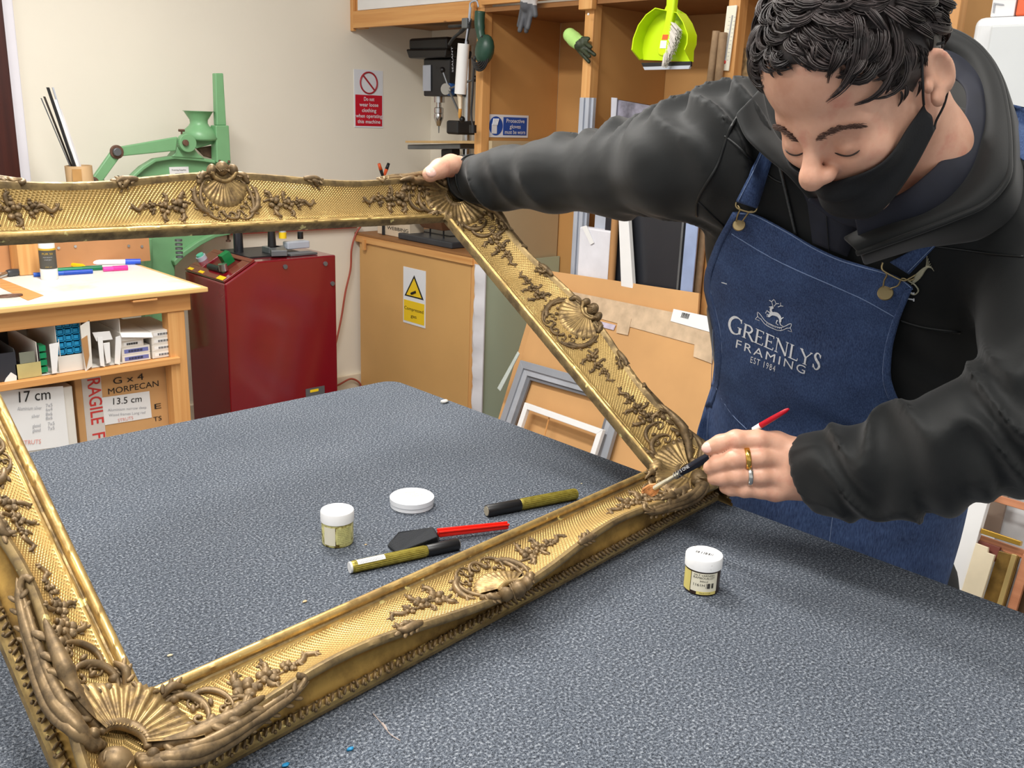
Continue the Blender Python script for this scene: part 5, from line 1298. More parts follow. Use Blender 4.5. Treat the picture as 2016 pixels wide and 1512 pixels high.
# markers
m_olive=NT('gold_striped_barrel');w_=m_olive.N('ShaderNodeTexNoise');w_.inputs['Scale'].default_value=160;m_olive.L(m_olive.coord('Object',(1,1,1)),w_.inputs['Vector'])
m_olive.L(m_olive.ramp(w_.outputs['Fac'],[(.4,sr(166,152,66)),(.6,sr(146,132,52))]),m_olive.b.inputs['Base Color']);m_olive.b.inputs['Metallic'].default_value=.45;m_olive.b.inputs['Roughness'].default_value=.35
def marker(p,q_,capf,r,lab,capfirst,label=False):
    t=thing('paint_marker',lab,'marker pen');a=ont(*p,r);b_=ont(*q_,r);d=b_-a
    j=a+d*capf;u=d/np.linalg.norm(d);n=28
    body=(j,b_) if capfirst else (a,j);cap=(a,j) if capfirst else (j,b_)
    vs=MB()
    side=np.cross(u,[0,0,1.]);
    for s0,s1,rr_,nm,mm in((*body,r*.94,'barrel',m_olive.m),(*cap,r,'cap',m_blackp)):
        b=MB();b.tube([s0,s0+(s1-s0)*.02,s1-(s1-s0)*.02,s1],[rr_*.93,rr_,rr_,rr_*.93],n)
        if nm=='barrel':
            for kk in range(20): aa=2*PI*kk/20;off=side*math.cos(aa)*rr_+np.array([0,0,1])*math.sin(aa)*rr_;b.tube([s0+off+(s1-s0)*.04,s1+off-(s1-s0)*.03],.0006,4)
        b.build(nm,mm,t,smooth=True)
    e=b_ if not capfirst else a;e2=u*(.0008 if not capfirst else -.0008)
    MB().cyl(e,e+e2,r*.8,n=20).build('end_disc',mat('grey_tan_disc',(168,160,140),.5),t)
    if label:
        MB().cyl(a-u*.0015,a+u*.001,r*.93,n=24).build('end_plug',m_paper,t)
        w0=a+u*.008;w1=a+u*.045;b=MB();N_=8;vv=[]
        for i in range(N_+1):
            aa=-.9+1.5*i/N_;off=-side*math.cos(aa)*(r*1.02) if False else None
            ca=math.atan2(CAM[2]-a[2],1);dirn=np.array([CAM[0]-a[0],CAM[1]-a[1],CAM[2]-a[2]]);dirn-=u*(dirn@u);dirn/=np.linalg.norm(dirn);d2=np.cross(u,dirn);A2=-1.15+1.0*i/N_
            o2=(dirn*math.cos(A2)+d2*math.sin(A2))*(r*1.03)*(1);vv+=[w0+o2,w1+o2]
        b.add(vv,[(2*i,2*i+2,2*i+3,2*i+1) for i in range(N_)]);b.build('barcode_label',m_paper,t)
        b=MB()
        for i in range(16):
            x=w0+u*(.003+.002*i);A2=-.75;o2=(dirn*math.cos(A2)+d2*math.sin(A2));o3=(dirn*math.cos(A2+.45)+d2*math.sin(A2+.45));b.tube([x+o2*(r*1.04),x+o3*(r*1.04)],.0003,4)
        b.build('barcode',m_ink,t)
    return t
marker((690,1117),(902,1071),.695,.0078,'gold paint marker with black cap lying nearest the frame, barcode on its end',False,True)
marker((958,1006),(1134,972),.36,.0088,'thicker gold paint marker pointing its black cap at the tin',True)
# foam brush
fbz=thing('foam_brush','black foam brush with a red plastic handle lying on the carpet','brush')
h_=.012;Pt=[ont(x,y,.002) for x,y in((757,1072),(782,1092),(864,1072),(858,1050),(786,1058))]
tp=ont(757,1072,.001);
lo=[ont(x,y,.001) for x,y in((760,1074),(783,1094),(864,1074),(866,1056),(785,1062))]
hi=[ont(x,y,.020) for x,y in((764,1066),(781,1080),(862,1056),(852,1036),(784,1046))]
hi[0]=ont(766,1070,.006);hi[1]=ont(781,1088,.008)
MB().hexa(lo,hi).build('foam_head',mat('black_foam',(40,42,46),.95,bump=.6,bs=500),fbz,bevel=.003,seg=3)
a=ont(862,1052,.010);b_=ont(1000,1036,.008);u=(b_-a)/np.linalg.norm(b_-a);sd_=np.cross(u,[0,0,1.])
m_rh=mat('red_plastic',(232,34,18),.3,var=0)
L=np.linalg.norm(b_-a);vs=[]
MB().hexa([a-sd_*.0055+np.array([0,0,-.003]),a+sd_*.0055+np.array([0,0,-.003]),a+sd_*.0055+np.array([0,0,.004]),a-sd_*.0055+np.array([0,0,.004])],[b_-sd_*.0045+np.array([0,0,-.003]),b_+sd_*.0045+np.array([0,0,-.003]),b_+sd_*.0045+np.array([0,0,.003]),b_-sd_*.0045+np.array([0,0,.003])]).build('handle',m_rh,fbz,bevel=.002,seg=3)
for s in(-1,1): MB().tube([a+sd_*s*.0045+np.array([0,0,.005]),b_+sd_*s*.0038+np.array([0,0,.004])],.0018,8).build('handle_rib',m_rh,fbz,smooth=True)
# crumbs
def crumb(px,py,r,m,lab,seed): 
    c=ont(px,py,r*.35);crumple('crumb',c,(r,r*.7,r*.35),m,lab,'crumb',seed,.35,10,6)
crumb(690,1474,.0035,mat('blue_scrap',(30,130,180),.5),'tiny blue scrap on the carpet near the bottom edge',1)
crumb(562,1506,.0035,mat('blue_scrap',(30,130,180),.5),'tiny blue scrap tucked against the bottom border left of the other',2)
crumb(600,1184,.003,mat('wood_chip',(206,180,140),.7),'small wood chip on the carpet beside the frame edge',3)
crumb(335,1290,.003,mat('pale_lint',(200,190,160),.8),'pale crumb inside the frame near its lower left corner',4)
crumb(875,790,.009,mat('paper_scrap',(206,204,198),.8),'crumpled white paper scrap near the far edge of the carpet',5)
crumb(720,1072,.002,mat('wood_chip',(206,180,140),.7),'tiny chip between the jar and the foam brush',6)
crumb(1145,952,.002,mat('pale_lint',(200,190,160),.8),'tiny pale speck of lint near the right table edge',7)
T(MB().tube(spline([ont(x,y,.0006) for x,y in((735,1405),(748,1420),(756,1428),(768,1445),(788,1458))],5),[.0004]*8+[.0012]*5+[.0004]*8,6).build('dust_streak',mat('dust_pink',(176,160,152),.9),None),'pale dusty streak on the carpet below the frame','dust')
# ================================================================== the man
man=thing('person','person in black jacket, blue denim apron and black mask, bending to brush the gilt frame','person')
f32=lambda a:np.array(a,np.float32)
def PP(*a): return f32(pd(*a))
def chain(P,pts,k=.02):
    """smooth tapering limb through (x,y,depth,radius) points"""
    d=None
    for a,b in zip(pts[:-1],pts[1:]):
        e=caps(P,PP(*a[:3]),PP(*b[:3]),a[3],b[3]);d=e if d is None else smin(d,e,k)
    return d
RARM=[(915,352,1.630,.0385),(1000,350,1.56,.0465),(1090,345,1.49,.054),(1220,338,1.39,.0625),(1330,322,1.275,.068),(1440,292,1.215,.078)]
LARM=[(1592,930,1.185,.050),(1680,928,1.15,.054),(1790,908,1.10,.060),(1900,872,1.05,.066),(2040,815,1.00,.069)]
LUP=[(2060,800,1.01,.072),(2080,620,1.07,.076),(2035,450,1.12,.086)]
def torso(P):
    d=chain(P,[(1468,330,1.245,.082),(1600,330,1.235,.095),(1800,380,1.19,.10),(2020,440,1.13,.088)],.05)
    d=smin(d,chain(P,[(1536,480,1.34,.104),(1545,640,1.43,.102),(1552,820,1.52,.101),(1545,1150,1.585,.115)],.05),.07)
    d=smin(d,chain(P,[(1700,450,1.27,.12),(1680,640,1.385,.13),(1655,850,1.50,.13),(1645,1150,1.56,.125)],.05),.07)
    d=smin(d,chain(P,[(1880,520,1.23,.115),(1830,680,1.34,.115),(1765,860,1.45,.108),(1724,1150,1.53,.104)],.05),.07)
    return d
def folds(P,o,dirn,fr,amp,warp=1.,seed=0):
    r=np.random.RandomState(seed);q=P-PP(*o[:3]);k=f32(dirn)
    ph=q@k*fr+warp*np.sin(q@f32(r.randn(3))*14+r.rand()*6)+warp*.8*np.sin(q@f32(r.randn(3))*23)
    m=.5+.5*np.sin(q@f32(r.randn(3))*11+r.rand()*6)
    return amp*m*(np.sqrt(np.sin(ph)**2+.03)-.65)
_ra=PP(1440,292,1.215)-PP(915,352,1.630);_ra/=np.linalg.norm(_ra)
_la=PP(2040,815,1.0)-PP(1592,930,1.185);_la/=np.linalg.norm(_la)
def jacket(P):
    a=chain(P,RARM,.03);wf=np.clip(((P-PP(915,352,1.630))@_ra)/.07,0,1);a=a+(folds(P,RARM[0],_ra+f32([0,.25,.3]),66,.034,1.3,3)+folds(P,RARM[0],_ra*.8+f32([.3,-.4,.35]),105,.013,1.6,13))*wf
    sh=np.max([(PP(915,352,1.630)-P)@_ra],axis=0)
    a=np.maximum(a,sh)
    b=smin(chain(P,LARM,.03),chain(P,LUP,.03),.035);b=b+folds(P,(2040,815,1.0),_la*.75+f32([.3,.5,.45]),44,.020,1.3,8)*np.clip(((P-PP(1592,930,1.185))@_la)/.07,0,1)
    b=np.maximum(b,(PP(1592,930,1.185)-P)@_la)
    t=torso(P)+folds(P,(1700,500,1.1),[.2,.5,.8],22,.006,1.2,5)
    return smin(smin(t,a,.035),b,.02)
m_jk=NT('black_softshell');m_jk.b.inputs['Base Color'].default_value=sr(11,14,15);m_jk.b.inputs['Roughness'].default_value=.68;m_jk.b.inputs['Specular IOR Level'].default_value=.32;m_jk.b.inputs['Sheen Weight'].default_value=.15
m_jk.bump(m_jk.noise(900,2,m_jk.coord()),.15,.0005);m_jk=m_jk.m
m_navy=mat('navy_shirt_cloth',(26,29,42),.8,var=.1,vs=40)
lo=[1e9]*3;hi=[-1e9]*3
for q_ in RARM+LARM+LUP+[(1545,1150,1.6,.13),(1750,1150,1.56,.13),(1880,520,1.23,.13),(1468,330,1.245,.1)]:
    p=pd(*q_[:3]);lo=[min(a,b-q_[3]-.03) for a,b in zip(lo,p)];hi=[max(a,b+q_[3]+.03) for a,b in zip(hi,p)]
v,f=sparsenet(jacket,lo,hi,.0062)
jk=raw('jacket',relax(v,f,1,.4),f,m_jk,man)
def cast(px,sdf,t0=.6,off=0,it=70):
    px=np.array(px,float);D=(RW@np.stack([px[:,0]-CXP,CYP-px[:,1],-FPX*np.ones(len(px))])).T
    D/=np.linalg.norm(D,axis=1)[:,None];t=np.full(len(px),t0);best=np.full(len(px),1e9);bt=t.copy()
    for _ in range(it):
        d=sdf(f32(CAM+D*t[:,None]))-off
        better=d<best-1e-5;bt=np.where(better,t,bt);best=np.minimum(best,d);t=t+np.where(d>2e-4,d*.8,0)
    hit=d<2e-3;tt=np.where(hit,t,bt);return CAM+D*tt[:,None],hit
def ilist(pts,t):
    pts=np.array(pts,float);s=np.linspace(0,1,len(pts));return np.array([np.interp(t,s,pts[:,0]),np.interp(t,s,pts[:,1])])
# ------------------------------------------------------------------ apron
TOP=[(1442,418),(1470,417),(1491,423),(1551,455),(1601,485),(1651,508),(1700,523),(1737,533),(1775,548),(1797,566)]
LEF=[(1442,418),(1410,475),(1388,536),(1386,570),(1396,610),(1406,660),(1408,710),(1403,757),(1388,800),(1372,850),(1366,890),(1378,950),(1392,1010),(1398,1090),(1402,1180),(1405,1280)]
RIG=[(1797,566),(1772,626),(1757,681),(1752,742),(1767,787),(1800,825),(1850,880),(1900,940),(1908,985),(1898,1030),(1888,1070),(1876,1110),(1865,1145),(1855,1190),(1845,1240),(1840,1280)]
def body_ap(P): return torso(P)
def apx(u,v):
    L=ilist(LEF,v);R=ilist(RIG,v);T_=ilist(TOP,u);L0=np.array(LEF[0])[:,None];R0=np.array(RIG[0])[:,None]
    return (1-u)*L+u*R+((1-v)**4)*(T_-((1-u)*L0+u*R0))
NU,NV=70,110
U,V_=np.meshgrid(np.linspace(0,1,NU),np.linspace(0,1,NV),indexing='ij');Q=apx(U.ravel(),V_.ravel()).T
Pa,hit=cast(Q,body_ap,.6,.007)
ctr=Pa.reshape(NU,NV,3)
def smoothgrid(G,n):
    for _ in range(n):
        H=G.copy();H[1:-1,1:-1]=(G[2:,1:-1]+G[:-2,1:-1]+G[1:-1,2:]+G[1:-1,:-2])/4
        H[0,1:-1]=(G[0,2:]+G[0,:-2])/2;H[-1,1:-1]=(G[-1,2:]+G[-1,:-2])/2;H[1:-1,0]=(G[2:,0]+G[:-2,0])/2;H[1:-1,-1]=(G[2:,-1]+G[:-2,-1])/2
        G=H
    return G
ctr=smoothgrid(ctr,3)
dirc=CAM-ctr;dirc/=np.linalg.norm(dirc,axis=2)[...,None]
Fo=.0035*np.sin(U*16+3*np.sin(V_*5))*np.clip(V_*1.4-.3,0,1)+.004*np.exp(-((V_-.42-.06*(U-.5))/.02)**2)*np.clip(U*2-.6,0,1)-.005*np.exp(-((V_-.455-.05*(U-.5))/.015)**2)*np.clip(U*2-.6,0,1)+.0015*np.sin(V_*60+U*20)*.4
ctr=ctr+dirc*Fo[...,None]
fs=[(i*NV+j,(i+1)*NV+j,(i+1)*NV+j+1,i*NV+j+1) for i in range(NU-1) for j in range(NV-1)]
m_den=NT('blue_denim');v_=m_den.coord();n_=m_den.noise(14,5,v_,.65);w2=m_den.noise(700,2,m_den.coord('Object',(1,1,.15)),.6)
c_=m_den.ramp(n_,[(.3,sr(34,52,92)),(.55,sr(48,72,118)),(.75,sr(66,92,140))]);c_=m_den.mix(.4,c_,m_den.ramp(w2,[(.35,sr(24,36,66)),(.7,sr(92,116,158))]))
m_den.L(c_,m_den.b.inputs['Base Color']);m_den.b.inputs['Roughness'].default_value=.85;m_den.bump(w2,.35,.0006);m_den=m_den.m
ap=raw('apron',ctr.reshape(-1,3),fs,m_den,man)
so=ap.modifiers.new('t','SOLIDIFY');so.thickness=.0022;so.offset=0
def apsurf(px,off=.002):
    """points on the apron's outer face seen at the given image positions"""
    px=np.atleast_2d(np.array(px,float));flat=Q;out=[]
    for p in px:
        d=((flat-p)**2).sum(1);i=np.argsort(d)[:4];w_=1/(d[i]+.5);w_/=w_.sum()
        pos=(ctr.reshape(-1,3)[i]*w_[:,None]).sum(0);r=ray(*p);r=r/np.linalg.norm(r);t=(pos-CAM)@r;out.append(CAM+r*(t-off))
    return np.array(out)
m_st=mat('pale_stitching',(128,148,186),.8,var=0);m_wh=mat('white_embroidery',(232,236,242),.7,var=0)
def seam(pts,r=.0005,par=ap,m=m_st,nm='stitching',n=40,fn_=apsurf):
    p2=[ (p[0],p[1]) for p in spline([(x,y,0) for x,y in pts],6)];MB().tube(fn_(p2,.0018),r,5).build(nm,m,par,smooth='all')
def off2(L_,dx,dy=0): return [(x+dx,y+dy) for x,y in L_]
seam([(1440,460),(1500,497),(1560,528),(1640,563),(1700,590),(1768,628)],.0007)
seam(off2(TOP,0,4),.0006);seam([(x+13,y) for x,y in LEF[1:9]],.0005);seam([(x-14,y+3) for x,y in RIG[1:7]],.0005)
seam([(1408,758),(1425,792),(1445,820),(1470,845)],.0009);seam([(1404,640),(1400,760),(1392,860),(1400,960)],.0005)
seam([(1640,1010),(1634,1060),(1630,1100)],.0005)
seam([(1421,556),(1431,559)],.0009,ap,m_wh,'thread_mark')
# hem bands at the sides (doubled cloth)
def band(A,B,nm,m,par,off,n=30,sd=apsurf,th=.0015):
    t=np.linspace(0,1,n);a=ilist(A,t).T;b=ilist(B,t).T;g=[sd(a*(1-w_)+b*w_,off) for w_ in (0,.33,.66,1)]
    vs=np.concatenate(g);F=[(i*n+j,(i+1)*n+j,(i+1)*n+j+1,i*n+j+1) for i in range(3) for j in range(n-1)]
    o=raw(nm,vs,F,m,par);s=o.modifiers.new('t','SOLIDIFY');s.thickness=th;s.offset=0;return o
band(RIG[:8],[(x-15,y+4) for x,y in RIG[:8]],'side_hem',m_den,ap,.0028)
band(LEF[:9],[(x+13,y+2) for x,y in LEF[:9]],'side_hem',m_den,ap,.0028)
# lettering on the bib
class Ink:
    def __init__(s,o,ex,ey): s.o=np.array(o,float);s.ex=np.array(ex,float);s.ey=np.array(ey,float);s.b=MB()
    def stroke(s,pts,w,sm=0):
        if sm: pts=[(p[0],p[1]) for p in spline([(x,y,0) for x,y in pts],sm)]
        pts=[np.array(p,float) for p in pts];n=len(pts);w_=np.interp(np.linspace(0,1,n),np.linspace(0,1,len(w)),w) if hasattr(w,'__len__') else [w]*n
        L=[];R=[]
        for i in range(n):
            d=pts[min(i+1,n-1)]-pts[max(i-1,0)];d/=max(np.linalg.norm(d),1e-9);nn=np.array([-d[1],d[0]]);L.append(pts[i]+nn*w_[i]/2);R.append(pts[i]-nn*w_[i]/2)
        P=apsurf([s.o+s.ex*q[0]+s.ey*q[1] for q in L+R],.0026)
        s.b.add(P,[(i,i+1,n+i+1,n+i) for i in range(n-1)])
    def rect(s,x0,y0,x1,y1): s.stroke([(x0,(y0+y1)/2),(x1,(y0+y1)/2)],y1-y0)
def glyph(I,ch,x,w_,h,T_=.15,t_=.07):
    X=lambda a:x+a*w_;Y=lambda b:b*h;T_*=h;t_*=h;sf=lambda cx,y,k=.16:I.stroke([(X(cx)-k*h,Y(y)),(X(cx)+k*h,Y(y))],.05*h)
    if ch=='E' or ch=='L':
        I.stroke([(X(.2),0),(X(.2),h)],T_);sf(.2,.02);sf(.2,.98)
        I.stroke([(X(.2),Y(.02)),(X(.95),Y(.02))],t_);I.stroke([(X(.95),0),(X(.98),Y(.2))],t_*.8)
        if ch=='E': I.stroke([(X(.2),Y(.97)),(X(.9),Y(.97))],t_);I.stroke([(X(.9),h),(X(.9),Y(.82))],t_*.8);I.stroke([(X(.2),Y(.52)),(X(.72),Y(.52))],t_);I.stroke([(X(.72),Y(.42)),(X(.72),Y(.62))],t_*.8)
    if ch=='R':
        I.stroke([(X(.18),0),(X(.18),h)],T_);sf(.18,.02);sf(.12,.98,.1)
        I.stroke([(X(.18),Y(.96)),(X(.6),Y(.95)),(X(.8),Y(.74)),(X(.6),Y(.5)),(X(.18),Y(.48))],[t_,T_*.8,T_,T_*.8,t_],4);I.stroke([(X(.45),Y(.5)),(X(.95),Y(.02)),(X(1.08),Y(.0))],[T_*.9,T_,t_])
    if ch=='G':
        I.stroke([(X(.92),Y(.84)),(X(.7),Y(.97)),(X(.35),Y(.95)),(X(.08),Y(.7)),(X(.05),Y(.35)),(X(.3),Y(.04)),(X(.62),Y(.0)),(X(.88),Y(.12))],[t_,t_,T_,T_*1.1,T_*1.1,T_,t_,t_*1.2],4)
        I.stroke([(X(.9),Y(.98)),(X(.92),Y(.74))],t_);I.stroke([(X(.88),Y(.08)),(X(.88),Y(.42))],T_);sf(.85,.43,.14)
    if ch=='N':
        I.stroke([(X(.12),0),(X(.12),h)],t_);I.stroke([(X(.1),h),(X(.88),Y(.0))],T_);I.stroke([(X(.88),0),(X(.88),h)],t_);sf(.12,.02,.12);sf(.88,.98,.12);sf(.05,.98,.08)
    if ch=='Y':
        I.stroke([(X(.05),h),(X(.5),Y(.48))],T_);I.stroke([(X(.95),h),(X(.5),Y(.48))],t_);I.stroke([(X(.5),0),(X(.5),Y(.5))],T_);sf(.08,.98,.13);sf(.92,.98,.1);sf(.5,.02)
    if ch=='S':
        I.stroke([(X(.82),Y(.8)),(X(.65),Y(.96)),(X(.35),Y(.96)),(X(.18),Y(.75)),(X(.4),Y(.56)),(X(.66),Y(.44)),(X(.84),Y(.25)),(X(.62),Y(.03)),(X(.32),Y(.03)),(X(.12),Y(.22))],[t_,t_,t_*1.2,T_,T_*1.15,T_*1.15,T_,t_*1.2,t_,t_],4)
        I.stroke([(X(.84),Y(.95)),(X(.84),Y(.75))],t_*.8);I.stroke([(X(.1),Y(.05)),(X(.1),Y(.27))],t_*.8)
ex_=np.array([163,72.])/178;ey_=np.array([.16,-1.])
I=Ink((1433,651),ex_,ey_)
xx=0
for ch,w_ in zip('GREENLYS',(27,23,18,19,27,19,25,17)):
    h_=32 if ch in 'GS' else 27
    glyph(I,ch,xx,w_,h_);xx+=w_+3.2
I.b.build('embroidered_lettering',m_wh,ap)
def apt(s,o,exx,eyy,h,width):
    o=np.array(o,float);ex2=np.array(exx,float)/np.linalg.norm(exx)
    text('embroidered_lettering',s,(0,0,0),(1,0,0),(0,1,0),h,m_wh,ap,width=width,space=1.25,warp=lambda x,y:apsurf([o+ex2*x+np.array(eyy)*y],.0026)[0])
apt('FRAMING',(1446,683),(135,53),ey_,16,146)
apt('EST 1984',(1476,713),(52,20),ey_,12,52)
I=Ink((1524,632),(1,.35),(.12,-1))   # stag crest above the name
I.stroke([(-12,4),(-6,12),(4,14),(10,10),(12,2)],[3,6,8,6,3],4);I.stroke([(-6,12),(-9,20),(-5,26)],[5,4,5],3);I.stroke([(-5,26),(-13,23)],[3,1.5])
for q_ in([(-4,27),(0,34),(-4,40)],[(-6,28),(-9,35),(-5,41)],[(0,34),(5,36)],[(-9,35),(-14,36)],[(4,29),(9,33),(8,39)],[(9,33),(14,34)]): I.stroke(q_,1.3)
for q_ in([(-8,12),(-16,15),(-18,9)],[(-7,8),(-15,8),(-14,3)],[(10,4),(13,-3),(18,-4)],[(6,4),(4,-3),(9,-5)],[(12,8),(17,13)]): I.stroke(q_,[2.4,1.6,1.2])
for o_ in(0,6): I.stroke([(-26,2-o_),(-16,-6-o_),(0,-9-o_),(14,-8-o_),(27,2-o_)],1.2,4)
for s_ in(-1,1): I.stroke([(s_*26,2),(s_*33,6),(s_*32,-2),(s_*26,-5)],1.2,3);I.stroke([(s_*32,-2),(s_*36,-9),(s_*28,-9)],1.2)
for x_ in range(-14,16,4): I.stroke([(x_,-9.5+abs(x_)*.12),(x_+2,-12.5+abs(x_)*.12)],1)
I.b.build('embroidered_stag_crest',m_wh,ap)
# straps
def jsurf(px,off=.004):
    P_,h_=cast(px,jacket,.6,off);return P_
def tsurf(px,off=.004):
    P_,h_=cast(px,jacket,.6,off);return P_
s1=band([(1497,296),(1475,345),(1449,396)],[(1521,314),(1505,365),(1490,410)],'apron_strap',m_den,ap,.005,24,jsurf,.002)
s2=band([(1868,445),(1810,485),(1752,516)],[(1900,418),(1855,470),(1790,540)],'apron_strap',m_den,ap,.008,24,jsurf,.002)
s3=band([(1984,205),(1992,235),(1990,300)],[(2040,215),(2040,260),(2040,330)],'apron_strap',m_den,ap,.012,14,jsurf,.002)
seam([(1500,300),(1478,348),(1453,397)],.0005,ap,m_st,'stitching',40,lambda p,o:jsurf(p,.0068))
seam([(1895,424),(1852,470),(1787,536)],.0005,ap,m_st,'stitching',40,lambda p,o:jsurf(p,.0098))
m_br=mat('antique_brass',(168,150,110),.35,metal=.85,var=.05)
def buckle(cx,cy,r,loop,slide,rot=0):
    c=apsurf([(cx,cy)],.007)[0];n_=(CAM-c);n_/=np.linalg.norm(n_);n_=n_+np.array([0,0,.25]);n_/=np.linalg.norm(n_)
    b=MB();R=Vector(n_).to_track_quat('Z','Y').to_matrix();k=r*np.linalg.norm(c-CAM)/FPX
    b.lathe([(k*.55,-.005),(k*.6,-.001),(k,0),(k,.0012),(k*.9,.0022),(k*.1,.0022)],c,28,R);o=b.build('buckle_button',m_br,ap,smooth=True)
    MB().tube(spline(list(apsurf(loop,.008)),5),.0011,6).build('buckle_loop',m_br,ap,smooth='all')
    MB().tube(spline(list(apsurf(slide,.009)),4),.0012,6,cap=False).build('buckle_slide',m_br,ap,smooth='all')
buckle(1455,443,12,[(1450,433),(1453,422),(1457,412),(1452,404)],[(1450,396),(1449,406),(1456,412),(1478,418),(1488,415),(1491,406)])
MB().tube(spline(list(apsurf([(1462,435),(1470,424),(1476,417),(1486,417)],.008)),5),.0011,6).build('buckle_loop',m_br,ap,smooth='all')
buckle(1743,577,14,[(1739,564),(1741,552),(1746,540),(1736,530)],[(1738,517),(1736,528),(1744,536),(1776,552),(1790,548),(1802,541)])
MB().tube(spline(list(apsurf([(1752,568),(1768,562),(1776,548),(1790,552),(1800,548)],.008)),5),.0011,6).build('buckle_loop',m_br,ap,smooth='all')
# ------------------------------------------------------------------ jacket details
def jline(pts,r,m,nm,off=.001,par=jk):
    p2=[(p[0],p[1]) for p in spline([(x,y,0) for x,y in pts],6)];P_,h_=cast(p2,jacket,.6,off);MB().tube(P_,r,6).build(nm,m,par,smooth='all')
m_seam=mat('jacket_seam',(14,17,18),.5,var=0);m_zip=mat('dull_zip_teeth',(84,86,86),.35,metal=.6,var=.2,vs=300)
jline([(1462,215),(1440,250),(1425,290),(1410,330),(1375,390),(1372,425)],.0022,m_seam,'armhole_seam',0)
jline([(1427,268),(1455,290),(1490,325),(1520,350),(1540,360)],.0018,m_seam,'yoke_seam',.0)
jline([(1372,395),(1400,422),(1430,450)],.0018,m_seam,'yoke_seam',0)
jline([(1800,480),(1880,490),(1960,500),(2016,505)],.0018,m_seam,'yoke_seam',0)
jline([(1770,630),(1820,645),(1890,655)],.0022,m_seam,'pocket_seam',0)
jline([(1528,305),(1540,350),(1552,400),(1566,462)],.0022,m_zip,'zip',.002)
# dark shirt front showing between the open jacket edges
shf=band([(1560,330),(1590,400),(1600,478)],[(1720,380),(1705,420),(1668,505)],'shirt_front',m_navy,man,.004,24,jsurf,.002)
c=jsurf([(1658,425)],.008)[0];MB().ell(c,(.004,.004,.004),n=14).build('shirt_button',m_blackp,shf,smooth='all')
seam([(1625,400),(1628,440),(1632,495)],.0006,shf,m_seam,'placket_seam',40,lambda p,o:jsurf(p,.0065))
# winged badge
b=MB()
for i in range(7):
    P_=jsurf([(1793+i*1.5,560-i*3),(1810+i*1.5,548-i*3.4),(1822+i*1.6,528-i*1.5+i*i*.2),(1828+i*2.3-3,504+i*5)],.003);b.tube(spline(list(P_),4),[.0011]*9+[.0004]*4,5)
P_=jsurf([(1786,552),(1800,560),(1808,572),(1800,580),(1790,576)],.003);b.tube(spline(list(P_),4),.0011,5)
b.build('winged_badge',mat('pewter_thread',(190,186,160),.4,metal=.4),jk,smooth='all')
b=MB()
for a_,c_ in(((1788,575),(1799,578)),((1786,588),(1799,590)),((1799,576),(1799,580)),((1799,588),(1799,593))):b.tube(jsurf([a_,c_],.003),.0009,5)
b.build('badge_lettering',m_wh,jk)
def cuff(c,ax_,r,nm):
    c=pd(*c);ax_=np.array(ax_,float);u=np.cross(ax_,[0,0,1]);u/=np.linalg.norm(u);w_=np.cross(ax_,u);b=MB()
    for o_,rr,th in((.002,r*1.0,.0035),(.024,r*1.04,.0016)):
        b.tube([c+ax_*o_+(u*math.cos(t)+w_*math.sin(t))*rr for t in np.linspace(0,2*PI,41)],th,8,cap=False)
    b.build(nm,m_jk if 0 else m_seam,jk,smooth='all')
# ------------------------------------------------------------------ head
HC=pd(1683,157,.97)
cf_=np.array([-.617,-.737,.277]);cf_/=np.linalg.norm(cf_);cl_=np.array([.5916,-.2024,.7804]);cl_-=cf_*(cl_@cf_);cl_/=np.linalg.norm(cl_);cu_=np.cross(cf_,cl_)
HR=np.array([RW@cl_,RW@cu_,RW@cf_])      # rows: his left, up, forward in world
HS=1.0
def toh(P): return ((P-f32(HC))@f32(HR).T)/HS
def toW(p): return np.array(HC)+np.atleast_2d(np.array(p,float))@HR*HS
def mir(fn,P): 
    Q_=P.copy();Q_[:,0]=np.abs(Q_[:,0]);return fn(Q_)
def headsdf(h,ear=True):
    m=h.copy();m[:,0]=np.abs(m[:,0])
    d=ellip(h,(0,.035,-.014),(.074,.088,.096))
    d=smin(d,ellip(h,(0,-.030,.022),(.060,.082,.068)),.03)
    d=smin(d,ellip(h,(0,.045,.040),(.060,.048,.050)),.02)
    d=smin(d,caps(m,(.050,-.055,-.005),(.018,-.104,.056),.022,.020),.02)
    d=smin(d,ellip(h,(0,-.100,.060),(.024,.020,.020)),.02)
    d=smin(d,caps(m,(.006,.002,.0815),(.044,.001,.062),.0125,.011),.014)
    d=smin(d,ellip(m,(.036,-.034,.062),(.024,.022,.022)),.018)
    # eye sockets, eyeballs under lowered lids
    s=np.linalg.norm(m-f32((.031,-.018,.1005)),axis=1)-.0155;d=-smin(-d,s,.012)
    d=smin(d,ellip(m,(.031,-.020,.0750),(.0140,.0115,.0125)),.004)
    # nose
    d=smin(d,caps(h,(0,-.006,.085),(0,-.032,.108),.0080,.0100),.010)
    d=smin(d,np.linalg.norm(h-f32((0,-.0385,.1095)),axis=1)-.0125,.007)
    d=smin(d,ellip(m,(.0120,-.0415,.098),(.0080,.0080,.0110)),.006)
    s=ellip(m,(.0070,-.0500,.1015),(.0038,.004,.0060));d=-smin(-d,s,.003)
    # lips under the mask
    d=smin(d,caps(m,(0,-.073,.092),(.020,-.076,.080),.0065,.0045),.006)
    if ear:
        RE_=f32(Matrix.Rotation(.38,3,'Y')@Matrix.Rotation(-.22,3,'X'));e=ellip(m,(.0815,-.008,-.016),(.0070,.029,.0170),RE_)
        e2=ellip(m,(.0885,-.004,-.014),(.0066,.0205,.0105),RE_);e=-smin(-e,e2,.004)
        lob=ellip(m,(.079,-.032,-.006),(.0060,.0095,.008));e=smin(e,lob,.006)
        tr=ellip(m,(.079,-.012,.003),(.005,.007,.005));e=smin(e,tr,.004)
        d=smin(d,e,.006)
    return d
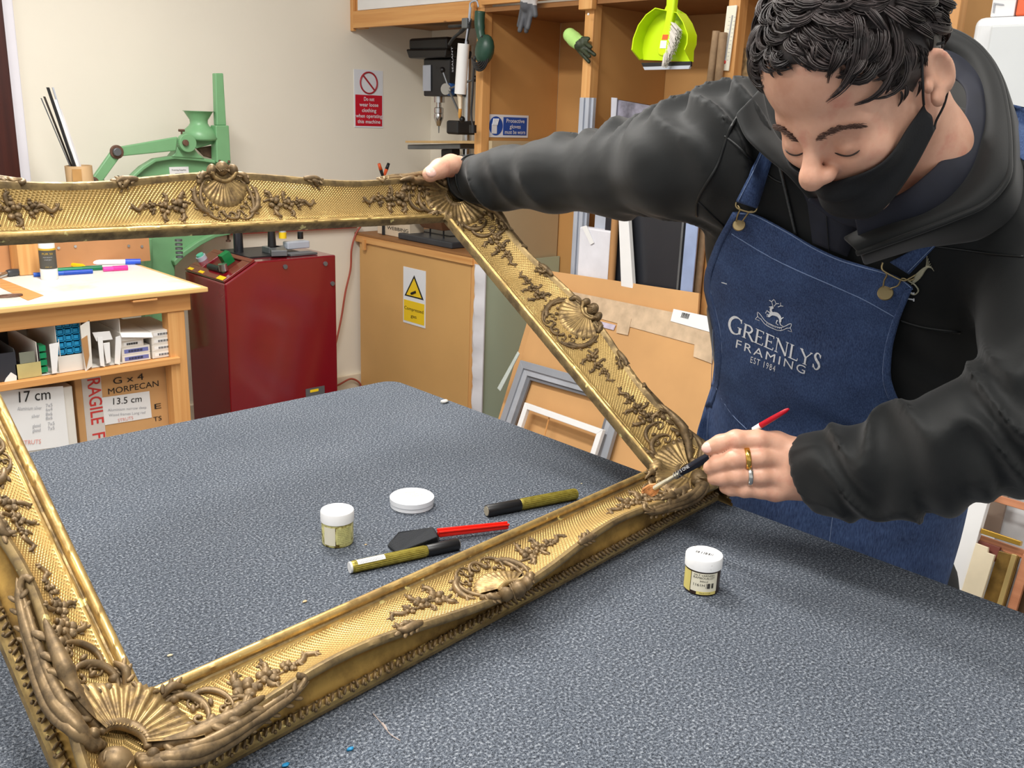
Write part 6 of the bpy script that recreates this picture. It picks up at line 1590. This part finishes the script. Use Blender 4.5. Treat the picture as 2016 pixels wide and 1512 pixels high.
NB=f32(toW((0,-.055,-.038))[0]);NE=PP(1815,400,1.17);NM=PP(1800,300,1.075)
def skinhead(P):
    d=headsdf(toh(P))*HS
    n=smin(caps(P,NB,NM,.056,.058),caps(P,NM,NE,.058,.075),.02)
    return smin(d,n,.025)
lo=np.minimum(HC-.155,np.array(NE)-.08);hi=np.maximum(HC+.155,np.array(NE)+.08)
m_sk=NT('skin');v_=m_sk.coord();n_=m_sk.noise(26,4,v_,.6);m_sk.L(m_sk.ramp(n_,[(.3,sr(206,152,126)),(.55,sr(220,170,144)),(.75,sr(208,140,118))]),m_sk.b.inputs['Base Color'])
m_sk.b.inputs['Roughness'].default_value=.45;m_sk.b.inputs['Subsurface Weight'].default_value=.15;m_sk.b.inputs['Subsurface Radius'].default_value=(.012,.005,.003);m_sk.b.inputs['Subsurface Scale'].default_value=.6
m_sk.bump(m_sk.noise(420,3,v_,.6),.12,.0006);m_sk=m_sk.m
# ------------------------------------------------------------------ hands
def fingerset(P,chains,k=.004):
    d=None
    for ch in chains:
        e=chain(P,ch,.003);d=e if d is None else smin(d,e,k)
    return d
LH=1.185
fing=[[(1530,872,LH,.0135),(1492,866,LH-.008,.0128),(1449,866,LH-.006,.0122),(1418,873,LH+.004,.0112),(1397,882,LH+.010,.0098)],
 [(1538,902,LH,.0135),(1495,900,LH-.012,.0125),(1447,904,LH-.009,.0122),(1413,913,LH+.006,.0112),(1399,921,LH+.014,.0098)],
 [(1536,937,LH,.0130),(1498,936,LH-.008,.0120),(1452,936,LH-.006,.0116),(1421,940,LH+.008,.0106),(1406,942,LH+.016,.0092)],
 [(1528,968,LH+.004,.0115),(1500,966,LH,.0105),(1466,963,LH,.0100),(1440,962,LH+.010,.0092),(1428,960,LH+.016,.0082)]]
def lhand(P):
    palm=None
    for a,b,ra,rb in(((1590,905,LH-.002),(1530,874,LH),.024,.0155),((1592,920,LH-.002),(1538,903,LH),.026,.0155),((1592,935,LH),(1536,937,LH),.026,.0150),((1590,945,LH+.002),(1526,966,LH+.004),.024,.0135)):
        e=caps(P,PP(*a),PP(*b),ra,rb);palm=e if palm is None else smin(palm,e,.012)
    palm=smin(palm,caps(P,PP(1640,925,LH-.01),PP(1590,925,LH),.034,.031),.02)
    th=chain(P,[(1565,920,LH+.018,.018),(1510,905,LH+.034,.0155),(1455,898,LH+.040,.0135),(1412,896,LH+.036,.0115)],.006)
    d=smin(palm,th,.012)
    f_=None
    for ch in fing:
        e=chain(P,ch,.004)
        # knuckle bumps
        e=smin(e,np.linalg.norm(P-PP(ch[2][0],ch[2][1],ch[2][2]-.002),axis=1)-ch[2][3]*1.03,.004)
        f_=e if f_ is None else smin(f_,e,.0018)
    return smin(d,f_,.007)

RH=1.64
def rhand(P):
    palm=smin(caps(P,PP(945,350,RH+.01),PP(905,345,RH+.012),.030,.030),caps(P,PP(905,345,RH+.012),PP(888,352,RH+.03),.028,.026),.02)
    th=chain(P,[(915,334,RH-.005,.022),(888,326,RH-.045,.0185),(866,332,RH-.078,.0160),(847,343,RH-.094,.0132)],.006)
    d=smin(palm,th,.010)
    for i,(x,y) in enumerate(((868,345),(882,360),(897,372),(911,384))):
        e=chain(P,[(x+14,y-8,RH+.035,.0125),(x-4,y+2,RH+.052,.0118),(x-8,y+22,RH+.058,.0110),(x-10,y+38,RH+.050,.0098)],.005);d=smin(d,e,.005)
    return d

def armcore(P):
    d=np.minimum(chain(P,[(x,y,d,r*.6) for x,y,d,r in RARM]),chain(P,[(x,y,d,r*.6) for x,y,d,r in LARM+LUP]))
    return smin(d,torso(P)+.035,.02)
def near(P,c,R,fn):
    dist=np.linalg.norm(P-f32(c),axis=1)-R
    if dist.min()>.03: return dist.astype(np.float32)+.02
    return fn(P)
def body(P):
    d=armcore(P)
    d=smin(d,near(P,(np.array(HC)+np.array(NE))/2,.24,skinhead),.006)
    d=smin(d,near(P,pd(1500,920,LH),.14,lhand),.006)
    return smin(d,near(P,pd(890,360,RH+.03),.13,rhand),.006)
lo=np.array([1e9]*3);hi=-lo
for q_ in RARM+LARM+LUP+[(1545,1150,1.6,.13),(1750,1150,1.56,.13),(1880,520,1.23,.13),(1712,160,.97,.16),(1500,920,LH,.12),(880,370,RH+.04,.1)]:
    p=pd(*q_[:3]);lo=np.minimum(lo,p-q_[3]-.02);hi=np.maximum(hi,p+q_[3]+.02)
bv,bf=sparsenet(body,lo,hi,.0026)
bd=raw('body',relax(bv,bf,1,.3),bf,m_sk,man)
# nails
m_nail=mat('finger_nail',(236,190,176),.25,var=0)
def nail(tip,prev,rad,nm='nail',up=None):
    a=pd(*tip[:3]);b=pd(*prev[:3]);d=a-b;d/=np.linalg.norm(d);n_=CAM-a;n_/=np.linalg.norm(n_);n_=n_+np.array(up if up is not None else (0,0,.3));n_-=d*(n_@d);n_/=np.linalg.norm(n_);w_=np.cross(d,n_)
    MB().ell(a+n_*rad*.62+d*rad*.05,(rad*.72,rad*.85,rad*.45),Matrix([w_,d,n_]).transposed(),14,8).build(nm,m_nail,bd,smooth='all')
for ch in fing[:1]: nail(ch[-1],ch[-2],ch[-1][3]+.0004)
nail((846,344,RH-.094),(866,332,RH-.078),.0134)
# rings
def ring_on(p,q_,r,m,nm,lab,wid=.0028):
    a=pd(*p);b=pd(*q_);d=(b-a)/np.linalg.norm(b-a);u=np.cross(d,[0,0,1]);u/=np.linalg.norm(u);w_=np.cross(d,u);bm=MB();N_=40;vs=[]
    prof_=[(-wid,0),(-wid*.8,.0011),(wid*.8,.0011),(wid,0),(wid*.8,-.0008),(-wid*.8,-.0008)]
    for i in range(N_):
        t=2*PI*i/N_
        for s_,h_ in prof_: vs.append(a+d*s_+(u*math.cos(t)+w_*math.sin(t))*(r+h_))
    K=len(prof_);bm.add(vs,[(i*K+k,i*K+(k+1)%K,((i+1)%N_)*K+(k+1)%K,((i+1)%N_)*K+k) for i in range(N_) for k in range(K)])
    o=bm.build(nm,m,man,smooth='all');o['label']=lab
ring_on((1471,902,LH-.0105),(1447,904,LH-.009),.0134,mat('polished_gold',(226,180,90),.2,metal=.95,var=0),'ring','gold band on the middle finger',.0034)
ring_on((1475,936,LH-.007),(1452,936,LH-.006),.0128,mat('polished_silver',(205,205,200),.2,metal=.95,var=0),'ring','silver band on the ring finger',.0030)
cuff((915,352,1.630),_ra,.0375,'cuff')
# ------------------------------------------------------------------ face mask
def radial(y,th,off,org=(0,0,-.005)):
    """surface of the face in direction th (0 = forward, + = his left) at height y, pushed out by off"""
    y=np.atleast_1d(y).astype(float);th=np.atleast_1d(th);D=np.stack([np.sin(th),np.zeros_like(th),np.cos(th)],1);O=np.stack([0*y,y,0*y+org[2]],1);t=np.full(len(y),.19)
    for _ in range(60):
        d=headsdf(f32(O+D*t[:,None]),False)-off;t=t-np.where(d>2e-4,d*.8,0)
    return O+D*t[:,None]
NT_,NY=61,14;G=[]
for i in range(NT_):
    th=-1.42+2.84*i/(NT_-1);a=abs(th)/1.42
    yt=-.060+.030*a**1.0;yb=-.122+.062*a**1.5
    ys=yt+(yb-yt)*np.linspace(0,1,NY);P_=radial(ys,np.full(NY,th),.0045)
    G.append(P_)
G=np.array(G)
for _ in range(6):
    H=G.copy();H[1:-1]=(G[2:]+G[:-2]+2*G[1:-1])/4;G=H
G=np.array(G);pl=.0015*np.sin(np.linspace(0,3*PI,NY))[None,:,None]*np.array([0,0,1.]);G=G+pl
vs=toW(G.reshape(-1,3));F=[(i*NY+j,(i+1)*NY+j,(i+1)*NY+j+1,i*NY+j+1) for i in range(NT_-1) for j in range(NY-1)]
m_mask=mat('black_mask_cloth',(17,19,23),.85,var=.1,vs=60,bump=.2,bs=600)
mk=raw('face_mask',vs,F,m_mask,man);s_=mk.modifiers.new('t','SOLIDIFY');s_.thickness=.002;s_.offset=0
for sd in(0,-1):
    e0=toW(G[sd][0])[0];e1=toW(G[sd][-1])[0];sx=1 if sd==-1 else -1
    et=toW((sx*.080,.022,-.006))[0];em=toW((sx*.083,.012,-.034))[0];el=toW((sx*.079,-.044,-.014))[0]
    MB().tube(spline([e0,toW((sx*.083,-.004,.016))[0],et,em],6),.0013,6).build('ear_loop',m_mask,mk,smooth='all')
    MB().tube(spline([e1,toW((sx*.074,-.055,.0))[0],el,toW((sx*.078,-.03,-.034))[0]],6),.0013,6).build('ear_loop',m_mask,mk,smooth='all')
# ------------------------------------------------------------------ hair, brows, lashes
def hairline(h):
    x,y,z=np.abs(h[:,0]),h[:,1],h[:,2]
    zz=np.clip(z,-.11,.11)
    line=np.interp(zz,[-.11,-.05,-.030,-.010,.012,.030,.048,.062,.11],[-.075,-.070,-.055,.018,-.024,-.002,.046,.078,.082])
    return y-line+np.where(z>.03,.25*x*.3,0)
def hairbase(h):
    sc=ellip(h,(0,.038,-.014),(.083,.098,.106))
    w_=.0035*(np.sin(h[:,0]*95+2*np.sin(h[:,2]*60))+np.sin(h[:,2]*80+h[:,1]*50+2*np.sin(h[:,0]*50)))
    return np.maximum(sc+w_*.6,-(hairline(h))*.8)
def hairW(P): return hairbase(toh(P))
m_hair=NT('dark_hair');n_=m_hair.noise(60,4,m_hair.coord(),.6);m_hair.L(m_hair.ramp(n_,[(.35,sr(30,25,25)),(.6,sr(58,49,48)),(.8,sr(104,96,97))]),m_hair.b.inputs['Base Color']);m_hair.b.inputs['Roughness'].default_value=.46;m_hair=m_hair.m
v,f=surfnet(hairW,HC-.15,HC+.15,.004);v=relax(v,f,2,.5)
hair=raw('hair',v,f,m_hair,man)
rs=np.random.RandomState(11);b=MB();cnt=0
crown=np.array([0.01,.125,-.055])
def nrm(a): return a/np.linalg.norm(a)
HCn=np.array([0,.038,-.014]);HRd=np.array([.083,.098,.106])
def surfp(q_): rel=(q_-HCn)/HRd;return HCn+rel/np.linalg.norm(rel)*HRd
while cnt<620:
    d=nrm(rs.randn(3));p=HCn+d*HRd
    hl=hairline(f32(p[None]))[0]
    if hl<-.001: continue
    cnt+=1;side=(p[1]<.045 and p[2]<.055) or hl<.010
    n_=nrm((p-HCn)/HRd**2);t=p-crown;t-=n_*(t@n_);t=nrm(t);bi=np.cross(n_,t)
    ang=.9*math.sin(p[0]*34+1.1*math.sin(p[2]*28))+.35*math.sin(p[2]*48+p[1]*18)+rs.randn()*.12
    L=((.013 if p[2]>.03 else .019) if side else (.058 if hl>.03 else .036))*(.8+.4*rs.rand());K=10;cur=(.30*math.sin(p[0]*26+p[2]*20+1)+rs.randn()*.07)*(1 if not side else .4)
    lift=.001 if side else .0075*(.6+.6*rs.rand());path=[];q_=p-n_*.0015;a=ang
    for i in range(K):
        x=i/(K-1);dd=t*math.cos(a)+bi*math.sin(a);path.append((q_.copy(),n_.copy(),dd.copy(),lift*math.sin(PI*min(1,x*1.1))+.0006));q_=surfp(q_+dd*L/K)
        n_=nrm((q_-HCn)/HRd**2);t=nrm(t-n_*(t@n_));bi=np.cross(n_,t);a+=cur*(1+x)
    W_=.0022 if side else .0042
    for k in range(9 if side else 16):
        o1=rs.randn()*.5;o2=rs.randn()*.35;l_=.82+.3*rs.rand();pts=[]
        for i,(qq,nn,dd,h_) in enumerate(path):
            x=i/(K-1)
            if x>l_: break
            w_=W_*math.sin(min(1,x*1.6+.25)*PI*.5)*(1-.75*x);pts.append(qq+nn*(h_+o2*w_+.0004)+np.cross(nn,dd)*o1*w_*1.6)
        m_=len(pts);r0=.00055 if side else .00085
        b.tube(toW(pts),list(r0*np.sin(np.linspace(.7,PI*.96,m_))),3,cap=False)
st=b.build('hair_locks',m_hair,hair,smooth='all');st['kind']='stuff'
b=MB()
for sx in(-1,1):
    for i in range(170):
        x=.010+.040*rs.rand();y=.000+.006*math.sin((x-.01)/.04*PI)-.10*max(0,x-.036)+rs.randn()*.0016
        o_=np.array([[sx*x,y,.14]]);t=0
        P_=np.array([sx*x,y,.14])
        for _ in range(40): P_[2]-=float(headsdf(f32(P_[None]),False)[0])*.8
        b.tube(toW([P_,P_+np.array([sx*.004,.002,.0012]),P_+np.array([sx*.008,.0005,.0003])]),[.00032,.00032,.0001],4)
br=b.build('eyebrows',mat('brow_brown',(88,62,52),.7,var=0),man,smooth='all');br['kind']='stuff'
b=MB()
for sx in(-1,1):
    pts=[]
    for x in np.linspace(.019,.045,9):
        P_=np.array([sx*x,-.0275+.004*((x-.032)/.013)**2,.13])
        for _ in range(40): P_[2]-=float(headsdf(f32(P_[None]),False)[0])*.8
        pts.append(P_+np.array([0,0,.0004]))
    b.tube(toW(pts),[.0004]+[.001]*7+[.0004],5)
b.build('eyelashes',mat('lash_dark',(40,26,22),.6,var=0),man,smooth='all')
# ------------------------------------------------------------------ collars
def ribbon(A,B,m,nm,par,th=.004,n=6,mid=None,bul=.0):
    a=spline([pd(*p) for p in A],n);b_=spline([pd(*p) for p in B],n);N_=len(a);rows=7;vs=[]
    for k in range(rows):
        w_=k/(rows-1)
        for i in range(N_): p=a[i]*(1-w_)+b_[i]*w_;dc_=CAM-p;dc_/=np.linalg.norm(dc_);vs.append(p+dc_*bul*math.sin(PI*w_))
    F=[(k*N_+i,(k+1)*N_+i,(k+1)*N_+i+1,k*N_+i+1) for k in range(rows-1) for i in range(N_-1)]
    o=raw(nm,vs,F,m,par);s=o.modifiers.new('t','SOLIDIFY');s.thickness=th;s.offset=0;ss=o.modifiers.new('s','SUBSURF');ss.levels=1;ss.render_levels=1;return o
OUT=[(1840,55,1.17),(1885,62,1.15),(1935,95,1.12),(1968,150,1.09),(1985,225,1.055),(1990,300,1.02),(1985,352,1.0),(1945,398,1.0),(1880,428,1.01),(1790,462,1.03),(1690,497,1.07)]
INN=[(1835,95,1.16),(1870,105,1.15),(1905,130,1.13),(1928,180,1.10),(1935,240,1.07),(1925,300,1.04),(1900,350,1.03),(1850,395,1.035),(1790,420,1.05),(1720,440,1.07),(1660,470,1.09)]
ribbon(OUT,INN,m_jk,'jacket_collar',jk,.007,6,None,.012)
ribbon([(p[0]+3,p[1]+2,p[2]+.012) for p in OUT],[(1880,150,1.25),(1930,190,1.22),(1985,240,1.19),(2020,300,1.16),(2030,360,1.12),(2020,410,1.09),(1990,440,1.07),(1930,470,1.08),(1870,480,1.09),(1800,490,1.11),(1700,520,1.13)],m_jk,'jacket_collar',jk,.006,6,None,.01)
MB().tube(spline([pd(p[0],p[1],p[2]-.004) for p in OUT[6:]],6),.0016,6).build('zip',m_zip,jk,smooth='all')
MB().tube(spline([pd(p[0]-3,p[1]+2,p[2]-.003) for p in OUT],6),.0035,8).build('collar_piping',m_jk,jk,smooth='all')
ribbon([(1856,98,1.15),(1910,106,1.14),(1950,132,1.12),(1964,190,1.095),(1954,255,1.065),(1936,322,1.04),(1900,378,1.03),(1830,425,1.03),(1750,450,1.05),(1690,470,1.07)],
       [(1860,150,1.11),(1885,160,1.105),(1901,185,1.085),(1898,225,1.06),(1880,270,1.035),(1852,315,1.015),(1815,350,1.01),(1778,378,1.015),(1730,398,1.035),(1680,412,1.06)],m_navy,'shirt_collar',shf,.004,6,None,.006)
ribbon([(1448,226,1.13),(1462,262,1.12),(1480,285,1.11),(1510,312,1.10),(1550,345,1.09),(1590,390,1.09)],[(1500,170,1.16),(1512,230,1.15),(1530,270,1.13),(1560,300,1.12),(1595,345,1.11),(1625,395,1.11)],m_jk,'jacket_collar',jk,.006,6,None,.010)
ribbon([(1590,395,1.09),(1620,420,1.09),(1655,440,1.09),(1700,452,1.08)],[(1600,375,1.10),(1630,392,1.10),(1660,402,1.09),(1700,405,1.08)],m_navy,'shirt_collar',shf,.004,6,None,.006)
ribbon([(1838,52,1.18),(1885,60,1.16),(1933,92,1.135),(1966,150,1.105),(1982,225,1.07),(1985,300,1.04)],[(1730,90,1.27),(1770,130,1.26),(1800,170,1.24),(1820,220,1.22),(1840,280,1.20),(1850,340,1.17)],m_seam,'collar_lining',jk,.004,6)
# trousers and shoes, mostly behind the table
def legs(P):
    a=PP(1545,1150,1.585);b=PP(1750,1150,1.53);d=None
    for p in(a,b):
        k=np.array([p[0]+.02,p[1],.50]);an=np.array([p[0]+.05,p[1],.09])
        e=smin(caps(P,p,k,.105,.075),caps(P,k,an,.072,.052),.02);d=e if d is None else smin(d,e,.03)
    return d
a=pd(1545,1150,1.585);b_=pd(1750,1150,1.53)
v,f=surfnet(legs,np.minimum(a,b_)*[1,1,0]+[-.14,-.14,.04],np.maximum(a,b_)*[1,1,0]+[.2,.14,.95],.014);raw('trousers',v,f,mat('black_trousers',(24,26,30),.8),man)
for p in(a,b_): MB().ell((p[0]+.0,p[1],.045),(.14,.05,.045),None,20,12).build('shoe',m_blackp,man,smooth='all')
# ------------------------------------------------------------------ brush in the hand
pb=thing('paint_brush','flat brush with a black and red handle in the left hand, touching the gilt corner','paint brush')
B0,B1=pd(1270,972,1.305),pd(1553,805,1.150);bd_=(B1-B0);
def bp(px): return B0+bd_*((px-1270)/(1553-1270.))
kk=lambda px_:px_*1.25/FPX
b=MB();sdv=np.cross(bd_/np.linalg.norm(bd_),(CAM-B0)/np.linalg.norm(CAM-B0));rs=np.random.RandomState(5)
for i in range(420):
    s_=rs.rand()*2-1;t_=rs.rand()*2-1;a=bp(1297)+sdv*s_*kk(8.5)+(RW[:,2]*t_)*kk(3);e=bp(1263+7*abs(s_)**2+9*rs.rand()**2)+sdv*s_*kk(14)+(RW[:,2]*t_)*kk(6);b.tube([a,(a+e)/2+sdv*s_*kk(3.5),e],[.0005,.0005,.0002],4)
b.build('bristles',mat('chestnut_bristle',(206,146,92),.5,var=.2,vs=200),pb)['kind']='stuff'
MB().tube([bp(1293),bp(1300),bp(1325),bp(1345)],[kk(9.5),kk(9),kk(7.5),kk(6.5)],14,flat=.6).build('ferrule',mat('pale_ferrule',(214,208,186),.35,metal=.5,var=.15,vs=120),pb,smooth=True)
b=MB()
for x_ in(1336,1341,1346): b.tube([bp(x_),bp(x_+2)],kk(7.6),14)
b.build('crimp_rings',m_chrome,pb)
MB().tube([bp(x_) for x_ in(1345,1360,1385,1430,1490)],[kk(6.5),kk(8),kk(9),kk(6.5),kk(5)],14).build('handle',mat('black_lacquer',(22,26,40),.2,var=0),pb,smooth=True)
MB().tube([bp(1490),bp(1503)],[kk(5.2),kk(5.6)],14).build('white_band',m_paper,pb,smooth=True)
MB().tube([bp(1503),bp(1525),bp(1548),bp(1553)],[kk(5.6),kk(5.2),kk(4),kk(2)],14).build('red_end',mat('crimson_lacquer',(186,14,36),.2,var=0),pb,smooth=True)
a=bp(1352);u=bd_/np.linalg.norm(bd_);nn=(CAM-a);nn-=u*(nn@u);nn/=np.linalg.norm(nn)
text('lettering','S ONE',a+nn*kk(9.2),u,-np.cross(u,nn) if np.cross(u,nn)[2]<0 else np.cross(u,nn),.0045,m_paper,pb,width=.016)
for o in list(COL.objects):
    if o.type=='EMPTY' and o.parent is None and o.get('label'): settle(o)
origin_fix()
